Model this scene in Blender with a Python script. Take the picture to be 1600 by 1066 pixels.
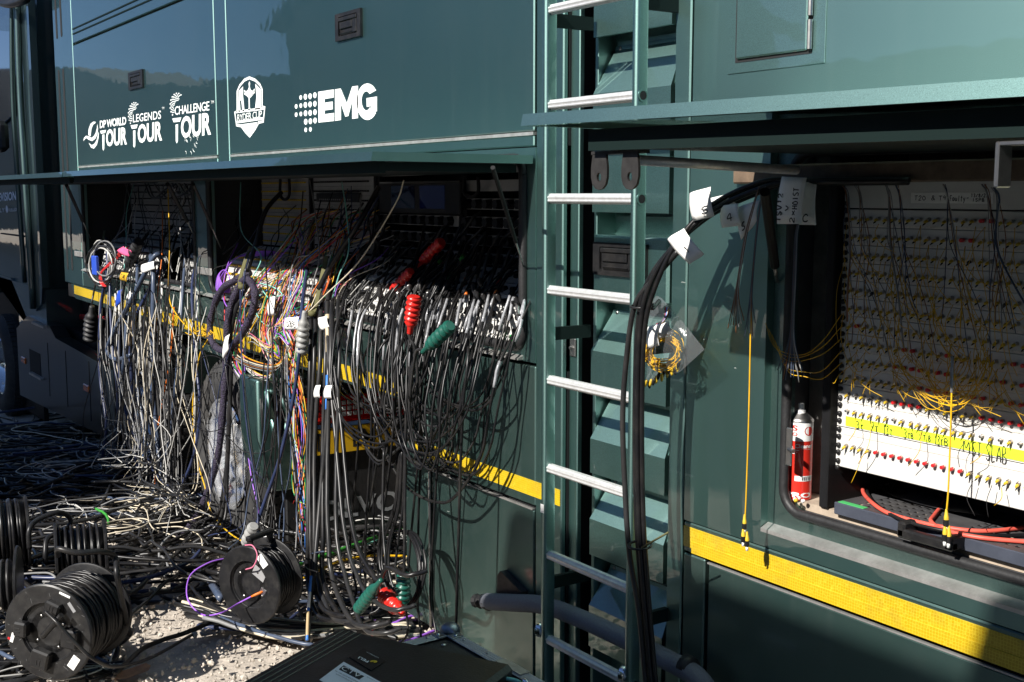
import bpy, math, random
import numpy as np
from mathutils import Vector, Matrix
for o in list(bpy.data.objects):
    bpy.data.objects.remove(o, do_unlink=True)
scene = bpy.context.scene
COL = scene.collection
RAD = math.radians
rnd = random.Random(11)

# ---------------------------------------------------------------- camera
FPX = 1830.0                       # focal length in pixels of a 1600 px wide frame
PITCH = math.atan((533 - 304) / FPX)
YAW = math.atan(1250 * math.cos(PITCH) / FPX)     # angle between the trailer side and the view axis
CAM = np.array((0.0, -2.25, 1.78))
cam_d = bpy.data.cameras.new('camera'); cam = bpy.data.objects.new('camera', cam_d); COL.objects.link(cam)
cam.location = CAM
cam.rotation_euler = (math.pi / 2 - PITCH, 0, math.pi / 2 - YAW)
cam_d.sensor_width = 36.0; cam_d.lens = FPX / 1600 * 36.0
cam_d.clip_start = 0.05; cam_d.clip_end = 2000
scene.camera = cam

# ---------------------------------------------------------------- sky, sun, exposure
SUN_TO = Vector((-0.12, 0.76, -0.567)).normalized()      # direction in which the light travels
world = bpy.data.worlds.new('World'); scene.world = world; world.use_nodes = True
wn = world.node_tree.nodes; wl = world.node_tree.links
sky = wn.new('ShaderNodeTexSky'); sky.sky_type = 'NISHITA'; sky.sun_disc = False
sky.sun_elevation = math.asin(-SUN_TO.z)
sky.sun_rotation = math.atan2(-SUN_TO.x, -SUN_TO.y)
sky.altitude = 1500; sky.dust_density = 0.0; sky.ozone_density = 4.0; sky.air_density = 0.65
wl.new(sky.outputs[0], wn['Background'].inputs[0]); wn['Background'].inputs[1].default_value = 0.07
sd = bpy.data.lights.new('sun', 'SUN'); sun = bpy.data.objects.new('sun', sd); COL.objects.link(sun)
sd.energy = 5.0; sd.angle = RAD(0.53); sd.color = (1.0, 0.955, 0.89)
sun.rotation_euler = SUN_TO.to_track_quat('-Z', 'Y').to_euler(); sun.location = (3, -20, 18)
scene.view_settings.view_transform = 'Standard'; scene.view_settings.look = 'None'
scene.view_settings.exposure = 0.8; scene.view_settings.gamma = 1.0
scene.view_settings.use_curve_mapping = False
scene.cycles.use_denoising = True
scene.cycles.max_bounces = 8; scene.cycles.transparent_max_bounces = 16
scene.cycles.sample_clamp_indirect = 6.0

# ---------------------------------------------------------------- measuring helpers: a point of the photograph at a known depth
_fh = np.array((-math.cos(YAW), math.sin(YAW), 0)); _rt = np.array((math.sin(YAW), math.cos(YAW), 0))
_fw = _fh * math.cos(PITCH) - np.array((0, 0, math.sin(PITCH))); _up = _fh * math.sin(PITCH) + np.array((0, 0, math.cos(PITCH)))
def _ray(x, y): return _fw * FPX + _rt * (x - 800) + _up * (533 - y)
def P(x, y, Y=0.0):
    d = _ray(x, y); return CAM + d * ((Y - CAM[1]) / d[1])
def G(x, y, Z=0.0):
    d = _ray(x, y); return CAM + d * ((Z - CAM[2]) / d[2])
def PX(x, y, X):
    d = _ray(x, y); return CAM + d * ((X - CAM[0]) / d[0])
def PD(x, y, D):
    d = _ray(x, y); return CAM + d * (D / FPX)

# ---------------------------------------------------------------- materials
def mat(name, col, rough=0.5, metal=0.0, coat=0.0, var=0.0, vscale=20.0, bump=0.0, bscale=60.0, spec=0.5,
        dust=0.0, dscale=3.0, dcol=(0.32, 0.28, 0.23), trans=0.0, alpha=1.0, emit=None, estr=0.0, sheen=0.0, coat_rough=0.03, rvar=0.0):
    m = bpy.data.materials.new(name); m.use_nodes = True
    nt = m.node_tree; N = nt.nodes; L = nt.links; b = N['Principled BSDF']
    b.inputs['Roughness'].default_value = rough; b.inputs['Metallic'].default_value = metal
    b.inputs['Coat Weight'].default_value = coat; b.inputs['Coat Roughness'].default_value = coat_rough
    b.inputs['Specular IOR Level'].default_value = spec
    b.inputs['Transmission Weight'].default_value = trans; b.inputs['Alpha'].default_value = alpha
    b.inputs['Base Color'].default_value = (*col, 1)
    if sheen: b.inputs['Sheen Weight'].default_value = sheen
    if emit: b.inputs['Emission Color'].default_value = (*emit, 1); b.inputs['Emission Strength'].default_value = estr
    tc = N.new('ShaderNodeTexCoord'); geo = N.new('ShaderNodeNewGeometry')
    src = None
    if var or rvar:
        n = N.new('ShaderNodeTexNoise'); n.inputs['Scale'].default_value = vscale; n.inputs['Detail'].default_value = 6
        n.inputs['Roughness'].default_value = 0.65
        L.new(geo.outputs['Position'], n.inputs['Vector'])
    if var:
        r = N.new('ShaderNodeValToRGB')
        r.color_ramp.elements[0].position = 0.3; r.color_ramp.elements[1].position = 0.7
        r.color_ramp.elements[0].color = (*[max(0, c * (1 - var)) for c in col], 1)
        r.color_ramp.elements[1].color = (*[min(1, c * (1 + var)) for c in col], 1)
        L.new(n.outputs['Fac'], r.inputs[0]); src = r.outputs[0]
    if rvar:
        mr = N.new('ShaderNodeMapRange'); mr.inputs[1].default_value = 0.3; mr.inputs[2].default_value = 0.7
        mr.inputs[3].default_value = max(0.02, rough - rvar); mr.inputs[4].default_value = min(1, rough + rvar)
        L.new(n.outputs['Fac'], mr.inputs[0]); L.new(mr.outputs[0], b.inputs['Roughness'])
    if dust:
        n2 = N.new('ShaderNodeTexNoise'); n2.inputs['Scale'].default_value = dscale; n2.inputs['Detail'].default_value = 9
        n2.inputs['Roughness'].default_value = 0.72; L.new(geo.outputs['Position'], n2.inputs['Vector'])
        mr2 = N.new('ShaderNodeMapRange'); mr2.inputs[1].default_value = 0.45; mr2.inputs[2].default_value = 0.78
        mr2.inputs[4].default_value = dust; L.new(n2.outputs['Fac'], mr2.inputs[0])
        mx = N.new('ShaderNodeMix'); mx.data_type = 'RGBA'
        mx.inputs[6].default_value = (*col, 1); mx.inputs[7].default_value = (*dcol, 1)
        if src: L.new(src, mx.inputs[6])
        L.new(mr2.outputs[0], mx.inputs[0]); src = mx.outputs[2]
    if src: L.new(src, b.inputs['Base Color'])
    if bump:
        n3 = N.new('ShaderNodeTexNoise'); n3.inputs['Scale'].default_value = bscale; n3.inputs['Detail'].default_value = 5
        L.new(geo.outputs['Position'], n3.inputs['Vector'])
        bp = N.new('ShaderNodeBump'); bp.inputs['Strength'].default_value = bump; bp.inputs['Distance'].default_value = 0.01
        L.new(n3.outputs['Fac'], bp.inputs['Height']); L.new(bp.outputs[0], b.inputs['Normal'])
    return m

def paint_mat(name, col, dirt=0.0, flake=1.0):
    """metallic green lorry paint: flake layer under a clear lacquer, with a faint film of dust"""
    m = mat(name, col, rough=0.5, metal=0.0, coat=1.0, coat_rough=0.02, spec=0.2)
    nt = m.node_tree; N = nt.nodes; L = nt.links; b = N['Principled BSDF']
    b.inputs['Coat IOR'].default_value = 1.55
    geo = N.new('ShaderNodeNewGeometry')
    fl = N.new('ShaderNodeTexNoise'); fl.inputs['Scale'].default_value = 900; fl.inputs['Detail'].default_value = 1
    L.new(geo.outputs['Position'], fl.inputs['Vector'])
    r = N.new('ShaderNodeValToRGB'); r.color_ramp.elements[0].position = 0.25; r.color_ramp.elements[1].position = 0.75
    r.color_ramp.elements[0].color = (*[c * 0.75 for c in col], 1); r.color_ramp.elements[1].color = (*[c * 1.3 for c in col], 1)
    L.new(fl.outputs['Fac'], r.inputs[0])
    n2 = N.new('ShaderNodeTexNoise'); n2.inputs['Scale'].default_value = 2.2; n2.inputs['Detail'].default_value = 10; n2.inputs['Roughness'].default_value = 0.7
    L.new(geo.outputs['Position'], n2.inputs['Vector'])
    mr = N.new('ShaderNodeMapRange'); mr.inputs[1].default_value = 0.4; mr.inputs[2].default_value = 0.8
    mr.inputs[3].default_value = 0.0 + dirt * 0.25; mr.inputs[4].default_value = 0.05 + dirt; L.new(n2.outputs['Fac'], mr.inputs[0])
    mx = N.new('ShaderNodeMix'); mx.data_type = 'RGBA'; mx.inputs[7].default_value = (0.10, 0.105, 0.09, 1)
    L.new(r.outputs[0], mx.inputs[6]); L.new(mr.outputs[0], mx.inputs[0]); L.new(mx.outputs[2], b.inputs['Base Color'])
    # fine scuffs: specks in the lacquer
    sp = N.new('ShaderNodeTexVoronoi'); sp.inputs['Scale'].default_value = 38; L.new(geo.outputs['Position'], sp.inputs['Vector'])
    lt = N.new('ShaderNodeMath'); lt.operation = 'LESS_THAN'; lt.inputs[1].default_value = 0.045
    L.new(sp.outputs['Distance'], lt.inputs[0])
    mx2 = N.new('ShaderNodeMix'); mx2.data_type = 'RGBA'; mx2.inputs[7].default_value = (0.22, 0.23, 0.21, 1)
    ml = N.new('ShaderNodeMath'); ml.operation = 'MULTIPLY'; ml.inputs[1].default_value = 0.16 + 0.5 * dirt
    L.new(lt.outputs[0], ml.inputs[0]); L.new(ml.outputs[0], mx2.inputs[0]); L.new(mx.outputs[2], mx2.inputs[6]); L.new(mx2.outputs[2], b.inputs['Base Color'])
    mp = N.new('ShaderNodeMapping'); mp.inputs['Scale'].default_value = (26, 26, 0.8); L.new(geo.outputs['Position'], mp.inputs['Vector'])
    st = N.new('ShaderNodeTexNoise'); st.inputs['Scale'].default_value = 1.0; st.inputs['Detail'].default_value = 4; L.new(mp.outputs[0], st.inputs['Vector'])
    sr = N.new('ShaderNodeMapRange'); sr.inputs[1].default_value = 0.55; sr.inputs[2].default_value = 0.8; sr.inputs[4].default_value = 0.10 + dirt * 0.6; L.new(st.outputs['Fac'], sr.inputs[0])
    mx3 = N.new('ShaderNodeMix'); mx3.data_type = 'RGBA'; mx3.inputs[7].default_value = (0.06, 0.075, 0.068, 1); L.new(mx2.outputs[2], mx3.inputs[6]); L.new(sr.outputs[0], mx3.inputs[0]); L.new(mx3.outputs[2], b.inputs['Base Color'])
    # slight orange-peel / panel waviness
    wv = N.new('ShaderNodeTexNoise'); wv.inputs['Scale'].default_value = 5.0; wv.inputs['Detail'].default_value = 2
    L.new(geo.outputs['Position'], wv.inputs['Vector'])
    bp = N.new('ShaderNodeBump'); bp.inputs['Strength'].default_value = 0.05; bp.inputs['Distance'].default_value = 0.02
    L.new(wv.outputs['Fac'], bp.inputs['Height']); L.new(bp.outputs[0], b.inputs['Coat Normal'])
    # aluminium flake layer: a broad soft lobe round the sun's mirror direction
    gl = N.new('ShaderNodeBsdfGlossy'); gl.distribution = 'BECKMANN'; gl.inputs['Roughness'].default_value = 0.56
    fr = N.new('ShaderNodeValToRGB'); fr.color_ramp.elements[0].position = 0.2; fr.color_ramp.elements[1].position = 0.8
    B = [flake * c for c in (0.140, 0.235, 0.218)]; fr.color_ramp.elements[0].color = (*[c * 0.6 for c in B], 1); fr.color_ramp.elements[1].color = (*[c * 1.5 for c in B], 1)
    L.new(fl.outputs['Fac'], fr.inputs[0]); L.new(fr.outputs[0], gl.inputs['Color'])
    ad = N.new('ShaderNodeAddShader'); L.new(b.outputs[0], ad.inputs[0]); L.new(gl.outputs[0], ad.inputs[1]); L.new(ad.outputs[0], N['Material Output'].inputs['Surface'])
    if dirt:
        b.inputs['Coat Weight'].default_value = 0.6
        cr = N.new('ShaderNodeMapRange'); cr.inputs[1].default_value = 0.4; cr.inputs[2].default_value = 0.75
        cr.inputs[3].default_value = 0.03; cr.inputs[4].default_value = 0.25; L.new(n2.outputs['Fac'], cr.inputs[0])
        L.new(cr.outputs[0], b.inputs['Coat Roughness'])
    return m

M = {}
PAINT = (0.0065, 0.0190, 0.0170)
M['paint'] = paint_mat('green_paint', PAINT)
M['paint_low'] = paint_mat('green_paint_dusty', PAINT, dirt=0.13, flake=0.55)
M['paint_dark'] = mat('dark_green_paint', (0.006, 0.014, 0.013), 0.6, 0.0, spec=0.15)
M['white'] = mat('white_vinyl', (0.80, 0.80, 0.78), 0.4)
M['gap'] = mat('black_gap', (0.008, 0.008, 0.009), 0.8)
M['rubber'] = mat('black_rubber', (0.014, 0.014, 0.015), 0.55, var=0.3, vscale=40, bump=0.1, bscale=90)
M['blackplastic'] = mat('black_plastic', (0.010, 0.010, 0.011), 0.4, var=0.2, vscale=60, dust=0.06, dscale=14, spec=0.35)
M['blackmetal'] = mat('black_metal', (0.008, 0.008, 0.009), 0.6, var=0.2, spec=0.2)
M['ribalu'] = mat('ribbed_aluminium', (0.70, 0.70, 0.69), 0.42, 0.55, var=0.12, vscale=60, dust=0.2, dscale=25, dcol=(0.35, 0.33, 0.3))
M['alu'] = mat('aluminium', (0.72, 0.72, 0.72), 0.32, 1.0, var=0.12, vscale=50)
M['alu_dull'] = mat('dull_aluminium', (0.50, 0.49, 0.47), 0.5, 0.8, var=0.25, vscale=18, dust=0.25, dscale=10)
M['chrome'] = mat('chrome', (0.82, 0.82, 0.83), 0.12, 1.0)
M['steel'] = mat('steel', (0.42, 0.41, 0.40), 0.36, 1.0, var=0.2, vscale=30)
M['darksteel'] = mat('dark_steel', (0.06, 0.057, 0.055), 0.45, 0.6, var=0.3, vscale=40)
M['panelwhite'] = mat('white_panel', (0.58, 0.57, 0.545), 0.45, var=0.05, vscale=30)
M['panelgrey'] = mat('grey_panel', (0.27, 0.27, 0.275), 0.45, var=0.08, vscale=20)
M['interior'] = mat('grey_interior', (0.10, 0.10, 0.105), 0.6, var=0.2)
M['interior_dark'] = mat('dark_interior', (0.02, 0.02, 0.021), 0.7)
M['timber'] = mat('raw_timber', (0.11, 0.075, 0.048), 0.7, var=0.4, vscale=26)
M['paper'] = mat('white_paper', (0.82, 0.81, 0.78), 0.75, var=0.04, vscale=80)
M['ink'] = mat('black_ink', (0.012, 0.012, 0.014), 0.6)
M['redplastic'] = mat('red_rubber', (0.55, 0.018, 0.012), 0.32, var=0.12, vscale=60)
M['greenrubber'] = mat('green_rubber', (0.010, 0.085, 0.062), 0.34, var=0.12, vscale=60)
M['greyrubber'] = mat('grey_rubber', (0.30, 0.30, 0.29), 0.5, var=0.1, vscale=60)
M['highlighter'] = mat('yellow_green_tape', (0.66, 0.85, 0.03), 0.55)
M['greentape'] = mat('green_tape', (0.07, 0.42, 0.13), 0.5)
M['foam'] = mat('grey_foam', (0.16, 0.17, 0.20), 0.9, var=0.15, vscale=200, bump=0.3, bscale=300)
M['clear'] = mat('clear_polythene', (0.30, 0.32, 0.34), 0.16, alpha=0.13, spec=1.0, bump=0.35, bscale=30)
def reflective():
    m = mat('yellow_reflective_tape', (0.50, 0.33, 0.008), 0.4, coat=0.3)
    nt = m.node_tree; N = nt.nodes; L = nt.links; b = N['Principled BSDF']; geo = N.new('ShaderNodeNewGeometry')
    v = N.new('ShaderNodeTexVoronoi'); v.inputs['Scale'].default_value = 130; v.feature = 'DISTANCE_TO_EDGE'; v.inputs['Randomness'].default_value = 0.15
    L.new(geo.outputs['Position'], v.inputs['Vector'])
    r = N.new('ShaderNodeValToRGB'); r.color_ramp.elements[0].position = 0.02; r.color_ramp.elements[1].position = 0.14
    r.color_ramp.elements[0].color = (0.62, 0.46, 0.03, 1); r.color_ramp.elements[1].color = (0.46, 0.295, 0.003, 1)
    L.new(v.outputs['Distance'], r.inputs[0]); n = N.new('ShaderNodeTexNoise'); n.inputs['Scale'].default_value = 7; n.inputs['Detail'].default_value = 8; n.inputs['Roughness'].default_value = 0.75; L.new(geo.outputs['Position'], n.inputs['Vector'])
    mr = N.new('ShaderNodeMapRange'); mr.inputs[1].default_value = 0.5; mr.inputs[2].default_value = 0.75; mr.inputs[4].default_value = 0.55; L.new(n.outputs['Fac'], mr.inputs[0])
    mx = N.new('ShaderNodeMix'); mx.data_type = 'RGBA'; mx.inputs[7].default_value = (0.20, 0.14, 0.03, 1); L.new(r.outputs[0], mx.inputs[6]); L.new(mr.outputs[0], mx.inputs[0]); L.new(mx.outputs[2], b.inputs['Base Color'])
    return m
M['yellowtape'] = reflective()
CABLE = {}
def cable_mat(key, col, rough=0.42):
    CABLE[key] = mat(key + '_cable_jacket', col, 0.33 if sum(col) < .3 else rough, spec=0.32, var=0.22, vscale=14, dust=0.07 if sum(col) < 0.3 else 0.04, dscale=9)
for k, c in dict(black=(0.008, 0.008, 0.009), charcoal=(0.020, 0.020, 0.021), grey=(0.20, 0.20, 0.20), white=(0.52, 0.51, 0.48),
                 cream=(0.60, 0.53, 0.40), navy=(0.025, 0.035, 0.085), blue=(0.05, 0.20, 0.62), slate=(0.055, 0.075, 0.12), purple=(0.25, 0.09, 0.56), violet=(0.30, 0.11, 0.58),
                 yellow=(0.66, 0.38, 0.012), orange=(0.62, 0.15, 0.02), red=(0.50, 0.02, 0.02), green=(0.03, 0.33, 0.11), brown=(0.20, 0.08, 0.03),
                 pink=(0.60, 0.16, 0.26), teal=(0.22, 0.55, 0.48), salmon=(0.66, 0.10, 0.07), lime=(0.04, 0.26, 0.035)).items():
    cable_mat(k, c)

# ---------------------------------------------------------------- mesh helpers
class Geo:
    def __init__(s): s.v = []; s.f = []; s.n = 0
    def add(s, v, f):
        v = np.asarray(v, float).reshape(-1, 3); s.v.append(v)
        k = s.n; s.f.extend([tuple(i + k for i in q) for q in f]); s.n += len(v); return s
    def box(s, x0, x1, y0, y1, z0, z1, c=0.0):
        if c <= 0:
            v = [(x, y, z) for x in (x0, x1) for y in (y0, y1) for z in (z0, z1)]
            return s.add(v, [(0, 1, 3, 2), (4, 6, 7, 5), (0, 4, 5, 1), (2, 3, 7, 6), (0, 2, 6, 4), (1, 5, 7, 3)])
        c = min(c, abs(x1 - x0) / 2.01, abs(y1 - y0) / 2.01, abs(z1 - z0) / 2.01)
        X = (x0, x1); Y = (y0, y1); Z = (z0, z1); v = []; idx = {}
        for i in (0, 1):
            for j in (0, 1):
                for k in (0, 1):
                    sx, sy, sz = (1, -1)[i], (1, -1)[j], (1, -1)[k]
                    for ax in range(3):
                        q = [X[i] + sx * c, Y[j] + sy * c, Z[k] + sz * c]
                        q[ax] = (X[i], Y[j], Z[k])[ax]
                        idx[(i, j, k, ax)] = len(v); v.append(q)
        f = []
        for ax in range(3):
            for s_ in (0, 1):
                a, b_ = [t for t in range(3) if t != ax]; ring = []
                for (p, q) in ((0, 0), (1, 0), (1, 1), (0, 1)):
                    t = [0, 0, 0]; t[ax] = s_; t[a] = p; t[b_] = q; ring.append(idx[(*t, ax)])
                f.append(tuple(ring))
        for ax in range(3):                      # edges along ax
            a, b_ = [t for t in range(3) if t != ax]
            for p in (0, 1):
                for q in (0, 1):
                    t0 = [0, 0, 0]; t1 = [0, 0, 0]; t0[a] = t1[a] = p; t0[b_] = t1[b_] = q; t1[ax] = 1
                    f.append((idx[(*t0, a)], idx[(*t1, a)], idx[(*t1, b_)], idx[(*t0, b_)]))
        for i in (0, 1):
            for j in (0, 1):
                for k in (0, 1): f.append(tuple(idx[(i, j, k, ax)] for ax in range(3)))
        return s.add(v, f)
    def obox(s, center, ax, ay, az, hx, hy, hz, c=0.0):
        g = Geo().box(-hx, hx, -hy, hy, -hz, hz, c); v = np.vstack(g.v)
        A = np.array([np.asarray(ax, float), np.asarray(ay, float), np.asarray(az, float)])
        return s.add(np.asarray(center, float) + v @ A, g.f)
    def tube(s, pts, r, n=6, caps=True):
        v, f = tube_geo(pts, r, n, caps); return s.add(v, f)
    def lathe(s, prof, origin, axis, n=16, up=None):
        """prof: (radius, distance along axis)"""
        axis = np.asarray(axis, float); axis = axis / np.linalg.norm(axis)
        h = np.array((0, 0, 1.0)) if abs(axis[2]) < 0.9 else np.array((1.0, 0, 0))
        if up is not None: h = np.asarray(up, float)
        u = np.cross(h, axis); u /= np.linalg.norm(u); w = np.cross(axis, u)
        v = []; f = []
        for (r, d) in prof:
            for k in range(n):
                a = 2 * math.pi * k / n
                v.append(np.asarray(origin, float) + axis * d + (u * math.cos(a) + w * math.sin(a)) * r)
        for i in range(len(prof) - 1):
            for k in range(n):
                f.append((i * n + k, i * n + (k + 1) % n, (i + 1) * n + (k + 1) % n, (i + 1) * n + k))
        f.append(tuple(range(n - 1, -1, -1))); f.append(tuple(range((len(prof) - 1) * n, len(prof) * n)))
        return s.add(v, f)
    def prism(s, poly, y0, y1):
        """poly of (x, z), extruded along y"""
        n = len(poly); v = [(x, y0, z) for x, z in poly] + [(x, y1, z) for x, z in poly]
        f = [tuple(range(n)), tuple(range(2 * n - 1, n - 1, -1))] + [(i, i + n, (i + 1) % n + n, (i + 1) % n) for i in range(n)]
        return s.add(v, f)
    def prism_x(s, poly, x0, x1):
        """poly of (y, z), extruded along x"""
        n = len(poly); v = [(x0, y, z) for y, z in poly] + [(x1, y, z) for y, z in poly]
        f = [tuple(range(n)), tuple(range(2 * n - 1, n - 1, -1))] + [(i, i + n, (i + 1) % n + n, (i + 1) % n) for i in range(n)]
        return s.add(v, f)
    def obj(s, name, material, parent=None, smooth=False, local=False, angle=None):
        return mk(name, np.vstack(s.v), s.f, material, parent, smooth, local, angle)

def mesh_from(name, v, f, material, smooth=False, angle=None):
    me = bpy.data.meshes.new(name); me.from_pydata(np.asarray(v).tolist(), [], f); me.validate()
    if material is not None: me.materials.append(material)
    if smooth:
        me.polygons.foreach_set('use_smooth', [True] * len(me.polygons))
        if angle is not None: me.set_sharp_from_angle(angle=RAD(angle))
    me.update(); return me

def mk(name, v, f, material, parent=None, smooth=False, local=False, angle=None):
    v = np.asarray(v, float)
    loc = (0, 0, 0)
    if parent is not None and not local: v = v - np.array(worldloc(parent))
    if parent is None and not local:
        mn = v.min(0); mx = v.max(0); loc = ((mn[0] + mx[0]) / 2, (mn[1] + mx[1]) / 2, mn[2]); v = v - np.array(loc)
    me = mesh_from(name, v, f, material, smooth, angle)
    o = bpy.data.objects.new(name, me); COL.objects.link(o); o.location = loc
    if parent is not None: o.parent = parent
    return o
def worldloc(o):
    p = Vector((0, 0, 0))
    while o is not None: p = p + o.location; o = o.parent
    return p
def tag(o, label, cat=None, group=None, kind=None):
    if label: o['label'] = label
    if cat: o['category'] = cat
    if group: o['group'] = group
    if kind: o['kind'] = kind
    return o
def thing(name, label, cat, loc=(0, 0, 0), group=None, rot=None):
    o = bpy.data.objects.new(name, None); COL.objects.link(o); o.location = tuple(loc); o.empty_display_size = 0.1
    if rot is not None: o.rotation_euler = rot
    return tag(o, label, cat, group)
def inst(name, me, loc, parent, rot=None, scale=None):
    o = bpy.data.objects.new(name, me); COL.objects.link(o); o.parent = parent
    o.location = Vector(tuple(loc)) - worldloc(parent)
    if rot is not None: o.rotation_euler = rot
    if scale is not None: o.scale = scale
    return o

def smooth_path(pts, per=8):
    p = np.asarray([np.asarray(q, float) for q in pts]); n = len(p)
    if n < 3:
        t = np.linspace(0, 1, per + 1)[:, None]; return p[0] * (1 - t) + p[1] * t
    e = np.vstack([2 * p[0] - p[1], p, 2 * p[-1] - p[-2]]); out = []
    for i in range(n - 1):
        a, b, c, d = e[i:i + 4]
        for k in range(per):
            t = k / per
            out.append(0.5 * (2 * b + (c - a) * t + (2 * a - 5 * b + 4 * c - d) * t * t + (3 * b - a - 3 * c + d) * t ** 3))
    out.append(p[-1]); return np.array(out)
def tube_geo(pts, r, n=6, caps=True):
    p = np.asarray(pts, float); m = len(p)
    T = np.gradient(p, axis=0); T /= np.maximum(np.linalg.norm(T, axis=1), 1e-9)[:, None]
    rr = np.full(m, r) if np.isscalar(r) else np.asarray(r, float)
    h = np.array((0, 0, 1.0)) if abs(T[0][2]) < 0.9 else np.array((1.0, 0, 0))
    u = np.cross(h, T[0]); u /= np.linalg.norm(u); U = np.empty((m, 3)); U[0] = u
    for i in range(1, m):
        u = u - T[i] * np.dot(u, T[i]); l = math.sqrt(np.dot(u, u)); u = u / l if l > 1e-6 else u; U[i] = u
    W = np.cross(T, U); a = np.linspace(0, 2 * math.pi, n, endpoint=False)
    v = p[:, None, :] + (U[:, None, :] * np.cos(a)[None, :, None] + W[:, None, :] * np.sin(a)[None, :, None]) * rr[:, None, None]
    f = []
    for i in range(m - 1):
        for k in range(n):
            k2 = (k + 1) % n
            f.append((i * n + k, i * n + k2, (i + 1) * n + k2, (i + 1) * n + k))
    if caps: f.append(tuple(range(n - 1, -1, -1))); f.append(tuple(range((m - 1) * n, m * n)))
    return v.reshape(-1, 3), f
def rounded_rect(x0, x1, z0, z1, r, seg=6):
    pts = []
    for (cx, cz, a0) in ((x1 - r, z1 - r, 0), (x0 + r, z1 - r, 90), (x0 + r, z0 + r, 180), (x1 - r, z0 + r, 270)):
        for k in range(seg + 1):
            a = RAD(a0 + 90 * k / seg); pts.append((cx + r * math.cos(a), cz + r * math.sin(a)))
    return pts
def ring_plate(g, outer, inner, y, depth):
    """flat plate with a rounded opening; outer=(x0,x1,z0,z1), inner polygon of (x,z); reveal goes back by depth"""
    x0, x1, z0, z1 = outer; cx = sum(p[0] for p in inner) / len(inner); cz = sum(p[1] for p in inner) / len(inner)
    ix0 = min(p[0] for p in inner); ix1 = max(p[0] for p in inner); iz0 = min(p[1] for p in inner); iz1 = max(p[1] for p in inner)
    def blk(a0, a1, b0, b1):
        if a1 - a0 > 1e-4 and b1 - b0 > 1e-4: g.box(a0, a1, y, y + depth, b0, b1)
    blk(x0, ix0, z0, z1); blk(ix1, x1, z0, z1); blk(ix0, ix1, z0, iz0); blk(ix0, ix1, iz1, z1)
    # corner fillers
    n = len(inner) // 4
    for q, (ccx, ccz) in enumerate(((ix1, iz1), (ix0, iz1), (ix0, iz0), (ix1, iz0))):
        arc = inner[q * n:(q + 1) * n]
        if len(arc) > 2: g.prism([(ccx, ccz)] + list(arc), y + 0.0004, y + depth)
def arc_pts(cx, cy, rx, ry, a0, a1, n=12):
    return [(cx + rx * math.cos(RAD(a0 + (a1 - a0) * k / n)), cy + ry * math.sin(RAD(a0 + (a1 - a0) * k / n))) for k in range(n + 1)]

# lettering ---------------------------------------------------------------
def text_geo(s, bold=0.0, shear=0.0, space=1.0):
    """outline of a word as a flat mesh in a unit box (x 0..1, y 0..1)"""
    cu = bpy.data.curves.new('lettering', 'FONT'); cu.body = s; cu.offset = bold; cu.shear = shear; cu.space_character = space
    cu.resolution_u = 3
    ob = bpy.data.objects.new('lettering', cu); COL.objects.link(ob)
    dg = bpy.context.evaluated_depsgraph_get(); dg.update()
    me = bpy.data.meshes.new_from_object(ob.evaluated_get(dg))
    v = np.array([q.co[:] for q in me.vertices]); f = [tuple(p.vertices) for p in me.polygons]
    bpy.data.objects.remove(ob, do_unlink=True); bpy.data.curves.remove(cu); bpy.data.meshes.remove(me)
    mn = v.min(0); mx = v.max(0); v = v - mn; v[:, 0] /= max(1e-6, mx[0] - mn[0]); v[:, 1] /= max(1e-6, mx[1] - mn[1]); v[:, 2] = 0
    return v, f
def place_uv(v, o, u, w, lift=None):
    """map the unit box to the parallelogram o, o+u, o+w"""
    o = np.asarray(o, float); u = np.asarray(u, float); w = np.asarray(w, float); n = np.cross(u, w); n /= np.linalg.norm(n)
    return o + v[:, :1] * u + v[:, 1:2] * w + n * (lift or 0.0)
def letters(g, s, o, u, w, lift=0.001, bold=0.0, shear=0.0, space=1.0):
    v, f = text_geo(s, bold, shear, space); g.add(place_uv(v, o, u, w, lift), f); return g
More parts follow.
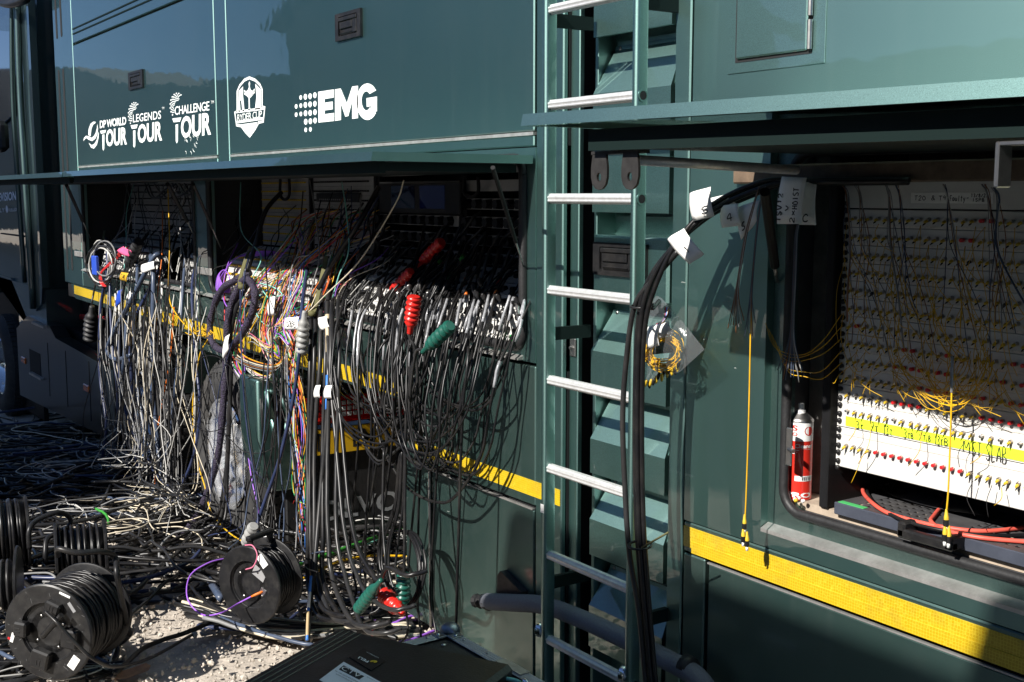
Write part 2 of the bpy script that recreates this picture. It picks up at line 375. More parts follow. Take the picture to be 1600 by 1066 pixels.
GLYPH = {'0': [[(.5, 1), (.1, .7), (.1, .3), (.5, 0), (.9, .3), (.9, .7), (.5, 1)]], '1': [[(.3, .8), (.55, 1), (.5, 0)]],
 '2': [[(.1, .8), (.5, 1), (.85, .7), (.1, 0), (.95, .05)]], '3': [[(.1, .9), (.6, 1), (.8, .75), (.4, .52), (.85, .3), (.5, 0), (.1, .1)]],
 '4': [[(.7, 0), (.65, 1), (.05, .35), (.95, .4)]], '5': [[(.9, 1), (.3, .95), (.2, .55), (.7, .55), (.85, .2), (.5, 0), (.1, .1)]],
 '7': [[(.05, .95), (.9, 1), (.35, 0)], [(.2, .5), (.8, .55)]], '8': [[(.5, .55), (.15, .8), (.5, 1), (.8, .8), (.5, .55), (.1, .25), (.5, 0), (.9, .25), (.5, .55)]],
 '9': [[(.8, .75), (.45, .5), (.15, .75), (.5, 1), (.8, .8), (.75, 0)]], 'T': [[(.02, .95), (.98, 1)], [(.5, 1), (.45, 0)]],
 'S': [[(.9, .9), (.5, 1), (.15, .75), (.5, .5), (.85, .25), (.5, 0), (.08, .12)]], 'V': [[(.05, 1), (.45, 0), (.95, 1)]], 'I': [[(.5, 1), (.5, 0)]],
 'i': [[(.5, .6), (.5, 0)], [(.5, .85), (.52, .9)]], 'R': [[(.15, 0), (.15, 1), (.7, .95), (.8, .7), (.15, .5), (.9, 0)]], 'x': [[(.1, .6), (.9, 0)], [(.1, 0), (.9, .6)]],
 'H': [[(.1, 1), (.1, 0)], [(.9, 1), (.9, 0)], [(.1, .5), (.9, .52)]], 'O': [[(.5, 1), (.1, .6), (.2, .1), (.6, 0), (.92, .45), (.5, 1)]],
 'A': [[(.02, 0), (.5, 1), (.98, 0)], [(.2, .38), (.82, .4)]], 'B': [[(.12, 0), (.12, 1), (.7, .9), (.7, .6), (.12, .52), (.85, .35), (.8, .05), (.12, 0)]],
 'C': [[(.9, .85), (.5, 1), (.1, .6), (.2, .1), (.6, 0), (.92, .15)]], 'M': [[(.05, 0), (.12, 1), (.5, .35), (.88, 1), (.95, 0)]], 'L': [[(.15, 1), (.12, 0), (.85, .03)]],
 'U': [[(.1, 1), (.12, .2), (.5, 0), (.85, .2), (.9, 1)]], 'P': [[(.15, 0), (.15, 1), (.8, .9), (.75, .55), (.15, .5)]], 'F': [[(.9, 1), (.15, .98), (.15, 0)], [(.15, .5), (.7, .52)]],
 'a': [[(.8, .55), (.3, .6), (.12, .2), (.45, 0), (.8, .3), (.8, .55), (.85, 0)]], 'u': [[(.12, .6), (.15, .1), (.5, 0), (.82, .2), (.82, .6), (.85, 0)]],
 'l': [[(.5, 1), (.45, .1), (.65, 0)]], 't': [[(.5, 1), (.45, .1), (.75, .02)], [(.15, .65), (.85, .68)]], 'y': [[(.1, .6), (.45, .1)], [(.9, .6), (.25, -.4)]],
 'o': [[(.5, .6), (.15, .3), (.5, 0), (.85, .3), (.5, .6)]], 'd': [[(.8, .5), (.3, .55), (.15, .2), (.5, 0), (.8, .3), (.82, 1), (.82, 0)]], 'c': [[(.85, .5), (.4, .6), (.12, .3), (.4, 0), (.88, .1)]], 'k': [[(.2, 1), (.2, 0)], [(.8, .6), (.2, .3), (.85, 0)]],
 '&': [[(.95, 0), (.3, .75), (.5, 1), (.7, .75), (.1, .25), (.4, 0), (.9, .4)]], '-': [[(.1, .45), (.9, .48)]], '/': [[(.1, 0), (.9, 1)]], '.': [[(.45, .05), (.55, .08)]], '_': [[(0, 0), (1, 0)]]}
def scrawl(g, s, o, u, w, width, lift=0.0008, gap=0.28, wob=0.05):
    """handwriting with a marker: ribbons lying on the surface spanned by u, w"""
    o = np.asarray(o, float); u = np.asarray(u, float); w = np.asarray(w, float); nn = np.cross(u, w); nn /= np.linalg.norm(nn)
    k = len(s); cw = 1.0 / (k + (k - 1) * gap)
    for i, ch in enumerate(s):
        for st in GLYPH.get(ch, []):
            q = smooth_path([(x + rnd.uniform(-wob, wob), y + rnd.uniform(-wob, wob), 0) for x, y in st], 4)
            pts = o + ((i * (1 + gap) + q[:, :1]) * cw) * u + q[:, 1:2] * w + nn * lift
            T = np.gradient(pts, axis=0); T /= np.maximum(np.linalg.norm(T, axis=1), 1e-9)[:, None]; S = np.cross(nn, T) * width / 2
            v = np.vstack([pts - S, pts + S]); m = len(pts)
            g.add(v, [(a, a + 1, a + 1 + m, a + m) for a in range(m - 1)])
    return g
# ================================================================ ground
def slope(x):
    """the yard falls gently towards the tractor"""
    t = np.clip(-4.0 - np.asarray(x, float), 0, 26); return -0.048 * (t - 0.5 * (1 - np.exp(-t / 0.5)))
def ground():
    m = mat('pale_gravel', (0.47, 0.415, 0.35), 0.9, var=0.35, vscale=9, bump=0.6, bscale=55, dust=0.4, dscale=2.0, dcol=(0.30, 0.26, 0.22))
    M['gravel'] = m
    xs = np.concatenate([[-400, -120, -40, -16], np.linspace(-12, -2, 180), [0, 6, 40, 400]])
    ys = np.concatenate([[-400, -100, -20, -6], np.linspace(-3.0, 2.6, 110), [6, 20, 100, 400]])
    n1, n2 = len(xs), len(ys); rs = np.random.RandomState(4)
    X, Y = np.meshgrid(xs, ys, indexing='ij'); Z = np.zeros_like(X)
    for k in range(28):
        fx, fy = rs.uniform(-7, 7, 2); Z += rs.uniform(0.001, 0.005) * np.sin(X * fx + Y * fy + rs.uniform(0, 6))
    Z += rs.normal(0, 0.0035, Z.shape); Z -= Z.max() * 0.6; Z = np.minimum(Z, 0.012)
    Z[0, :] = Z[-1, :] = 0; Z[:, 0] = Z[:, -1] = 0
    Z += slope(X)
    v = np.stack([X, Y, Z], -1).reshape(-1, 3)
    f = [(i * n2 + j, (i + 1) * n2 + j, (i + 1) * n2 + j + 1, i * n2 + j + 1) for i in range(n1 - 1) for j in range(n2 - 1)]
    o = mk('ground', v, f, m, smooth=True, local=True); tag(o, 'pale gravel ground strewn with small stones', 'ground', kind='structure')
    # loose stones
    rs = np.random.RandomState(9); ico = [(0, 0, 1), (0.89, 0, .45), (.28, .85, .45), (-.72, .53, .45), (-.72, -.53, .45), (.28, -.85, .45), (.72, .53, -.45), (-.28, .85, -.45), (-.89, 0, -.45), (-.28, -.85, -.45), (.72, -.53, -.45), (0, 0, -1)]
    icf = [(0, 1, 2), (0, 2, 3), (0, 3, 4), (0, 4, 5), (0, 5, 1), (1, 6, 2), (2, 7, 3), (3, 8, 4), (4, 9, 5), (5, 10, 1), (6, 7, 2), (7, 8, 3), (8, 9, 4), (9, 10, 5), (10, 6, 1), (6, 11, 7), (7, 11, 8), (8, 11, 9), (9, 11, 10), (10, 11, 6)]
    ico = np.array(ico); N = 15000
    pos = np.stack([rs.uniform(-6.6, -2.9, N), rs.uniform(-1.9, 1.9, N)], 1)
    size = 0.0035 + 0.016 * rs.power(0.35, N) * rs.uniform(0.2, 1, N)
    sc = size[:, None] * rs.uniform(0.6, 1.2, (N, 3)); ang = rs.uniform(0, 6.28, N)
    V = ico[None] * rs.uniform(0.75, 1.2, (N, 12, 1)) * sc[:, None, :]
    c, s = np.cos(ang)[:, None], np.sin(ang)[:, None]
    V = np.stack([V[..., 0] * c - V[..., 1] * s, V[..., 0] * s + V[..., 1] * c, V[..., 2]], -1)
    V[..., 0] += pos[:, :1]; V[..., 1] += pos[:, 1:]; V[..., 2] += (size * 0.25 + slope(pos[:, 0]))[:, None]
    F = (np.array(icf)[None] + (np.arange(N) * 12)[:, None, None]).reshape(-1, 3)
    ms = mat('limestone_chips', (0.46, 0.41, 0.35), 0.9, var=0.4, vscale=30)
    o = mk('gravel_stones', V.reshape(-1, 3), [tuple(t) for t in F.tolist()], ms, local=True)
    tag(o, 'loose pale limestone chips lying on the gravel', 'gravel', kind='stuff')
ground()

# ================================================================ trailer
TR = thing('broadcast_trailer', 'long dark green outside broadcast trailer with open cable hatches and white logos', 'trailer', (-6.0, 0.0, 0.0))
def part(name, g, m, parent=TR, smooth=False, label=None, angle=None):
    o = g.obj(name, m, parent, smooth, angle=angle)
    if label: o['label'] = label
    return o
pt = M['paint']; lo = M['paint_low']
XF, XE = -9.58, 3.0                                    # nose and tail of the trailer
# carcass behind the skin
g = Geo()
g.box(XF, -3.03, 0.55, 2.55, 1.0, 4.0); g.box(-4.09, -3.03, 0.55, 2.55, 0.12, 1.0)
g.box(-2.51, XE, 0.62, 2.55, 0.12, 4.0); g.box(-3.03, -2.51, 0.16, 2.55, 0.12, 4.0)
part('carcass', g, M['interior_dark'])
g = Geo()                                              # backing of the seams
g.box(XF, -3.03, 0.022, 0.06, 1.935, 4.0); g.box(-4.09, -3.03, 0.022, 0.06, 0.10, 1.205); g.box(XF, -4.09, 0.022, 0.06, 0.99, 1.205)
g.box(-2.51, XE, 0.022, 0.06, 1.95, 4.0); g.box(-2.51, XE, 0.03, 0.06, 0.10, 0.885); g.box(-2.51, -2.2, 0.022, 0.06, 0.885, 1.95)
g.box(XF, -4.09, 0.06, 2.55, 0.985, 1.01); g.box(XF, XF + 0.03, 0.03, 2.55, 0.985, 4.0); g.box(-4.09, -4.07, 0.03, 2.55, 0.1, 0.985)
g.box(-3.06, -3.032, 0.06, 0.16, 0.10, 4.0); g.box(-2.508, -2.48, 0.06, 0.16, 0.1, 4.0)
part('seam_backing', g, M['gap'])
g = Geo(); g.box(XF, -4.2, 2.44, 2.5, 0.25, 0.99); g.box(-4.0, XE, 2.4, 2.5, 0.0, 0.2); part('far_skirt', g, M['gap'])
def plate(name, x0, x1, z0, z1, m=pt, y=0.0, th=0.02, c=0.004, parent=TR, label=None):
    return part(name, Geo().box(x0, x1, y, y + th, z0, z1, c), m, parent, label=label)
hatch1 = plate('hatch_panel', -9.02, -6.125, 1.988, 2.855, label='front closed upper hatch with three small white logos')
plate('upper_panel', -9.02, -6.125, 2.87, 4.0)
hatch2 = plate('hatch_panel', -5.935, -3.192, 1.988, 4.0, label='rear closed upper hatch with a shield emblem and a dotted logo')
plate('post_panel', -6.112, -5.948, 1.94, 4.0)
plate('nose_panel', XF, -9.035, 1.10, 4.0)
plate('rail_panel', -9.022, -6.125, 1.938, 1.974); plate('rail_panel', -5.935, -3.192, 1.938, 1.974)
plate('corner_panel', -3.178, -3.03, 0.10, 4.0)
for (a, b, z) in ((-9.02, -6.125, 1.979), (-5.935, -3.192, 1.979)):
    part('edge_trim', Geo().box(a, b, -0.003, 0.012, z - 0.005, z + 0.006), M['alu_dull'])
# two mouldings above the front hatch and the long slots in the nose
for z in (2.93, 2.965): part('moulding', Geo().box(-9.0, -6.13, -0.006, 0.001, z, z + 0.008), M['paint_dark'])
for x in (-9.47, -9.33):
    for (z0, z1) in ((1.2, 2.72), (2.95, 3.9)):
        part('slot', Geo().prism([(x + a, b) for a, b in rounded_rect(-0.022, 0.022, z0, z1, 0.02, 4)], -0.002, 0.004), M['gap'])
# framed openings of the left compartments
g = Geo(); inA = rounded_rect(-8.93, -6.52, 1.262, 1.90, 0.05); inB = rounded_rect(-6.27, -3.245, 1.262, 1.90, 0.055)
ring_plate(g, (-9.022, -6.40, 1.217, 1.934), inA, 0.0, 0.03); ring_plate(g, (-6.40, -3.18, 1.217, 1.934), inB, 0.0, 0.03)
part('hatch_frame', g, pt)
def seal(pts, y, r, name='rubber_seal'):
    q = [np.array((x, y, z)) for x, z in pts]; q.append(q[0]); part(name, Geo().tube(np.array(q), r, 8, False), M['rubber'], smooth=True)
seal(inA, -0.002, 0.013); seal(inB, -0.004, 0.017)
# aluminium drip ledges under the openings
for (a, b) in ((-8.98, -6.42), (-6.36, -3.25)):
    part('drip_ledge', Geo().prism_x([(0.0, 1.236), (-0.024, 1.226), (-0.024, 1.221), (0.0, 1.2215)], a, b), M['alu_dull'])
plate('lower_panel', -9.033, -4.095, 1.10, 1.205, lo)
g = Geo().prism([(-9.40, 1.097), (-9.28, 0.99), (-4.095, 0.955), (-4.095, 1.097)], 0.0, 0.02)
part('gooseneck_sill', g, lo)
plate('skirt_panel', -4.09, -3.91, 0.07, 1.205, lo); plate('skirt_panel', -3.905, -3.18, 0.725, 1.205, lo)
door1 = plate('skirt_door', -3.875, -3.188, 0.07, 0.708, lo, label='dusty lower locker door beside the ladder')
part('hinge', Geo().lathe([(0.006, 0.0), (0.006, 0.63)], (-3.890, -0.004, 0.075), (0, 0, 1), 8), M['steel'], door1)
part('edge_trim', Geo().box(-3.87, -3.19, -0.004, 0.006, 0.7085, 0.714), M['alu_dull'])
# right-hand body
plate('corner_panel', -2.51, -2.446, 0.10, 4.0)
g = Geo()
ring_plate(g, (-2.438, XE, 0.852, 1.96), [(-0.2, 1.94), (-2.14, 1.94), (-2.14, 0.892), (-0.2, 0.892)], 0.0, 0.03)
part('hatch_frame', g, pt)
g = Geo(); inC = rounded_rect(-2.084, -0.27, 0.958, 1.885, 0.06)
ring_plate(g, (-2.14, -0.2, 0.892, 1.94), inC, 0.026, 0.03); part('hatch_rebate', g, lo)
part('dusty_ledge', Geo().prism_x([(0.026, 0.912), (-0.002, 0.900), (-0.002, 0.8905), (0.026, 0.8905)], -2.138, -0.2), M['alu_dull'])
seal(inC, 0.024, 0.013)
up3 = plate('upper_panel', -2.438, XE, 1.972, 4.0)
hb = part('hatch_frame', Geo().box(-2.30, -1.97, -0.003, 0.0, 2.095, 2.9, 0.001), pt)
part('hatch_gap', Geo().box(-2.270, -2.010, -0.0045, -0.0032, 2.122, 2.88), M['gap'])
hd = part('small_hatch', Geo().box(-2.262, -2.020, -0.013, -0.0046, 2.130, 2.87, 0.004), pt)
g = Geo()
for k in range(9): g.lathe([(0.0065, 0), (0.0065, 0.07)], (-2.013, -0.010, 2.132 + k * 0.08), (0, 0, 1), 8)
part('hinge', g, M['steel'], hd, True, angle=40)
plate('stripe_panel', -2.438, XE, 0.76, 0.848, lo)
door2 = plate('skirt_door', -2.335, XE, 0.09, 0.748, lo, label='lower locker door under the right-hand hatch, mostly in shade')
plate('skirt_panel', -2.438, -2.35, 0.09, 0.755, lo)
part('edge_trim', Geo().box(-2.335, XE, -0.004, 0.004, 0.7485, 0.753), M['alu_dull'])
# reflective stripes
def stripe(pts, h, y=-0.0022, name='reflective_stripe'):
    (x0, z0), (x1, z1) = pts
    part(name, Geo().prism([(x0, z0 - h), (x1, z1 - h), (x1, z1), (x0, z0)], y, y + 0.002), M['yellowtape'])
stripe(((-9.30, 1.090), (-4.10, 1.031)), 0.066)
stripe(((-4.02, 0.812), (-3.035, 0.812)), 0.055)
stripe(((-2.436, 0.836), (XE, 0.836)), 0.060); stripe(((-2.40, 0.797), (XE, 0.797)), 0.034, -0.0045)
# interiors of the three compartments
def bay(x0, x1, z0, z1, d, m, name):
    g = Geo(); g.box(x0 - 0.02, x0, 0.03, d, z0, z1); g.box(x1, x1 + 0.02, 0.03, d, z0, z1); g.box(x0, x1, d - 0.02, d, z0, z1)
    g.box(x0 - 0.02, x1 + 0.02, 0.031, d, z1, z1 + 0.02); g.box(x0 - 0.02, x1 + 0.02, 0.031, d, z0 - 0.02, z0); part(name, g, m)
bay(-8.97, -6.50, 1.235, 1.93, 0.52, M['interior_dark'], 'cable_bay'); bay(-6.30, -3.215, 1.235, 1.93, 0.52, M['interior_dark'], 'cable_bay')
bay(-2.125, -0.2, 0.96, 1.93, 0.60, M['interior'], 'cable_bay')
part('bay_floor', Geo().box(-2.12, -0.22, 0.057, 0.58, 0.962, 0.983), mat('worn_plywood', (0.36, 0.29, 0.22), 0.7, var=0.25, vscale=22))
part('lining_plate', Geo().box(-2.12, -1.985, 0.150, 0.156, 0.985, 1.9), M['alu_dull'])

# ---- recess behind the ladder: channel and air hoods
g = Geo(); g.box(-3.03, -2.985, 0.03, 0.05, 0.1, 4.0, 0.003); g.box(-2.945, -2.93, 0.06, 0.14, 0.1, 4.0, 0.002)
g.box(-2.93, -2.53, 0.135, 0.158, 0.1, 4.0)
part('channel', g, pt)
def hood(zt, zk, zb, x0=-2.935, x1=-2.575):
    yb, yo = 0.132, 0.045
    prof = [(yb, zt + 0.012), (yb - 0.016, zt + 0.012), (yb - 0.018, zt), (yo, zk), (yo, zb), (yo + 0.014, zb), (yo + 0.014, zk), (yb, zt - 0.02)]
    g = Geo(); n = len(prof)
    v = []
    for s, inset in ((0, 0.0), (1, 0.0)):
        for i, (y, z) in enumerate(prof):
            ins = 0.022 if i in (0, 1, 2, 7) else 0.0
            v.append((x0 + ins if s == 0 else x1 - ins, y, z))
    f = [tuple(range(n - 1, -1, -1)), tuple(range(n, 2 * n))] + [(i, (i + 1) % n, (i + 1) % n + n, i + n) for i in range(n)]
    g.add(v, f); cheeks = [(yb, zt), (yo + 0.01, zk), (yo + 0.01, zb), (yb, zb + 0.01)]
    for xx in (x0 + 0.001, x1 - 0.004): g.prism_x(cheeks, xx, xx + 0.003)
    h = part('air_hood', g, pt)
    sg = Geo()
    for xx in (x0 + 0.045, x1 - 0.045): sg.lathe([(0.007, 0), (0.006, 0.004)], (xx, yb - 0.016, zt + 0.004), (0, -1, 0), 8)
    part('screw', sg, M['steel'], h, True)
    part('flange', Geo().box(x0 + 0.03, x1 - 0.02, 0.118, 0.130, zb - 0.028, zb - 0.012), pt, h)
for q in ((2.60, 2.47, 2.262), (2.225, 2.09, 1.725), (1.402, 1.285, 1.155), (1.128, 0.998, 0.885), (0.848, 0.732, 0.612), (0.560, 0.44, 0.30)):
    hood(*q)
bx = part('access_box', Geo().box(-2.93, -2.575, 0.045, 0.132, 1.455, 1.655, 0.008), pt, label='flat green box with a black recessed latch behind the ladder')
def latch(parent, x0, x1, z0, z1, y):
    """black flush paddle latch: bezel, dish and paddle"""
    w, h = x1 - x0, z1 - z0
    b = Geo(); ring_plate(b, (x0, x1, z0, z1), rounded_rect(x0 + w * .13, x1 - w * .13, z0 + h * .15, z1 - h * .13, min(w, h) * .06, 3), y - 0.012, 0.012)
    o = part('latch', b, M['blackplastic'], parent, label='black plastic paddle latch')
    d = Geo(); d.box(x0 + w * .05, x1 - w * .05, y - 0.003, y - 0.001, z0 + h * .05, z1 - h * .05)
    d.box(x0 + w * .15, x1 - w * .15, y - 0.0145, y - 0.004, z1 - h * .30, z1 - h * .16, 0.002)
    d.box(x0 + w * .16, x0 + w * .64, y - 0.010, y - 0.004, z0 + h * .42, z1 - h * .32, 0.002)
    d.box(x0 + w * .68, x1 - w * .16, y - 0.012, y - 0.004, z0 + h * .20, z1 - h * .32, 0.002)
    d.obox((x0 + w * .42, y - 0.006, z0 + h * .22), (1, 0, 0), (0, .8, .6), (0, -.6, .8), w * .24, 0.002, h * .06)
    dd = part('latch', d, M['blackplastic'], parent)
a = P(527, 30); b = P(567, 50); latch(hatch2, a[0], b[0], P(547, 61)[2], P(547, 18)[2], 0.0)
a = P(203, 125); b = P(225, 125); latch(hatch1, a[0], b[0], P(214, 139)[2], P(214, 111)[2], 0.0)
a = P(931, 400, .045); b = P(1013, 400, .045); latch(bx, a[0], b[0], 1.530, 1.632, 0.045)

# ---- open flaps
def hexa(g, pts):        # x0 side: 4 (y,z) corners, x1 side: 4 corners
    return g.add(pts, [(0, 1, 2, 3), (7, 6, 5, 4), (0, 4, 5, 1), (1, 5, 6, 2), (2, 6, 7, 3), (3, 7, 4, 0)])
def flap(x0, x1, W, zl, zr, lip, hem, hx0, hx1, hz0, hz1, label, hinge):
    def bar(xa, xb, ya, yb, za0, za1, zb0, zb1, g):
        hexa(g, [(xa, ya, za0), (xa, yb, za0), (xa, yb, za1), (xa, ya, za1), (xb, ya, zb0), (xb, yb, zb0), (xb, yb, zb1), (xb, ya, zb1)])
    g = Geo(); tl = 0.006
    hexa(g, [(x0, -W, zl - lip), (x0, -W + 0.022, zl - lip), (x0, -W + 0.022, zl), (x0, -W + tl, zl), (x1, -W, zr - lip), (x1, -W + 0.022, zr - lip), (x1, -W + 0.022, zr), (x1, -W + tl, zr)])
    bar(x0, x1, -W + 0.022, -0.012, zl - 0.012, zl - 0.0005, zr - 0.012, zr - 0.0005, g)
    bar(x0, x0 + 0.02, -W + 0.022, -0.012, zl - lip, zl - 0.012, zl - lip, zl - 0.012, g); bar(x1 - 0.02, x1, -W + 0.022, -0.012, zr - lip, zr - 0.012, zr - lip, zr - 0.012, g)
    o = part('open_flap', g, pt, label=label)
    g = Geo(); y0 = -W + 0.05
    bar(hx0, hx1, y0, y0 + 0.02, hz0 - hem, hz0, hz1 - hem, hz1, g)
    bar(hx0, hx1, y0 + 0.02, -0.05, hz0 - hem + 0.006, hz0 - 0.003, hz1 - hem + 0.006, hz1 - 0.003, g)
    part('inner_hem', g, M['paint_dark'], o)
    return o
fl2 = flap(-6.94, -3.18, 0.606, 1.908, 1.908, 0.028, 0.036, -6.90, -3.22, 1.8815, 1.8815, 'long open flap over the left cable hatch', None)
fl1 = flap(-9.25, -6.965, 0.606, 1.908, 1.906, 0.028, 0.036, -9.2, -7.0, 1.8815, 1.8795, 'open flap at the nose of the trailer', None)
fl3 = flap(-2.15, 0.45, 0.77, 1.955, 1.918, 0.026, 0.044, -1.972, 0.40, 1.915, 1.888, 'open flap over the right-hand fibre hatch', None)
def lug(parent, px, py, y, s=1.0):
    c = P(px, py, y); g = Geo()
    for dx in (0.0, 0.105 * s):
        x = c[0] + dx; poly = [(x - 0.028 * s, c[2]), (x + 0.028 * s, c[2]), (x + 0.028 * s, c[2] - 0.055 * s)] + [(x + 0.028 * s * math.cos(a), c[2] - 0.055 * s + 0.028 * s * math.sin(a)) for a in np.linspace(0, -math.pi, 9)[1:]]
        hole = [(x + 0.008 * s * math.cos(a), c[2] - 0.05 * s + 0.010 * s * math.sin(a)) for a in np.linspace(0, 2 * math.pi, 13)[:-1]]
        # plate with a hole: strip between outline and hole
        out = []
        for hxy in hole:
            ang = math.atan2(hxy[1] - (c[2] - 0.05 * s), hxy[0] - x); best = None
            dx_, dz_ = math.cos(ang), math.sin(ang); t = 1.0
            r = 0.028 * s / max(abs(dx_), 1e-6) if dz_ > 0 else 0.028 * s
            if dz_ > 0: r = min(r, 0.05 * s / max(dz_, 1e-6))
            out.append((x + dx_ * r, c[2] - 0.05 * s + dz_ * r))
        n = len(hole)
        v = [(p[0], y, p[1]) for p in out] + [(p[0], y, p[1]) for p in hole] + [(p[0], y + 0.006, p[1]) for p in out] + [(p[0], y + 0.006, p[1]) for p in hole]
        f = []
        for i in range(n):
            j = (i + 1) % n
            f += [(i, j, n + j, n + i), (2 * n + i, 3 * n + i, 3 * n + j, 2 * n + j), (i, 2 * n + i, 2 * n + j, j), (n + i, n + j, 3 * n + j, 3 * n + i)]
        g.add(v, f)
    g.box(c[0] - 0.028 * s, c[0] + 0.133 * s, y, y + 0.03, c[2] - 0.001, c[2] + 0.006)
    return part('lug_bracket', g, M['darksteel'], parent, angle=30)
lug(fl3, 936, 241, -0.70, 0.96)
c = P(1570, 226, -0.70); g = Geo(); g.box(c[0] - 0.003, c[0] + 0.004, -0.72, -0.685, c[2] - 0.062, c[2] + 0.004, 0.002); g.box(c[0] + 0.004, c[0] + 0.10, -0.72, -0.685, c[2] - 0.002, c[2] + 0.004, 0.001); part('steel_bracket', g, M['steel'], fl3)
g = Geo(); a = P(992, 250, -0.62); b = P(1245, 266, -0.12)
g.tube([a, b], 0.011, 8); part('slide_rail', g, M['ribalu'], fl3, True)
def strut(p0, p1, parent, r=0.009, tip=0.35):
    p0 = np.asarray(p0); p1 = np.asarray(p1); mid = p0 + (p1 - p0) * (1 - tip)
    s = part('gas_strut', Geo().tube([p0, mid], r, 8), M['blackmetal'], parent, True, angle=40)
    part('piston_rod', Geo().tube([mid, p1], r * 0.4, 6), M['steel'], parent, True)
strut(P(770, 262, -0.40), P(822, 430, 0.03), fl2, 0.007); strut(P(302, 288, -0.40), P(345, 388, 0.03), fl2, 0.008)
strut(P(262, 288, -0.40), P(306, 372, 0.03), fl1, 0.011); strut(P(104, 290, -0.40), P(141, 372, 0.03), fl1, 0.011)
strut(P(1195, 300, -0.30), P(1214, 440, 0.02), fl3, 0.012, 0.2)
for (x, y) in ((322, 424), (124, 397)):                    # flap catch plates
    c = P(x, y, -0.012); part('catch_plate', Geo().box(c[0] - 0.12, c[0] + 0.10, -0.02, -0.014, c[2] - 0.02, c[2] + 0.02, 0.004), M['alu_dull'])
c = P(1233, 700, 0.01); g = Geo(); g.box(c[0] - 0.004, c[0] + 0.016, 0.0, 0.006, c[2] - 0.045, c[2] + 0.055, 0.004)
g.lathe([(0.006, 0), (0.006, 0.02)], (c[0] + 0.008, 0.0, c[2]), (1, -0.2, -0.1), 8); part('catch_plate', g, M['steel'])
# rear bracket on the skirt door with two bolt bosses; chrome feet
c = P(800, 915); g = Geo().prism([(c[0] - 0.05, c[2] + .03), (c[0] - .03, c[2] + .05), (c[0] + 0.10, c[2] + .01), (c[0] + .10, c[2] - .06), (c[0] - .05, c[2] - .05)], -0.03, -0.001); part('bracket', g, M['darksteel'], door1)

# ---- lettering on the hatches (white vinyl)
YV = -0.0012
def flat(g, pts, y=YV):               # polygon in photo pixels lying on the trailer side
    q = [P(x, yy, y) for x, yy in pts]; n = len(q); v = [(p[0], y, p[2]) for p in q] + [(p[0], y + 0.0009, p[2]) for p in q]
    return g.add(v, [tuple(range(n)), tuple(range(2 * n - 1, n - 1, -1))] + [(i, i + n, (i + 1) % n + n, (i + 1) % n) for i in range(n)])
def word(g, s, bl, br, tl, bold=0.0, space=1.0, y=YV):
    o = P(*bl, y); u = P(*br, y) - o; w = P(*tl, y) - o; v, f = text_geo(s, bold, 0, space); return g.add(place_uv(v, o, u, w), f)
def strokeline(g, pts, wpx, closed=False, y=YV):
    q = np.array([P(x, yy, y) for x, yy in (list(pts) + ([pts[0]] if closed else []))]); T = np.gradient(q, axis=0); T[:, 1] = 0; T /= np.linalg.norm(T, axis=1)[:, None]
    S = np.stack([-T[:, 2], 0 * T[:, 0], T[:, 0]], 1) * wpx; v = np.vstack([q - S, q + S]); m = len(q)
    return g.add(v, [(i, i + 1, i + 1 + m, i + m) for i in range(m - 1)])
def C1(x, y): return (120 + x / 6.957, 110 + y / 6.957)
def C2(x, y): return (350 + x / 6.154, 110 + y / 6.154)
def c1(l): return [C1(*p) for p in l]
def c2(l): return [C2(*p) for p in l]
def tour(g, bar, pin, bl, br, tl):
    flat(g, c1(bar)); flat(g, c1(pin)); word(g, 'OUR', C1(*bl), C1(*br), C1(*tl), 0.035)
g = Geo()                                              # swirl and first word pair
word(g, 'DP WORLD', C1(250, 632), C1(537, 592), C1(250, 548), 0.03, 0.92)
tour(g, [(253, 658), (318, 648), (308, 682), (262, 690)], [(277, 700), (300, 697), (298, 850), (288, 876), (280, 855)], (318, 832), (545, 808), (318, 645))
flat(g, c1([(125, 700), (128, 640), (150, 580), (180, 558), (205, 560), (200, 575), (178, 590), (160, 630), (152, 690), (150, 715), (135, 712)]))
flat(g, c1([(70, 770), (78, 735), (100, 712), (130, 716), (160, 735), (185, 715), (205, 680), (218, 630), (222, 585), (230, 640), (222, 700), (200, 745), (165, 770), (130, 755), (100, 735)]))
flat(g, c1([(130, 790), (160, 815), (190, 800), (215, 760), (232, 690), (240, 665), (236, 735), (218, 810), (185, 852), (155, 840)]))
part('lettering', g, M['white'], hatch1, label='white swirl logo reading DP WORLD TOUR')
def golf(g, cx, cy, rx, ry):
    for i in range(5):
        rr = (1 - 0.14 * i)
        for k in range(9 + (i == 0)):
            a = RAD(228 - k * (168 / 9) - (i % 2) * 9); x = cx + rx * rr * math.cos(a); y = cy - ry * rr * math.sin(a)
            if y > cy and x > cx - rx * 0.45: continue
            s = 0.062 * (1 - 0.06 * i); flat(g, c1([(x + rx * s * 1.4 * math.cos(t) , y + ry * s * math.sin(t)) for t in np.linspace(0, 2 * math.pi, 8)[:-1]]))
g = Geo(); word(g, 'LEGENDS', C1(610, 568), C1(915, 528), C1(610, 482), 0.01, 1.05); word(g, 'TM', C1(925, 425), C1(950, 422), C1(925, 400))
tour(g, [(585, 598), (662, 588), (650, 630), (598, 637)], [(612, 655), (636, 652), (635, 820), (625, 842), (614, 825)], (662, 795), (928, 765), (662, 590)); golf(g, 628, 480, 68, 128)
part('lettering', g, M['white'], hatch1, label='white golf ball logo reading LEGENDS TOUR')
g = Geo(); word(g, 'CHALLENGE', C1(1065, 488), C1(1440, 436), C1(1065, 394), 0.01, 0.95); word(g, 'TM', C1(1458, 362), C1(1490, 358), C1(1458, 332))
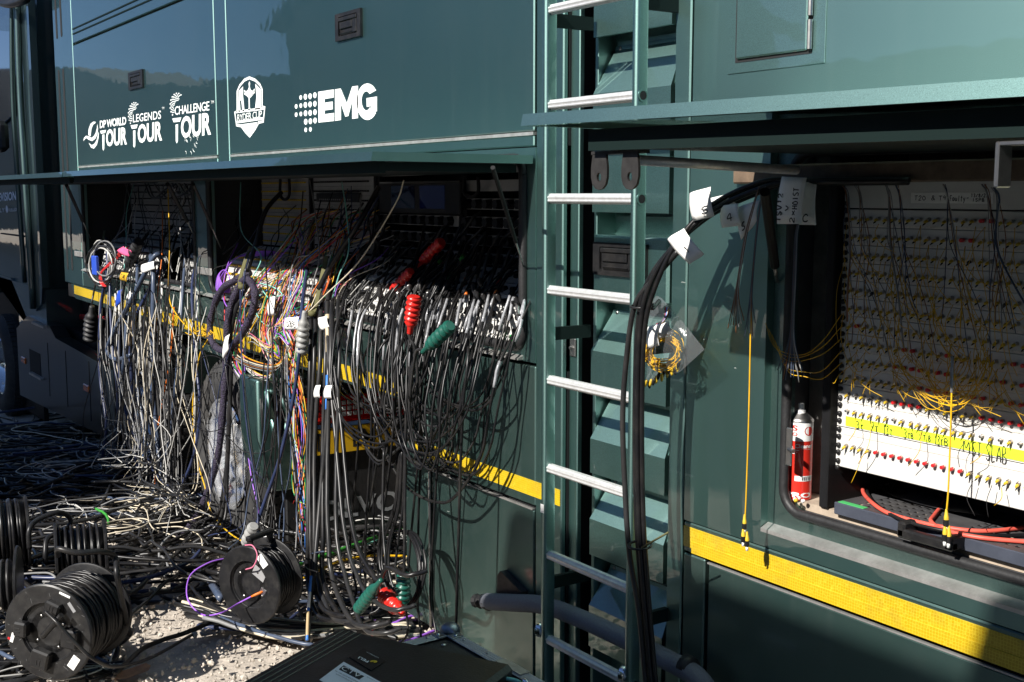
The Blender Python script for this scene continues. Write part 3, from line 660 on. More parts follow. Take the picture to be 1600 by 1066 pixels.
tour(g, [(1038, 524), (1135, 512), (1120, 558), (1052, 566)], [(1074, 590), (1100, 586), (1098, 770), (1087, 796), (1076, 772)], (1132, 742), (1460, 702), (1132, 505)); golf(g, 1092, 385, 78, 135)
for k in range(16):
    x = rnd.uniform(1170, 1400); y = rnd.uniform(690, 880); strokeline(g, c1([(x, y), (x + rnd.uniform(-8, 12), y + 14), (x + rnd.uniform(-8, 18), y + rnd.uniform(18, 42))]), 0.002)
part('lettering', g, M['white'], hatch1, label='white golf ball logo reading CHALLENGE TOUR')
g = Geo()                                              # shield
strokeline(g, c2([(243, 72), (300, 95), (345, 140), (366, 185), (366, 346), (392, 350), (378, 492), (332, 502), (300, 560), (247, 635), (205, 590), (165, 535), (120, 528), (103, 402), (126, 388), (126, 205), (150, 150), (195, 95)]), 0.007, True)
strokeline(g, c2([(112, 402), (388, 366)]), 0.006); strokeline(g, c2([(122, 500), (380, 462)]), 0.006)
word(g, 'RYDER CUP', C2(128, 490), C2(364, 454), C2(128, 425), 0.0, 0.9)
flat(g, c2([(165, 520), (335, 497), (300, 550), (247, 612), (200, 570)]))
flat(g, c2([(140, 200), (182, 155), (182, 250), (196, 392), (178, 395), (165, 290), (150, 290), (158, 398), (138, 400)])); flat(g, c2([(300, 130), (352, 185), (352, 370), (297, 380), (312, 250)]))
flat(g, c2([(228, 385), (258, 380), (248, 360), (246, 270), (275, 240), (282, 200), (255, 190), (247, 160), (250, 130), (243, 105), (236, 130), (240, 160), (228, 192), (204, 205), (212, 240), (236, 265), (238, 360)]))
strokeline(g, c2([(206, 205), (192, 195), (196, 225), (216, 238)]), 0.004); strokeline(g, c2([(280, 200), (294, 182), (292, 212), (272, 232)]), 0.004)
part('emblem', g, M['white'], hatch2, label='white shield emblem with a trophy, reading RYDER CUP')
g = Geo()
for ys, xs in (((262, 255, 250, 240), (737, 782, 827, 873)), ((348, 340, 333, 328, 322), (693, 738, 782, 827, 873)), ((427, 420, 413, 410, 403), (693, 738, 783, 828, 874)), ((495, 490, 483), (785, 830, 875)), ((573, 568), (785, 830))):
    for x, y in zip(xs, ys):
        s = 0.78 if x < 760 or y > 540 else 1.0; flat(g, c2([(x + 16 * s * math.cos(t), y + 28 * s * math.sin(t)) for t in np.linspace(0, 2 * math.pi, 15)[:-1]]))
part('logo_dots', g, M['white'], hatch2, label='white dots left of the large letters')['kind'] = 'stuff'
g = Geo()
flat(g, c2([(905, 207), (1055, 184), (1055, 262), (967, 276), (967, 312), (1045, 300), (1045, 375), (967, 386), (967, 422), (1058, 410), (1058, 487), (908, 503)]))
part('letter', g, M['white'], hatch2, label='white letter E of the dotted logo'); g = Geo()
flat(g, c2([(1066, 184), (1120, 175), (1180, 318), (1232, 156), (1288, 148), (1288, 460), (1232, 467), (1232, 300), (1195, 440), (1166, 446), (1124, 320), (1124, 478), (1068, 486)]))
part('letter', g, M['white'], hatch2, label='white letter M of the dotted logo'); g = Geo()
flat(g, c2(list(reversed([(1378 + 104 * math.cos(RAD(a)), 292 - 176 * math.sin(RAD(a)) + 10) for a in np.linspace(38, 322, 22)]))
     + [(1368 + 46 * math.cos(RAD(a)), 292 - 92 * math.sin(RAD(a)) + 2) for a in np.linspace(46, 318, 18)]))
flat(g, c2([(1370, 268), (1470, 252), (1470, 395), (1415, 400), (1415, 345), (1372, 352)]), YV - 0.0004)
part('letter', g, M['white'], hatch2, label='white letter G of the dotted logo')
# chips and scuffs in the paint
sc = mat('scuffed_primer', (0.24, 0.27, 0.25), 0.7)
for (x, y, n_) in ((1127, 471, 1), (1135, 470, 1), (1100, 530, 2), (1064, 440, 1), (700, 800, 1), (1145, 575, 1)):
    for k in range(n_):
        xa = x + rnd.uniform(-3, 3); ya = y + rnd.uniform(-2, 2); g = Geo(); strokeline(g, [(xa, ya), (xa + rnd.uniform(1, 3), ya + rnd.uniform(-1, 1)), (xa + rnd.uniform(3, 7), ya + rnd.uniform(-.6, .8))], 0.0010, y=-0.0006); part('scuff_mark', g, sc)
# ================================================================ tractor unit
TK = thing('tractor_unit', 'dark green lorry tractor unit with chrome rims under the trailer nose', 'lorry', (-9.5, 0.6, 0.0))
pd = paint_mat('cab_paint', (0.003, 0.008, 0.010), flake=0.3); M['cab'] = pd
def tpart(name, g, m, parent=TK, smooth=False, label=None, angle=None):
    o = g.obj(name, m, parent, smooth, angle=angle)
    if label: o['label'] = label
    return o
CY = 0.06
# cab: cross-section in plan extruded upwards, side window line, fairing behind the door
g = Geo(); rows = []
sec = lambda z: [(-10.62, 0.10), (-10.70, CY), (-12.6, CY - 0.02), (-13.0, CY + 0.12), (-13.15, 0.5), (-13.15, 2.1), (-12.9, 2.5), (-10.62, 2.5)]
zs = [0.95, 1.5, 2.6, 3.4, 3.75, 3.9]
for i, z in enumerate(zs):
    sh = (0, 0, 0, 0.05, 0.16, 0.4)[i]
    rows.append([(x + (sh if x < -12 else -sh * 0.1), y + (sh * 0.5 if y < 1 else -sh * 0.5), z) for x, y in sec(z)])
v = [p for r in rows for p in r]; n = len(rows[0])
f = [(i * n + k, i * n + (k + 1) % n, (i + 1) * n + (k + 1) % n, (i + 1) * n + k) for i in range(len(rows) - 1) for k in range(n)] + [tuple(range(n - 1, -1, -1)), tuple(range((len(rows) - 1) * n, len(rows) * n))]
cabo = tpart('cab', g.add(v, f), pd)
tpart('sill_panel', Geo().prism([(-13.0, 0.86), (-12.75, 0.98), (-10.36, 0.98), (-10.36, 0.62), (-10.9, 0.55), (-11.45, 0.50), (-11.5, 0.85), (-11.75, 1.0), (-12.4, 1.0), (-12.62, 0.8)], 0.02, 0.4), pd)
tpart('arch_liner', Geo().box(-14.5, -11.2, 0.14, 0.18, -0.3, 1.02), M['blackmetal'])
tpart('engine_bulk', Geo().box(-13.0, -10.5, 0.42, 2.2, 0.3, 1.0), M['blackmetal'])
tpart('side_fairing', Geo().prism([(-10.66, 0.78), (-10.66, 3.9), (-10.36, 3.9), (-10.36, 1.0), (-10.42, 0.86)], -0.005, 0.05), pd)
g = Geo(); g.tube(smooth_path([(-10.66, -0.02, 0.8), (-10.67, -0.03, 1.9), (-10.70, -0.03, 2.7), (-10.62, -0.02, 3.9)], 6), 0.03, 8); tpart('fairing_edge', g, pd, smooth=True)
g = Geo(); g.tube(smooth_path([(-11.05, 0.0, 1.0), (-11.06, -0.015, 2.0), (-11.02, -0.02, 2.8), (-10.85, 0.0, 3.9)], 6), 0.022, 8); tpart('fairing_edge', g, pd, smooth=True)
tpart('door_seam', Geo().box(-12.2, -11.15, 0.035, 0.052, 1.40, 1.412), M['gap'], cabo)
tpart('window', Geo().prism([(-12.4, 2.35), (-11.2, 2.50), (-11.2, 3.2), (-12.0, 3.3), (-12.4, 3.1)], 0.02, 0.034), mat('tinted_glass', (0.01, 0.012, 0.015), 0.05, coat=1.0), cabo)
tpart('window_trim', Geo().tube(smooth_path([PX(-30, 118, -12.3), PX(10, 92, -11.7), PX(46, 74, -11.0)], 5), 0.02, 6), M['blackplastic'], cabo, True)
tpart('mirror_arm', Geo().tube(smooth_path([P(-20, -4, -0.15), P(12, 6, -0.15), P(38, 0, -0.12), P(45, -12, -0.1)], 5), 0.035, 8), M['blackplastic'], cabo, True)
tpart('mirror', Geo().box(-11.45, -11.1, -0.16, -0.05, 2.15, 2.42, 0.04), M['blackplastic'], cabo)
YC = 0.030
g = Geo()
def cword(s, bl, br, tl, bold):
    o = P(*bl, YC); u = P(*br, YC) - o; w = P(*tl, YC) - o; v, f = text_geo(s, bold); g.add(place_uv(v, o, u, w), f)
cword('TELEVISION', (-14, 316), (25, 313), (-14, 303), 0.03); cword('SUSTAINABLY', (-32, 334), (7, 331.5), (-32, 328), 0.0); cword('FUELLED', (13.5, 331), (26, 330), (13.5, 326), 0.0)
c = P(10.5, 327, YC); g.prism([(c[0] + 0.05 * math.cos(t), c[2] + 0.035 * math.sin(t)) for t in np.linspace(0, 6.28, 13)[:-1]], YC, YC + 0.001)
tpart('lettering', g, mat('white_cab_vinyl', (0.85, 0.86, 0.88), 0.5), cabo)
# chassis side skirt with steps and markers
sk = Geo().prism([(-11.4, -0.06), (-8.25, 0.05), (-8.25, 0.56), (-9.3, 0.60), (-9.9, 0.62), (-10.1, 0.70), (-10.9, 0.72), (-11.4, 0.56)], -0.02, 0.10)
skirt = tpart('side_skirt', sk, mat('skirt_paint', (0.004, 0.007, 0.008), 0.35, 0.0, coat=0.35), label='glossy dark side skirt with amber markers')
for x in (-8.9, -9.6, -10.2): tpart('skirt_seam', Geo().box(x, x + 0.012, -0.0225, -0.0195, 0.1, 0.55), M['gap'], skirt)
c = P(55, 572, -0.02); tpart('step_recess', Geo().box(c[0] - 0.2, c[0] + 0.22, -0.0225, -0.012, c[2] - 0.10, c[2] + 0.13), M['gap'], skirt)
for (x, y) in ((58, 588), (62, 508)):
    c = P(x, y, -0.03); gg = Geo(); gg.box(c[0] - 0.22, c[0] + 0.22, -0.05, 0.05, c[2] - 0.008, c[2] + 0.008)
    for k in range(9): gg.box(c[0] - 0.2 + k * 0.048, c[0] - 0.175 + k * 0.048, -0.052, 0.04, c[2] + 0.008, c[2] + 0.014)
    tpart('step_tread', gg, M['alu_dull'], skirt)
amber = mat('amber_lens', (0.75, 0.16, 0.01), 0.25, coat=0.6)
for (x, y) in ((36, 563), (134, 607)):
    c = P(x, y, -0.03); tpart('marker_lamp', Geo().box(c[0] - 0.075, c[0] + 0.075, -0.032, -0.018, c[2] - 0.028, c[2] + 0.028, 0.006), amber, skirt)
# chassis rails and deck clutter
g = Geo(); g.box(-11, -5.4, 0.75, 0.85, 0.55, 0.85); g.box(-11, -5.4, 1.7, 1.8, 0.55, 0.85); g.box(-10.3, -8.1, 0.15, 2.3, 0.35, 0.66); g.box(-10.6, -5.5, 1.0, 1.6, 0.4, 0.7)
g.box(-10.3, -10.1, 0.3, 2.2, 0.8, 3.6)
tpart('chassis', g, M['blackmetal'])
for k in range(4):
    g = Geo(); g.tube(smooth_path([P(62 + 4 * k, 500 - k, 0.2), P(90 + 5 * k, 490 + 2 * k, 0.2), P(125, 493 + 2 * k, 0.3), P(170, 498, 0.3)], 5), 0.016, 6); tpart('air_hose', g, CABLE['red' if k % 2 == 0 else 'charcoal'], smooth=True)

# wheels
rub = mat('tyre_rubber', (0.028, 0.028, 0.029), 0.75, var=0.25, vscale=25, dust=0.35, dscale=5, dcol=(0.16, 0.145, 0.125), bump=0.15, bscale=60)
film = mat('plastic_film', (0.85, 0.87, 0.9), 0.06, alpha=0.16, spec=1.0, bump=0.9, bscale=14)
def wheel(x, y, z, label, r=0.5, film_on=True, words=None):
    W = tpart('wheel', Geo().lathe([(0.13, 0.34), (0.135, 0.16), (0.15, 0.10), (0.15, 0.06), (0.05, 0.05)], (x, y, z), (0, 1, 0), 20), M['chrome'], TK, True, label, 40)
    prof = [(0.29, 0.02), (0.33, -0.005), (0.40, -0.018), (0.455, -0.004), (0.485, 0.03), (0.50, 0.055), (0.502, 0.30), (0.47, 0.34), (0.36, 0.34), (0.29, 0.30)]
    t = Geo().lathe([(a, b) for a, b in prof], (x, y, z), (0, 1, 0), 48); t.f = t.f[:-2]
    n = 48; k0 = (len(prof) - 1) * n; t.f += [(k0 + k, k0 + (k + 1) % n, (k + 1) % n, k) for k in range(n)]
    tpart('tyre', t, rub, W, True)
    tr = Geo()
    for k in range(60):
        a = 2 * math.pi * k / 60
        for yy in (0.07, 0.14, 0.21, 0.28):
            c = np.array((x + 0.503 * math.cos(a + (0.03 if yy in (0.14, 0.28) else 0)), y + yy, z + 0.503 * math.sin(a + (0.03 if yy in (0.14, 0.28) else 0))))
            tr.obox(c, (-math.sin(a), 0, math.cos(a)), (0, 1, 0), (math.cos(a), 0, math.sin(a)), 0.019, 0.026, 0.008)
    o = tpart('tread_blocks', tr, rub, W)
    rim = Geo().lathe([(0.293, 0.006), (0.285, 0.0), (0.272, 0.008), (0.262, 0.05), (0.250, 0.13), (0.225, 0.165), (0.13, 0.15), (0.13, 0.12)], (x, y, z), (0, 1, 0), 40); rim.f = rim.f[:-2]
    tpart('rim', rim, M['chrome'], W, True, angle=35)
    h = Geo()
    for k in range(10):
        a = 2 * math.pi * k / 10 + 0.2; h.lathe([(0.030, 0), (0.030, 0.004)], (x + 0.212 * math.cos(a), y + 0.148 - 0.01, z + 0.212 * math.sin(a)), (0, 1, 0), 12)
    tpart('hand_holes', h, M['gap'], W)
    h = Geo()
    for k in range(10):
        a = 2 * math.pi * k / 10; h.lathe([(0.016, 0.0), (0.014, 0.03), (0.006, 0.036)], (x + 0.165 * math.cos(a), y + 0.15, z + 0.165 * math.sin(a)), (0, -1, 0), 6)
    tpart('wheel_nuts', h, M['steel'], W)
    if film_on:
        rs = np.random.RandomState(3); v = [(x, y + 0.02, z)]; nr, na = 7, 26
        for i in range(1, nr + 1):
            for k in range(na):
                a = 2 * math.pi * k / na; rr = 0.30 * i / nr
                v.append((x + rr * math.cos(a), y + 0.0 + rs.uniform(-0.03, 0.05) * (1 - (i / nr) ** 3), z + rr * math.sin(a)))
        f = [(0, 1 + k, 1 + (k + 1) % na) for k in range(na)] + [(1 + (i - 1) * na + k, 1 + i * na + k, 1 + i * na + (k + 1) % na, 1 + (i - 1) * na + (k + 1) % na) for i in range(1, nr) for k in range(na)]
        tpart('plastic_film', Geo().add(v, f), film, W, True, label='crumpled clear plastic film wrapped over the rim')
    if words:
        tg = Geo(); L_ = len(words)
        for i, ch in enumerate(words):
            a = RAD(118 - i * 6.2); c = np.array((x + 0.405 * math.cos(a), y - 0.0165, z + 0.405 * math.sin(a))); tn = np.array((math.sin(a), 0, -math.cos(a))); rd = np.array((math.cos(a), 0, math.sin(a)))
            v, f = text_geo(ch, 0.0); tg.add(place_uv(v, c, tn * 0.03, rd * 0.045, 0.0015), f)
        tpart('tyre_lettering', tg, mat('raised_rubber', (0.05, 0.05, 0.05), 0.6), W)
    return W
wheel(-5.93, -0.08, 0.405, 'rear drive wheel with plastic film over its chrome rim', words='Continental')
wheel(-7.75, 0.02, 0.32, 'middle axle wheel behind the hanging cables', film_on=False)
wheel(-12.42, 0.0, 0.09, 'front steering wheel with a bright rim', film_on=False)
# mudguard with flat top over the drive wheel
g = Geo(); xs = []
poly = [(-6.75, 0.62), (-6.62, 0.90), (-6.4, 0.955), (-5.45, 0.94), (-5.36, 0.90), (-5.36, 0.87), (-5.48, 0.905), (-6.38, 0.92), (-6.58, 0.87), (-6.70, 0.62)]
g.prism(poly, -0.04, 0.50); tpart('mudguard', g, M['paint'])
g = Geo()
for k in range(14): g.box(-6.38 + k * 0.065, -6.345 + k * 0.065, -0.03, 0.45, 0.953 - k * 0.001, 0.966 - k * 0.001)
tpart('mudguard_ribs', g, M['blackplastic'])
poly = [(-8.4, 0.62), (-8.25, 0.86), (-8.05, 0.92), (-7.3, 0.92), (-7.15, 0.8), (-7.1, 0.6), (-7.16, 0.6), (-7.22, 0.78), (-7.34, 0.88), (-8.03, 0.88), (-8.2, 0.82), (-8.34, 0.62)]
tpart('mudguard', Geo().prism(poly, -0.02, 0.45), M['blackplastic'])
# rear end: corner wing, lamp strip, plate, mudflap
XR = -5.28
wing = [(-0.15, 0.90), (0.055, 0.885), (0.065, 0.66), (0.05, 0.36), (0.03, 0.33), (-0.08, 0.335), (-0.13, 0.42), (-0.15, 0.60)]
wg = tpart('rear_wing', Geo().prism_x(wing, XR - 0.24, XR), M['paint'], smooth=True)
bv = wg.modifiers.new('rounded', 'BEVEL'); bv.width = 0.018; bv.segments = 4; bv.limit_method = 'ANGLE'
g = Geo(); rec = [(-0.10, 0.84), (-0.03, 0.82), (0.005, 0.70), (-0.02, 0.60), (-0.055, 0.575), (-0.075, 0.70)]
for i in range(len(rec)):
    a = rec[i]; b = rec[(i + 1) % len(rec)]; g.tube([(XR + 0.004, a[0], a[1]), (XR + 0.004, b[0], b[1])], 0.013, 6)
tpart('embossed_rim', g, M['paint'], wg, True)
tpart('embossed_pocket', Geo().prism_x(rec, XR - 0.0005, XR + 0.002), M['paint_dark'], wg)
lamp = tpart('lamp_housing', Geo().box(XR - 0.10, XR - 0.02, 0.075, 0.66, 0.635, 0.79, 0.008), M['blackplastic'])
tpart('shelf', Geo().box(XR - 0.35, XR - 0.01, 0.04, 0.70, 0.80, 0.83, 0.006), M['blackplastic'])
redl = mat('red_lens', (0.45, 0.008, 0.008), 0.12, coat=1.0); whl = mat('clear_lens', (0.5, 0.5, 0.5), 0.1, coat=1.0)
lz = tpart('lens', Geo().box(XR - 0.02, XR - 0.004, 0.08, 0.655, 0.642, 0.782, 0.006), redl, lamp)
g = Geo()
for i in range(11):
    for j in range(3): g.box(XR - 0.0045, XR + 0.0005, 0.235 + i * 0.031, 0.258 + i * 0.031, 0.672 + j * 0.029, 0.694 + j * 0.029, 0.002)
tpart('lens_squares', g, whl, lamp)
g = Geo()
for i in range(4):
    for j in range(4): g.box(XR - 0.0045, XR + 0.0005, 0.115 + i * 0.022, 0.130 + i * 0.022, 0.66 + j * 0.028, 0.678 + j * 0.028)
tpart('lens_squares', g, mat('bright_red_lens', (0.75, 0.03, 0.02), 0.15, coat=1.0), lamp)
plt_ = tpart('number_plate', Geo().box(XR - 0.03, XR - 0.012, 0.05, 0.62, 0.485, 0.615), mat('yellow_plate', (0.72, 0.42, 0.015), 0.35, coat=0.4))
g = Geo(); xx = XR - 0.0112
letters(g, 'T', (xx, 0.14, 0.505), (0, 0.06, 0), (0, 0, 0.09), 0.0, 0.01); letters(g, 'EMG', (xx, 0.36, 0.505), (0, 0.21, 0), (0, 0, 0.09), 0.0, 0.01)
tpart('plate_lettering', g, M['ink'], plt_)
tpart('country_band', Geo().box(XR - 0.0135, XR - 0.0105, 0.052, 0.10, 0.488, 0.612), mat('blue_band', (0.02, 0.04, 0.35), 0.4), plt_)
g = Geo(); g.box(XR - 0.0104, XR - 0.0094, 0.056, 0.096, 0.568, 0.576); g.box(XR - 0.0104, XR - 0.0094, 0.072, 0.08, 0.556, 0.588); tpart('flag_cross', g, mat('flag_red', (0.6, 0.03, 0.03), 0.5), plt_)
mf = tpart('mudflap', Geo().box(XR - 0.06, XR - 0.035, 0.0, 0.68, 0.06, 0.50, 0.006), M['rubber'], label='black rubber mudflap with raised grey lettering')
g = Geo(); letters(g, 'VOLVO', (XR - 0.0335, 0.06, 0.135), (0, 0.57, 0), (0, 0, 0.105), 0.0, 0.02); tpart('lettering', g, mat('grey_lettering', (0.30, 0.31, 0.32), 0.5), mf)
# landing leg and bracketry under the nose of the low body
g = Geo(); g.box(-4.45, -4.33, 0.25, 0.37, 0.05, 0.95, 0.01); g.box(-4.5, -4.28, 0.2, 0.42, 0.0, 0.05, 0.01)
part('landing_leg', g, M['darksteel'])
# ================================================================ multi-material meshes
def multi(name, items, smooth=True, angle=35):
    V = []; F = []; mi = []; mats = []; n = 0
    for g, m in items:
        if m not in mats: mats.append(m)
        v = np.vstack(g.v); V.append(v); F += [tuple(i + n for i in q) for q in g.f]; mi += [mats.index(m)] * len(g.f); n += len(v)
    me = bpy.data.meshes.new(name); me.from_pydata(np.vstack(V).tolist(), [], F)
    for m in mats: me.materials.append(m)
    me.polygons.foreach_set('material_index', mi); me.polygons.foreach_set('use_smooth', [smooth] * len(F))
    if smooth: me.set_sharp_from_angle(angle=RAD(angle))
    me.update(); return me
nickel = mat('nickel', (0.45, 0.41, 0.36), 0.35, 0.9)
ylw = mat('yellow_boot', (0.62, 0.42, 0.03), 0.45); rcap = mat('red_dust_cap', (0.60, 0.015, 0.02), 0.35)
def connector_mesh(kind):
    body = Geo().lathe([(0.0072, 0), (0.0072, 0.004), (0.0055, 0.004), (0.0055, 0.012)], (0, 0, 0), (0, -1, 0), 10)
    if kind == 'red': return multi('connector', [(body, nickel), (Geo().lathe([(0.0062, 0.006), (0.0064, 0.018), (0.0045, 0.0205)], (0, 0, 0), (0, -1, 0), 10), rcap)])
    if kind == 'metal': return multi('connector', [(body, nickel), (Geo().lathe([(0.0050, 0.008), (0.0050, 0.017), (0.0025, 0.018)], (0, 0, 0), (0, -1, 0), 10), M['steel'])])
    d = (0, -0.86, -0.5)
    y = Geo().lathe([(0.0048, 0.009), (0.0048, 0.020), (0.0032, 0.024)], (0, 0, 0), (0, -0.96, -0.28), 8); t = Geo().lathe([(0.0030, 0.020), (0.0016, 0.031)], (0, 0, 0), d, 6)
    return multi('connector', [(body, nickel), (y, ylw if kind == 'yellow' else M['blackplastic']), (t, M['blackplastic'] if kind == 'yellow' else M['rubber'])])
CM = {k: connector_mesh(k) for k in ('yellow', 'red', 'metal', 'black')}

# ---------------------------------------------------------------- right-hand fibre patch rack
RK = thing('fibre_patch_rack', 'white fibre patch rack with rows of yellow and red capped connectors in the right hatch', 'patch rack', (-1.5, 0.1, 0.985))
YR = 0.072; XL, XRR = -1.957, -0.72
def rpart(name, g, m, parent=RK, smooth=False, label=None):
    o = g.obj(name, m, parent, smooth)
    if label: o['label'] = label
    return o
for x in (XL - 0.028, XRR): rpart('rack_post', Geo().box(x, x + 0.027, 0.045, 0.32, 0.985, 1.90, 0.003), M['blackmetal'])
rows = [1.722, 1.678, 1.634, 1.590, 1.546, 1.502, 1.458, 1.414, 1.371, 1.328, 1.284, 1.242, 1.153]
xs0, dx = -1.922, 0.02365
def row_kinds(r, n=28):
    rs = random.Random(100 + r)
    if r == 10: s = 'ymykyyrrrrymykyyrrrrr' + 'yyrryyyy'
    elif r == 11: s = 'myyyyymyyyyyyyyymymym' + 'yymyyyyy'
    elif r == 12: s = 'yyyy' + 'r' * 11 + 'yyyyyyy' + 'yyyyyyyy'
    elif r == 0: s = 'y' * 15 + 'rr' + 'y' * 12
    elif r == 1: s = 'y' * 13 + 'rr' + 'y' * 14
    elif r == 7: s = 'yyyyyyyrryyyryyyyyyrryyyyyyy'
    elif r == 8: s = 'yyyyyyrrrryrryyyyyryryyyyyyy'
    elif r == 9: s = 'yyyyyyyyyrrrryyrryyrrryyyyyy'
    else: s = ''.join('r' if rs.random() < 0.03 else ('k' if rs.random() < .1 else 'y') for _ in range(30))
    return s[:n]
KM = dict(y='yellow', r='red', m='metal', k='black')
pm = M['panelwhite']
rpart('blank_panel', Geo().box(XL, XRR, YR, YR + 0.01, 1.747, 1.845, 0.001), pm)
for r, z in enumerate(rows):
    h0, h1 = z - 0.0215, z + 0.0215
    if r == 11: h0 = 1.1985
    if r == 12: h0, h1 = 1.095, 1.1965
    p = rpart('panel', Geo().box(XL, XRR, YR, YR + 0.01, h0, h1, 0.0012), pm)
    rpart('label_strip', Geo().box(XL + 0.025, XRR - 0.02, YR - 0.0015, YR, z - 0.0200, z - 0.0150) if r != 12 else Geo().box(XL + 0.025, XRR - 0.02, YR - 0.0015, YR, 1.180, 1.188), mat('strip_%d' % r, (0.62, 0.58, 0.52), 0.5, var=0.2, vscale=120) if r == 0 else bpy.data.materials['strip_0'], p)
    for k, ch in enumerate(row_kinds(r, 24)):
        o = inst('connector', CM[KM[ch]], (xs0 + dx * k, YR, z), p, scale=(.76, .76, .76) if r < 10 else ((.66, .66, .66) if r == 11 else (.72, .72, .72)))
        o.rotation_euler = (rnd.uniform(-.12, .12), rnd.uniform(-.5, .5), rnd.uniform(-.12, .12)) if ch in 'yk' else (0, 0, 0)
sg = Geo(); zz = 1.83
for k in range(17):
    for d in (-0.008, 0.010):
        sg.lathe([(0.0065, 0), (0.0065, 0.006), (0.004, 0.008)], (XL + 0.010, YR, 1.748 - 0.0405 * k + d), (0, -1, 0), 8)
so = rpart('rack_screws', sg, M['blackplastic'], smooth=True)
def on_rack(px, py): q = P(px, py, YR - 0.001); return q
# highlighter strip with marker writing
a = on_rack(1322, 652); b = on_rack(1600, 716); hz = -0.0000
g = Geo().box(a[0], XRR - 0.03, YR - 0.0022, YR - 0.0012, 1.2035, 1.2275)
tape = rpart('highlighter_tape', g, M['highlighter'])
g = Geo(); yv = YR - 0.0028
def rw(s, x0, x1, y0, yb, width=0.0022):
    A = P(x0, yb + 2.5, yv); B = P(x1, yb + (x1 - x0) * 0.2, yv); ht = (yb - y0) * 1.22 / 640; g = Geo()
    scrawl(g, s, (A[0], yv, A[2]), (B[0] - A[0], 0, 0.0), (0, 0, ht), width, 0.0002); rpart('handwriting', g, M['ink'], tape)
for s, x0, x1, y0, yb in (('3', 1337, 1343, 657, 667), ('T', 1344, 1349, 662, 668), ('7', 1359, 1366, 660, 671), ('T', 1367, 1372, 665, 672), ('13', 1380, 1388, 664, 677), ('T', 1390, 1394, 670, 677),
                          ('3', 1411, 1417, 671, 681), ('T', 1418, 1422, 676, 682), ('B', 1423, 1427, 676, 682), ('7', 1434, 1441, 673, 685), ('T', 1442, 1446, 679, 686), ('.B', 1446, 1454, 679, 686), ('13', 1460, 1468, 681, 692), ('T', 1469, 1473, 686, 693), ('B', 1475, 1481, 685, 693),
                          ('M', 1504, 1515, 690, 704), ('ST', 1518, 1533, 692, 708), ('SLAB', 1540, 1572, 697, 716)): rw(s, x0, x1, y0, yb)
lab = rpart('paper_label', Geo().box(P(1424, 310, YR)[0], P(1552, 310, YR)[0], YR - 0.0015, YR - 0.0005, P(1480, 318, YR)[2], P(1480, 301, YR)[2]), M['paper'])
g = Geo(); A = P(1430, 314, YR - 0.002); B = P(1448, 314, YR - 0.002)
for s, x0, x1, y0, yb in (('T20', 1429, 1446, 306, 313), ('&', 1455, 1461, 306, 313), ('T9', 1467, 1478, 306, 313), ('Faulty', 1484, 1508, 306, 314), ('-', 1510, 1514, 306, 313), ('13/8/23', 1517, 1544, 303, 308), ('ISPB', 1519, 1538, 310, 315)):
    A = P(x0, yb, YR - 0.002); B = P(x1, yb, YR - 0.002); scrawl(g, s, (A[0], YR - 0.002, A[2]), (B[0] - A[0], 0, 0), (0, 0, (yb - y0) / 690), 0.0016, 0.0002)
rpart('handwriting', g, M['ink'], lab)
lab = rpart('paper_label', Geo().box(P(1452, 255, YR)[0], P(1528, 255, YR)[0], YR - 0.0015, YR - 0.0005, P(1490, 263, YR)[2], P(1490, 251, YR)[2]), M['paper'])
g = Geo()
for s, x0, x1, y0, yb in (('T9', 1455, 1463, 255, 261), ('-', 1465, 1468, 255, 261), ('OOd', 1470, 1486, 255, 261), ('Lock', 1490, 1512, 255, 261)):
    A = P(x0, yb, YR - 0.002); B = P(x1, yb, YR - 0.002); scrawl(g, s, (A[0], YR - 0.002, A[2]), (B[0] - A[0], 0, 0), (0, 0, (yb - y0) / 690), 0.0014, 0.0002)
rpart('handwriting', g, M['ink'], lab)
# perforated shelf drawer under the rack
SH = thing('perforated_shelf', 'grey perforated metal shelf with green tape and a black handle below the fibre rack', 'shelf', (-1.4, 0.1, 0.985))
shm = mat('worn_grey_steel', (0.085, 0.085, 0.09), 0.5, 0.4, var=0.35, vscale=12, dust=0.35, dscale=7, dcol=(0.22, 0.2, 0.18)); lipm = mat('blue_grey_steel', (0.075, 0.085, 0.115), 0.4, 0.4, var=0.15)
X0, X1, Y0, Y1, ZT = -1.927, -0.6, 0.042, 0.40, 1.011
# deck with real slots: strips and bridges
g = Geo(); sl = 0.010; rowsy = [0.075 + 0.026 * k for k in range(6)]; cols = [X0 + 0.055 + 0.0245 * k for k in range(8)] + [X0 + 0.335 + 0.0245 * k for k in range(26)]
ycut = [Y0] + sum([[y - 0.0065, y + 0.0065] for y in rowsy], []) + [Y1]
for i in range(0, len(ycut) - 1, 2): g.box(X0, X1, ycut[i], ycut[i + 1], ZT - 0.002, ZT)
for y in rowsy:
    xx = X0
    for c in cols: g.box(xx, c - 0.0055, y - 0.0065, y + 0.0065, ZT - 0.002, ZT); xx = c + 0.0055
    g.box(xx, X1, y - 0.0065, y + 0.0065, ZT - 0.002, ZT)
g.obj('deck', shm, SH)
Geo().box(X0, X1, Y0 - 0.006, Y0, ZT - 0.030, ZT + 0.001, 0.002).obj('front_lip', lipm, SH)
Geo().box(X0 + 0.01, X1, 0.30, 0.306, ZT, 1.09).obj('back_plate', M['gap'], SH)
gt = Geo().box(X0 + 0.006, X0 + 0.085, Y0 + 0.002, Y0 + 0.020, ZT, ZT + 0.0012).obj('green_tape', M['greentape'], SH)
c = P(1455, 852, 0.0); hd_ = Geo()
hx0 = P(1405, 840, 0)[0]; hx1 = P(1492, 860, 0)[0]
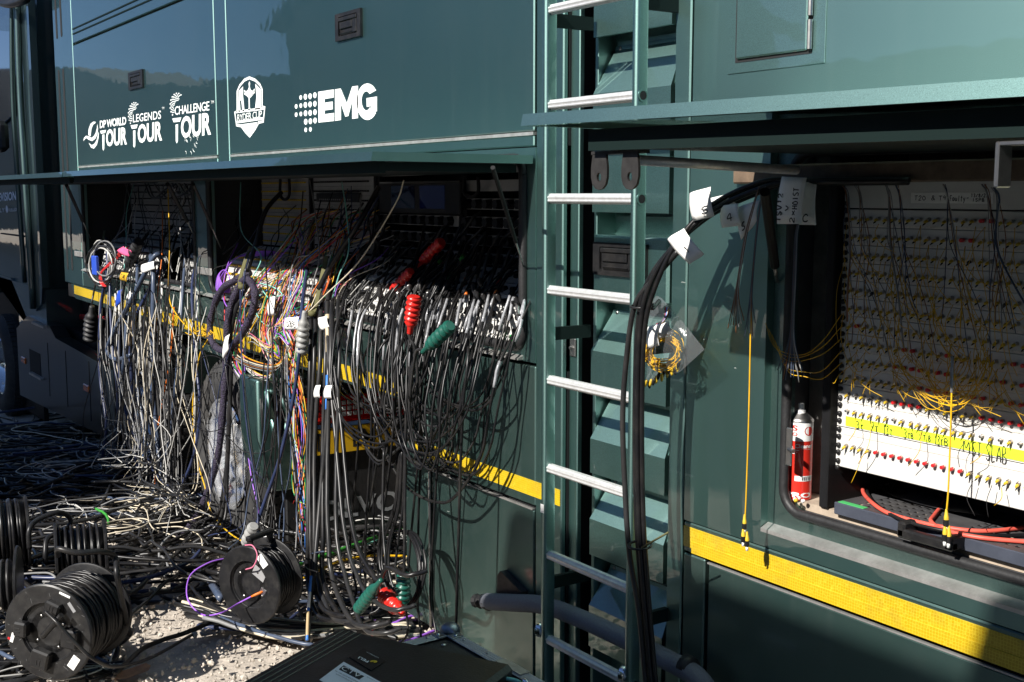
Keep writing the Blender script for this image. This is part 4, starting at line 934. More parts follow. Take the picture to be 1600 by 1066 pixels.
hd_.box(hx0, hx1, -0.012, 0.012, ZT - 0.026, ZT - 0.004, 0.004); hd_.box(hx0, hx0 + 0.022, -0.012, 0.037, ZT - 0.026, ZT + 0.012, 0.005); hd_.box(hx1 - 0.022, hx1, -0.012, 0.037, ZT - 0.026, ZT + 0.008, 0.005)
hd_.obj('handle', M['blackplastic'], SH)

# ---------------------------------------------------------------- spray can
CN = thing('spray_can', 'red and white aerosol can of cleaner standing at the left end of the right hatch', 'spray can', (-2.078, 0.074, 0.984))
cr = 0.033; cz = 0.984; cx, cy = -2.078, 0.074
canred = mat('can_red', (0.62, 0.03, 0.018), 0.28, 0.2, coat=0.5); canwhite = mat('can_white', (0.80, 0.80, 0.79), 0.28, coat=0.5)
Geo().lathe([(cr - 0.001, 0.0), (cr + 0.001, 0.003), (cr, 0.006), (cr, 0.158)], (cx, cy, cz), (0, 0, 1), 32).obj('can_body', canred, CN, True, angle=40)
Geo().lathe([(cr + .0001, 0.158), (cr + .0001, 0.207)], (cx, cy, cz), (0, 0, 1), 32).obj('white_band', canwhite, CN, True, angle=40)
Geo().lathe([(cr + 0.001, 0.207), (cr + 0.001, 0.211), (cr - 0.004, 0.217), (0.018, 0.226), (0.016, 0.229)], (cx, cy, cz), (0, 0, 1), 32).obj('shoulder', M['steel'], CN, True, angle=40)
Geo().lathe([(0.012, 0.228), (0.012, 0.236), (0.0085, 0.238), (0.008, 0.252), (0.007, 0.253)], (cx, cy, cz), (0, 0, 1), 16).obj('spray_cap', canwhite, CN, True, angle=40)
cdir = math.atan2(-2.25 - cy, 0 - cx)                     # the printed front faces out of the hatch
def on_can(s, a0, a1, z0, z1, m, bold=0.0, poly=None):
    """wrap lettering round the can between the angles a0..a1 (degrees from the printed centre)"""
    g = Geo()
    if poly is None:
        v, f = text_geo(s, bold)
    else:
        v = np.array([(x, y, 0) for x, y in poly], float); f = [tuple(range(len(poly)))]
    a = cdir + np.radians(a0 + (a1 - a0) * v[:, 0]); r = cr + 0.0006
    g.add(np.stack([cx + r * np.cos(a), cy + r * np.sin(a), cz + z0 + (z1 - z0) * v[:, 1]], 1), f); return g.obj('print', m, CN)
sq = [(k / 8, 0) for k in range(9)] + [(k / 8, 1) for k in range(8, -1, -1)]
on_can('RS', -72, -12, 0.185, 0.200, canred, 0.03); on_can('PRO', -72, -12, 0.171, 0.181, canred, 0.03)
on_can('', 18, 62, 0.173, 0.197, canred, poly=[(0.5 + .5 * math.cos(t), .5 + .5 * math.sin(t)) for t in np.linspace(0, 6.28, 15)[:-1]])
on_can('IPA Cleaner', -70, 66, 0.140, 0.151, canwhite, 0.02); on_can('', -70, 66, 0.1365, 0.1372, canwhite, poly=sq)
for k in range(3): on_can('', -70, -2 - 8 * k, 0.133 - 0.0045 * k, 0.1335 - 0.0045 * k + 0.0012, canwhite, poly=sq)
on_can('', -20, 70, 0.052, 0.066, canwhite, poly=sq)
g = Geo()
for k in range(12):
    a0 = 12 + k * 4.4; aa = cdir + RAD(a0); ab = cdir + RAD(a0 + rnd.choice((1.2, 2.4))); r = cr + 0.0012
    g.add([(cx + r * math.cos(t), cy + r * math.sin(t), cz + z) for z in (0.054, 0.064) for t in (aa, ab)], [(0, 1, 3, 2)])
g.obj('barcode', M['ink'], CN)
on_can('PRO', -62, 62, 0.008, 0.022, canwhite, 0.04)

# ---------------------------------------------------------------- left-hand patch racks
def small_rows(g, x0, x1, z, y, dx, r, ln):
    k = 0; x = x0
    while x < x1:
        c = (x, y, z); v = []; 
        for d, rr in ((0, r), (-ln, r * 0.9)):
            for a in range(6): v.append((x + rr * math.cos(a * 1.0472), y + d, z + rr * math.sin(a * 1.0472)))
        g.add(v, [(a, (a + 1) % 6, (a + 1) % 6 + 6, a + 6) for a in range(6)] + [(11, 10, 9, 8, 7, 6)]); x += dx
def left_rack(label, x0, x1, kind, y=0.25, low=None):
    rk = thing('patch_rack', label, 'patch rack', ((x0 + x1) / 2, y, 1.24), 'racks in the left hatches')
    for x in (x0, x1 - 0.022): Geo().box(x, x + 0.022, y + 0.003, y + 0.12, 1.25, 1.915).obj('rack_post', M['blackmetal'], rk)
    conn = Geo(); k = 0; z = 1.885
    while z > 1.51:
        Geo().box(x0 + 0.024, x1 - 0.024, y, y + 0.008, z - 0.0216, z + 0.0220, 0.0006).obj('panel', M['panelgrey'], rk)
        if k >= (1 if kind != 'round' else 2): small_rows(conn, x0 + 0.05, x1 - 0.05, z, y, 0.025 if kind != 'round' else 0.075, 0.0048 if kind != 'round' else 0.022, 0.012 if kind != 'round' else 0.03)
        z -= 0.0445 if kind != 'round' else 0.0712; k += 1
    # sloping lower patch fields, white
    field = [(y - 0.004, 1.498), (0.13, 1.458), (0.066, 1.425), (0.052, 1.378), (0.040, 1.331), (0.030, 1.284)]; n = len(field) - 1
    for i in range(n):
        a = field[i]; b = field[i + 1]; b = (a[0] + (b[0] - a[0]) * .95, a[1] + (b[1] - a[1]) * .95)
        Geo().prism_x([a, b, (b[0] + 0.006, b[1] - 0.006), (a[0] + 0.006, a[1] - 0.006)], x0 + 0.01, (low or x1) - 0.01).obj('sloping_panel', M['panelwhite'], rk)
        small_rows(conn, x0 + 0.04, (low or x1) - 0.04, (a[1] + b[1]) / 2, (a[0] + b[0]) / 2, 0.024 if kind != 'round' else 0.055, 0.007 if kind != 'round' else 0.013, 0.016)
    o = conn.obj('connectors', {'yellow': ylw, 'round': M['blackplastic'], 'black': M['blackplastic']}[kind], rk); o['kind'] = 'stuff'
    Geo().box(x0, low or x1, 0.026, 0.045, 1.246, 1.280, 0.004).obj('rack_foot', M['panelwhite'], rk)
    return rk
X = lambda px, y=0.25: P(px, 350, y)[0]
left_rack('dim patch rack behind white cables in the front compartment', X(205), X(306), 'black')
left_rack('narrow patch rack between black posts beside the green jamb', X(340), X(362), 'black')
left_rack('patch rack with rows of yellow connectors behind the coloured wires', X(408), X(486), 'yellow')
left_rack('patch rack with a black rack unit left of the two screens', X(488), X(588), 'black')
rm = left_rack('patch rack under the two small screens with a row of round sockets', X(590), X(722), 'round')
left_rack('patch rack with a handwritten label at the right jamb', X(724), X(830), 'round', low=-3.235)
mon = thing('twin_monitor', 'black rack unit with two small blue lit screens in the left hatch', 'monitor', (X(650, .27), 0.27, 1.79))
a = P(592, 300, .196); b = P(718, 300, .196); zt = P(650, 286, .196)[2]; zb = P(650, 334, .196)[2]
Geo().box(a[0], b[0], 0.196, 0.218, zb, zt, 0.004).obj('housing', M['blackplastic'], mon)
for (x0, x1, col) in ((612, 648, (0.004, 0.006, 0.02)), (656, 695, (0.006, 0.010, 0.06))):
    p0 = P(x0, 310, .196); p1 = P(x1, 310, .196)
    Geo().box(p0[0], p1[0], 0.1945, 0.1955, zb + 0.022, zt - 0.012).obj('screen', mat('screen_glow', col, 0.1, coat=1.0, emit=col, estr=0.03), mon)
unit = thing('rack_unit', 'flat black one-unit device left of the twin screens', 'rack unit', (X(540, .232), 0.28, 1.78))
a = P(494, 308, .232); b = P(560, 308, .232); Geo().box(a[0], b[0], 0.232, 0.248, P(520, 316, .232)[2], P(520, 302, .232)[2], 0.002).obj('faceplate', M['blackplastic'], unit)
g = Geo()
for k in range(16): g.box(a[0] + 0.04 + k * 0.022, a[0] + 0.05 + k * 0.022, 0.2305, 0.232, P(520, 313, .232)[2], P(520, 313, .232)[2] + 0.006)
g.obj('buttons', M['panelgrey'], unit)
# ceiling diffusers in the bays
for (x0, x1, yy, lab_) in ((492, 722, 279, 'long pale plastic diffuser hanging under the left flap'), (225, 262, 289, 'small pale diffuser in the front compartment'), (430, 462, 283, 'short pale diffuser above the yellow patch rack')):
    p0 = P(x0, yy, 0.02); p1 = P(x1, yy, 0.02); v = []; n = 9
    for i in range(n):
        t = i / (n - 1); x = p0[0] + (p1[0] - p0[0]) * t; s = 0.008 * math.sin(3.14 * t)
        v += [(x, 0.035, 1.872 - s), (x, 0.12, 1.866 - s * 1.3), (x, 0.26, 1.876 - s)]
    f = [(3 * i + j, 3 * i + 3 + j, 3 * i + 4 + j, 3 * i + 1 + j) for i in range(n - 1) for j in (0, 1)]
    v2 = v + [(a, b_, c_ + 0.004) for a, b_, c_ in v]; f2 = f + [tuple(q + len(v) for q in reversed(t)) for t in f]
    tag(Geo().add(v2, f2).obj('light_diffuser', M['panelwhite'], None, True), lab_, 'light diffuser')
# black U-shaped grab handles
for (x0, x1, yt, yb) in ((725, 747, 276, 308), (438, 452, 278, 312)):
    g = Geo(); g.tube(smooth_path([P(x0, yt, .2), P(x0, yb - 8, .2), P((x0 + x1) / 2, yb, .2), P(x1, yb - 8, .2), P(x1, yt, .2)], 6), 0.008, 6); part('grab_handle', g, M['blackmetal'], smooth=True)

# ---------------------------------------------------------------- timber batten carrying the fibre cables under the right flap
bt = Geo(); a = P(1139, 268, -0.02); 
bt.box(-2.255, -0.3, -0.020, 0.02, 1.808, 1.855, 0.004)
tag(bt.obj('timber_batten', M['timber']), 'rough brown timber batten across the top of the right hatch', 'batten')

# ================================================================ ladder
LD = thing('ladder', 'dark green ladder with ribbed aluminium rungs fixed to the trailer side', 'ladder', (-2.72, -0.13, 0.1))
LX0, LX1, LY = -2.925, -2.505, -0.13
for x in (LX0, LX1):
    g = Geo(); q = rounded_rect(-0.0125, 0.0125, -0.022, 0.022, 0.010, 4); n = len(q)
    zs_ = (0.12, 3.6); v = [(x + a_, LY + b_, z) for z in zs_ for a_, b_ in q]
    g.add(v, [tuple(range(n - 1, -1, -1)), tuple(range(n, 2 * n))] + [(i, (i + 1) % n, (i + 1) % n + n, i + n) for i in range(n)])
    g.obj('rail', M['paint'], LD, True, angle=50)
ribm = M['ribalu']
for k in range(12):
    z = 0.366 + 0.2803 * k
    prof = []
    for i in range(28):
        a_ = 2 * math.pi * i / 28; rr = 1.0 + (0.06 if i % 4 < 2 else -0.09)
        prof.append((0.0155 * rr * math.cos(a_), 0.0150 * rr * math.sin(a_)))
    Geo().prism_x([(LY + a_, z + b_) for a_, b_ in prof], LX0 + 0.012, LX1 - 0.012).obj('rung', ribm, LD)
    g = Geo().lathe([(0.0175, 0.0), (0.0175, 0.003), (0.0125, 0.003), (0.0125, 0.001)], (LX1 + 0.012, LY, z), (1, 0, 0), 14); g.obj('rung_eyelet', M['paint'], LD, True, angle=30)
    Geo().lathe([(0.012, 0.0), (0.012, 0.0015)], (LX1 + 0.0135, LY, z), (1, 0, 0), 14).obj('rung_hole', M['gap'], LD)
for (x, z) in ((LX0, 0.39), (LX1, 0.39)):
    Geo().lathe([(0.020, 0), (0.024, 0.006), (0.024, 0.016), (0.016, 0.020)], (x - 0.014, LY - 0.008, z), (-1, -0.3, 0), 14).obj('bumper_stud', M['chrome'], LD, True, angle=40)
    Geo().lathe([(0.017, -0.012), (0.017, 0.002)], (x - 0.014, LY - 0.008, z), (-1, -0.3, 0), 14).obj('bumper_pad', M['white'], LD, True)
for z in (0.55, 2.3, 1.35):
    for x in (LX0, LX1): Geo().box(x - 0.008, x + 0.008, LY + 0.02, 0.03 if x < -2.7 else -0.001, z - 0.02, z + 0.02).obj('standoff', M['paint_dark'], LD)
c = P(853, 792, LY); Geo().box(LX0 - 0.009, LX0 + 0.009, LY - 0.0228, LY - 0.0216, c[2] - 0.014, c[2] + 0.014).obj('worn_label', M['paper'], LD)
c = P(868, 543, -0.02); g = Geo(); g.box(-3.02, -2.99, 0.022, 0.028, c[2] - 0.03, c[2] + 0.03, 0.003); g.lathe([(0.006, 0), (0.005, 0.01)], (-3.005, 0.022, c[2]), (0, -1, 0), 8); part('keeper_plate', g, M['steel'])

# foam wrapped pole lying across the foot of the ladder
fp = thing('foam_wrapped_pole', 'grey foam wrapped tube resting behind the foot of the ladder', 'pole', (-2.8, -0.08, 0.3))
ctr = [P(760, 940, -0.05), P(800, 942, -0.06), P(850, 946, -0.06), P(910, 968, -0.06), P(980, 1000, -0.06), P(1040, 1030, -0.07), P(1085, 1055, -0.08), P(1110, 1085, -0.08)]
pp = smooth_path(ctr, 6)
Geo().tube(pp, 0.030, 14).obj('foam_sleeve', M['foam'], fp, True)
Geo().tube(smooth_path([P(742, 938, -0.05), P(752, 940, -0.05), P(766, 941, -0.05)], 4), [0.020, 0.026, 0.018, 0.024, 0.027, 0.020, 0.026, 0.0305, 0.031], 10).obj('torn_end', M['blackmetal'], fp)
for (x, y) in ((1075, 1042),): Geo().tube([P(x - 6, y - 4, -0.075), P(x + 6, y + 4, -0.075)], 0.0315, 14).obj('tape_band', M['rubber'], fp, True)

# green tape on the white bar at the right end of the left hatch
a = P(792, 522, 0.0); b = P(815, 524, 0.0)
tag(Geo().box(a[0], b[0], 0.010, 0.022, 1.268, 1.296).obj('green_tape_block', mat('bright_green_tape', (0.05, 0.55, 0.12), .5)), 'bright green taped block at the right end of the left hatch sill', 'tape')
# ================================================================ cables
def pts3(pts):
    out = []
    for p in pts:
        if isinstance(p, np.ndarray): out.append(p)
        elif len(p) == 3: out.append(P(*p))
        elif len(p) == 4: out.append(G(p[0], p[1], p[2]))          # ('ground') x, y, height
    return out
def cable(name, pts, col, r, label, cat='cable', group=None, per=8, n=6, parent=None, kinks=0.0):
    q = smooth_path(pts3(pts), per)
    if kinks:
        q = q + np.cumsum(np.random.RandomState(rnd.randint(0, 99999)).normal(0, kinks, q.shape), 0) * np.linspace(0, 1, len(q))[:, None] * np.linspace(1, 0, len(q))[:, None] * 2
    m = CABLE[col] if isinstance(col, str) else col
    if parent is None and name in ('coaxial_cable', 'hanging_cable', 'thick_cable', 'ground_cable', 'patch_lead'):
        w_ = np.random.RandomState(rnd.randint(0, 99999)).normal(0, 1, q.shape); w_ = (w_ + np.roll(w_, 1, 0) + np.roll(w_, -1, 0)) / 3; w_[:2] = 0; w_[-2:] = 0; q = q + w_ * (0.0022 if name != 'thick_cable' else 0.0015)
    o = Geo().tube(q, r, n).obj(name, m, parent, True)
    if parent is None: tag(o, label, cat, group)
    o_path[o.name] = q
    return o
o_path = {}
sleevem = mat('clear_label_sleeve', (0.27, 0.275, 0.29), 0.25, coat=0.5, var=0.3, vscale=90)
sleeved = mat('printed_sleeve', (0.12, 0.12, 0.13), 0.4)
def sleeve(o, t0, t1, r, m, name='label_sleeve', n=6):
    q = o_path[o.name]; a = int(t0 * (len(q) - 1)); b = max(a + 2, int(t1 * (len(q) - 1)) + 1); q = q[a:b]
    s = Geo().tube(q, r, n).obj(name, m, o, True); return s
def boot(parent, top, bot, y, r, m, y2=None, rings=5, wide='top', name='bellows_boot'):
    a = P(*top, y); b = P(*bot, y if y2 is None else y2); L_ = np.linalg.norm(b - a); ax = (b - a) / L_
    prof = []; body = 0.66 * L_
    for k in range(rings):
        t0 = body * k / rings; w = body / rings; e = 1.0 - 0.10 * abs(k - rings * .45) / rings
        prof += [(r * 0.68 * e, t0 + w * .02), (r * .94 * e, t0 + w * .22), (r * e, t0 + w * .45), (r * .94 * e, t0 + w * .68), (r * 0.68 * e, t0 + w * .96)]
    prof = [(r * 0.62, 0.0), (r * 0.70, 0.0)] + prof
    prof += [(r * 0.86, body + 0.03 * L_), (r * 0.60, body + 0.10 * L_), (r * 0.42, body + 0.16 * L_), (r * 0.36, L_ * 0.97), (r * 0.30, L_)]
    return Geo().lathe(prof, a, ax, 18).obj(name, m, parent, True)
U = rnd.uniform

# ---- black coax loops under the right half of the left hatch
GL = 'thin black coaxial cables looping below the left hatch'
base = None
for i in range(40):
    if i % 3 == 0 or base is None: base = (U(600, 792), U(40, 120), U(0, 1), -U(0, .15))
    rx = base[0] + U(-17, 17); lx = max(520, rx - base[1] - (rx - 600) * 0.28 + U(-12, 12))
    by = 615 + base[2] * 105 + (rx - 600) * 0.24 * (.4 + .6 * base[2]) + U(-14, 14); by = min(by, 782); yo = -0.06 + base[3] + U(-.02, .02)
    p = ([(rx + U(60, 100), U(385, 425), .20), (rx + U(34, 48), U(432, 452), 0.05)] if i % 2 else [(rx + U(34, 60), U(438, 462), .05), (rx + U(24, 34), U(455, 472), 0.0)]) + [(rx + U(8, 14), U(512, 530), yo * .5 - .01), (rx - U(8, 20), 545 + (by - 545) * .45, yo),
         (rx - (rx - lx) * .22, by - (by - 545) * .18, yo - .01), ((rx + lx) / 2 + 4, by, yo - .02), (lx + (rx - lx) * .14, by - (by - 545) * .20, yo - .01),
         (lx - 2, 545 + (by - 545) * .35, yo), (lx + U(2, 8), 505, yo * .6), (lx + U(18, 34), U(440, 462), .0), (lx + U(50, 80), U(395, 425), .12)]
    o = cable('coaxial_cable', p, 'black' if i % 4 else 'charcoal', U(.0036, .0050), 'thin black coaxial cable hanging in a loop below the left hatch', group=GL, per=6)
    if i % 2 == 0: sleeve(o, .13, .13 + U(.05, .10), .0058, sleevem)
    if i % 4 == 0: sleeve(o, .74, .84, .0058, sleevem)
    if i % 5 == 1: sleeve(o, .09, .105, .0064, CABLE[rnd.choice(['orange', 'yellow', 'green', 'blue', 'red', 'brown'])], 'colour_band')
# ---- black coax running straight down to the ground
GS = 'black coaxial cables dropping straight to the ground'
for i in range(9):
    sx = U(575, 740); ex = sx - U(15, 60); yo = -0.06 - U(0, .14); gx = ex - U(-6, 30)
    wy = 304 + .653 * (gx + 450) - U(10, 40)
    o = cable('coaxial_cable', [(sx + U(20, 50), U(350, 430), .22), (sx, U(450, 500), 0.0), (ex + 10, 560, yo), (ex, 700, yo - .01), (gx, wy - 80, yo - .02), (gx + U(-8, 10), wy, yo - .04), (gx - U(20, 60), wy + U(5, 25), yo - .12)],
              'black', U(.0042, .0056), 'black coaxial cable dropping straight from the left hatch to the ground', group=GS, per=7)
    if i % 2: sleeve(o, .14, .24, .0063, sleevem)
# one outer loop that throws a clear shadow on the trailer
o = cable('coaxial_cable', [(835, 440, .15), (815, 500, .03), (781, 565, -.10), (765, 640, -.13), (748, 720, -.13), (700, 784, -.13), (640, 765, -.13), (600, 700, -.13), (572, 600, -.12), (560, 510, -.06), (580, 440, .1)], 'black', .0058, 'black cable in the outermost loop, nearest the ladder, with a white sleeve', per=9, n=8)
sleeve(o, .20, .26, .0064, sleevem)
# ---- dark inner cables with colour bands running up into the right racks
for i in range(22):
    sx = U(560, 815); sy = U(330, 400)
    o = cable('patch_lead', [(sx + 12, sy - 8, .24), (sx, sy, .21), (sx - U(12, 30), sy + U(22, 40), .18), (sx - U(28, 46), sy + U(48, 68), .09), (sx - U(45, 66), U(440, 462), .04), (sx - U(55, 80), U(462, 490), .02)], 'black', U(.005, .0085), 'thick black lead bending down from a round socket inside the left hatch', group='black leads plugged into the right racks of the left hatch', per=6)
    if i % 3 == 0: sleeve(o, .5, .56, .0105, CABLE[rnd.choice(['orange', 'yellow', 'lime', 'blue', 'purple', 'grey', 'red'])], 'colour_band')
for i in range(26):                                               # connectors lying on the white sill
    x = U(590, 812); y = U(435, 492); a = U(-.6, .6)
    p0 = P(x, y, U(-.005, .03)); d = np.array((math.cos(a) * .8, -.45, -.35 + U(-.2, .3))); d /= np.linalg.norm(d)
    g = Geo().lathe([(.007, 0), (.011, .004), (.011, .022), (.009, .024), (.009, .050), (.006, .056), (.0045, .085)], p0, d, 10)
    tag(g.obj('cable_connector', M['blackplastic'] if i % 3 else M['steel'], None, True, angle=40), 'stubby black cable connector resting on the white panel at the bottom of the left hatch', 'connector', 'loose connectors on the hatch sill')

# ---- multicoloured thin wires
COLS = ['orange', 'yellow', 'green', 'blue', 'grey', 'white', 'red', 'brown', 'pink', 'orange', 'charcoal', 'cream', 'purple', 'yellow', 'grey', 'white', 'green']
WG = 'thin multicoloured wires spilling from the yellow patch rack'
wb = None
for i in range(66):
    c = COLS[(i * 7) % len(COLS)]
    if i % 6 == 0: wb = (U(430, 590), U(338, 408), U(392, 505), U(432, 468), U(362, 455), U(535, 598), U(-.03, .03), rnd.random())
    e = lambda s_: U(-s_, s_); sx, sy, mx, my, lx, by, yy, kk = wb; sx += e(14); sy += e(5); mx += e(7); my += e(5); lx += e(8); by += e(7)
    if kk < .85:
        p = [(sx + 24, sy - 12, .24), (sx, sy, .19), ((sx + mx) / 2 + 4, (sy + my) / 2 - 9, .06), (mx, my, -.02), (mx - 18, my + 40, -.08 + yy), (mx - 22 + (lx - mx) * .2, by - 28, -.11 + yy), (lx + (mx - lx) * .45, by, -.12 + yy), (lx + 2, by - 16, -.11 + yy), (lx - 5, U(512, 535), -.09), (lx + U(4, 20), U(462, 490), -.05)]
    else:
        p = [(sx + 24, sy - 12, .24), (sx, sy, .19), ((sx + mx) / 2, (sy + my) / 2 - 7, .06), (mx, my, -.02), (448 + e(24), 515 + e(14), -.08), (464 + e(14), 590 + e(14), -.10), (468 + e(13), 680, -.11), (468 + e(14), 760 + e(25), -.12), (472 + e(14), 825 + e(38), -.13)]
    cable('thin_wire', p, c, U(.0018, .0028), 'thin %s wire spilling from the yellow patch rack of the left hatch' % {'salmon': 'red'}.get(c, c), 'wire', WG, per=6, n=5)
for i in range(20):                                               # short bright ends crossing in front of the rack
    sx = U(470, 640); sy = U(395, 440)
    cable('thin_wire', [(sx, sy - 20, .16), (sx - 20, sy, .07), (sx - U(45, 80), sy + U(25, 50), .0), (sx - U(70, 120), sy + U(50, 90), -.05)], COLS[(i * 4 + 1) % len(COLS)], .002, 'short bright wire crossing the front of the patch racks in the left hatch', 'wire', 'short bright wires in the left hatch', per=5, n=5)
# purple bunch
for i in range(9):
    e = i * 1.6
    cable('purple_fibre_cord', [(440 + e, 402 - e * .4, .2), (405 + e * .3, 400 - e * .6, .1), (372 - e * .4, 402 + e * .2, .03), (350 - e * .3, 425 + e, -.02), (340 + e * .2, 445, -.04), (343 + e, 455 + e * .2, -.05), (356 + e * .3, 450, -.05), (358, 432, -.045), (350, 422, -.04), (340 + e * .2, 432, -.05), (338 + e, 452, -.06), (348, 458 + e * .2, -.06)], 'violet' if i % 3 else 'purple', .0026, 'purple fibre cord coiled beside the braided cable loop', 'cable', 'purple fibre cords', per=6, n=5)
cable('purple_fibre_cord', [(372, 380, .1), (354, 420, -.02), (350, 470, -.07), (382, 520, -.1), (380, 640, -.12), (392, 740, -.14), (404, 800, -.16), (402, 835, -.2)], 'violet', .003, 'long purple fibre cord falling past the tyre to the small reel', n=6)
cable('purple_fibre_cord', [(432, 880, .0), (400, 925, -.35)], 'violet', .003, 'x') if False else None
# teal cord with a loose coil
cable('teal_cord', [(376, 285, .1), (377, 360, .02), (408, 400, -.03), (392, 440, -.06), (400, 460, -.07), (440, 462, -.06), (425, 448, -.06), (398, 446, -.06), (399, 485, -.08), (415, 508, -.09), (428, 505, -.09), (428, 480, -.08), (405, 447, -.07)], 'teal', .0028, 'pale teal cord with a loose loop in front of the coloured wires')
cable('teal_cord', [(534, 285, .1), (541, 330, .03), (545, 390, -.02), (530, 430, -.05), (520, 465, -.06)], 'teal', .0028, 'pale teal cord hanging left of the twin screens')
cable('teal_cord', [(209, 288, .1), (198, 330, .02), (197, 380, -.01), (194, 420, -.05)], 'teal', .0026, 'pale teal cord hanging above the pink tape flag')
cable('yellow_cable', [(262, 285, .05), (265, 380, -.02), (264, 460, -.06), (275, 490, -.08), (300, 518, -.1), (322, 527, -.1)], 'yellow', .0035, 'yellow cord hanging from the front flap to a yellow tangle')
cable('cream_cord', [(631, 282, -.1), (617, 320, -.06), (560, 410, -.05), (500, 470, -.09), (470, 510, -.12), (455, 600, -.13)], 'cream', .0032, 'cream cord running diagonally from the flap across the left hatch')
cable('grey_cord', [(484, 282, .1), (492, 330, .02), (499, 400, -.02), (490, 440, -.05), (478, 500, -.08)], 'grey', .003, 'grey cord hanging in front of the coloured wires')
yt = Geo()
for i in range(22):
    a = P(U(300, 334), U(515, 524), -.10 - U(0, .04)); b = a + np.array((U(-.12, .14), U(-.03, .03), U(-.03, .02))); yt.tube(smooth_path([a, (a + b) / 2 + np.array((0, 0, U(-.02, .02))), b], 4), .0024, 5)
tag(yt.obj('yellow_tangle', CABLE['yellow'], None, True), 'tangle of yellow cord ends under the front compartment', 'cord')
cable('yellow_cable', [(325, 530, -.1), (311, 560, -.12), (301, 640, -.13), (309, 720, -.14), (320, 760, -.15), (330, 800, -.16), (355, 830, -.18), (385, 850, -.2)], 'yellow', .0038, 'yellow cord hanging in front of the drive wheel')
cable('red_wire', [(351, 430, .0), (351, 560, -.1), (349, 640, -.12), (347, 700, -.13)], 'red', .0035, 'red wire hanging beside the drive wheel')
cable('orange_cord', [(272, 480, -.04), (266, 560, -.08), (252, 640, -.1), (243, 700, -.11), (245, 800, -.12), (262, 845, -.15), (300, 890, -.3)], 'orange', .0045, 'orange cord hanging left of the drive wheel down to the ground')
cable('orange_cord', [(254, 330, .1), (253, 400, .0), (247, 450, -.05), (243, 520, -.07)], 'orange', .0035, 'orange cord hanging in the front compartment')
# ---- stray thin wires crossing at random in front of everything
for i in range(36):
    x = U(150, 470) if i % 3 else U(400, 470); y0 = U(400, 450) if i % 3 else U(480, 560); yo = -.08 - U(0, .2); c = ['black', 'charcoal', 'black', 'slate', 'black', 'grey', 'charcoal', 'navy', 'black'][i % 9]
    xb = x + U(-60, 60); yb_ = min(304 + .66 * (xb + 450) + U(-60, 20), 880)
    cable('stray_wire', [(x + U(0, 30), y0 - 20, .0), (x, y0, -.04), (x + (xb - x) * .2 + U(-10, 10), y0 + (yb_ - y0) * .28, yo), (x + (xb - x) * .5 + U(-16, 16), y0 + (yb_ - y0) * .55, yo - .02), (x + (xb - x) * .8 + U(-10, 10), y0 + (yb_ - y0) * .8, yo - .03), (xb, yb_, yo - .08), (xb + U(-60, 60), yb_ + U(0, 25), yo - .2)], c, U(.0024, .0044), 'thin %s wire straying across the hanging cables in front of the lorry wheels' % c, 'wire', 'stray wires in front of the lorry wheels', per=7, n=5)
for i in range(5):
    x0 = U(170, 420); y0 = U(540, 700); r_ = U(14, 40); yo = -.12 - U(0, .12); t0 = U(0, 6)
    cable('stray_loop', [(x0 + r_ * math.cos(t0 + t) * (1 + .1 * t), y0 + r_ * 1.6 * math.sin(t0 + t) + 6 * t, yo - .01 * t) for t in np.linspace(0, U(4, 8), 10)], ['black', 'charcoal'][i % 2], U(.002, .003), 'loose %s loop of thin wire hanging among the cables in front of the wheels' % ['black', 'charcoal'][i % 2], 'wire', 'loose wire loops in front of the wheels', per=6, n=5)
# ---- braided loop and its thick tails
braid = mat('braided_sleeve', (0.022, 0.016, 0.035), 0.6, var=1.6, vscale=110, bump=1.0, bscale=160)
bl = thing('braided_cable_bundle', 'thick dark purple braided cable bundle coiled in a loop left of the coloured wires', 'cable bundle', P(385, 850, -.2))
q = smooth_path(pts3([(392, 425, .0), (372, 436, -.05), (345, 455, -.08), (329, 500, -.10), (332, 535, -.11), (352, 548, -.12), (376, 525, -.13), (394, 490, -.13), (398, 455, -.12), (384, 436, -.10), (366, 465, -.12), (356, 500, -.14), (354, 555, -.14), (350, 620, -.15), (340, 715, -.17), (316, 790, -.21), (286, 834, -.28), (240, 868, -.46), (185, 890, -.68)]), 10)
Geo().tube(q, [.0185 + .0018 * math.sin(k_ * .9) + rnd.uniform(-.0012, .0012) for k_ in range(len(q))], 10).obj('braided_sleeve', braid, bl, True)
for i in range(3):
    e = i * 3
    cable('x', [(390 + e * .5, 440, -.02), (372 + e * .4, 470, -.10), (358 + e * .6, 520, -.12), (360 + e * .4, 560, -.12), (357 + e * .4, 650, -.13), (352 + e * .6, 740, -.15), (335 + e * 2.5, 815, -.2), (280 + e * 6, 852, -.34)], ['black', 'charcoal', 'black', 'black', 'charcoal'][i], .0085 + .002 * (i % 2), '', parent=bl).name = 'tail_cable'
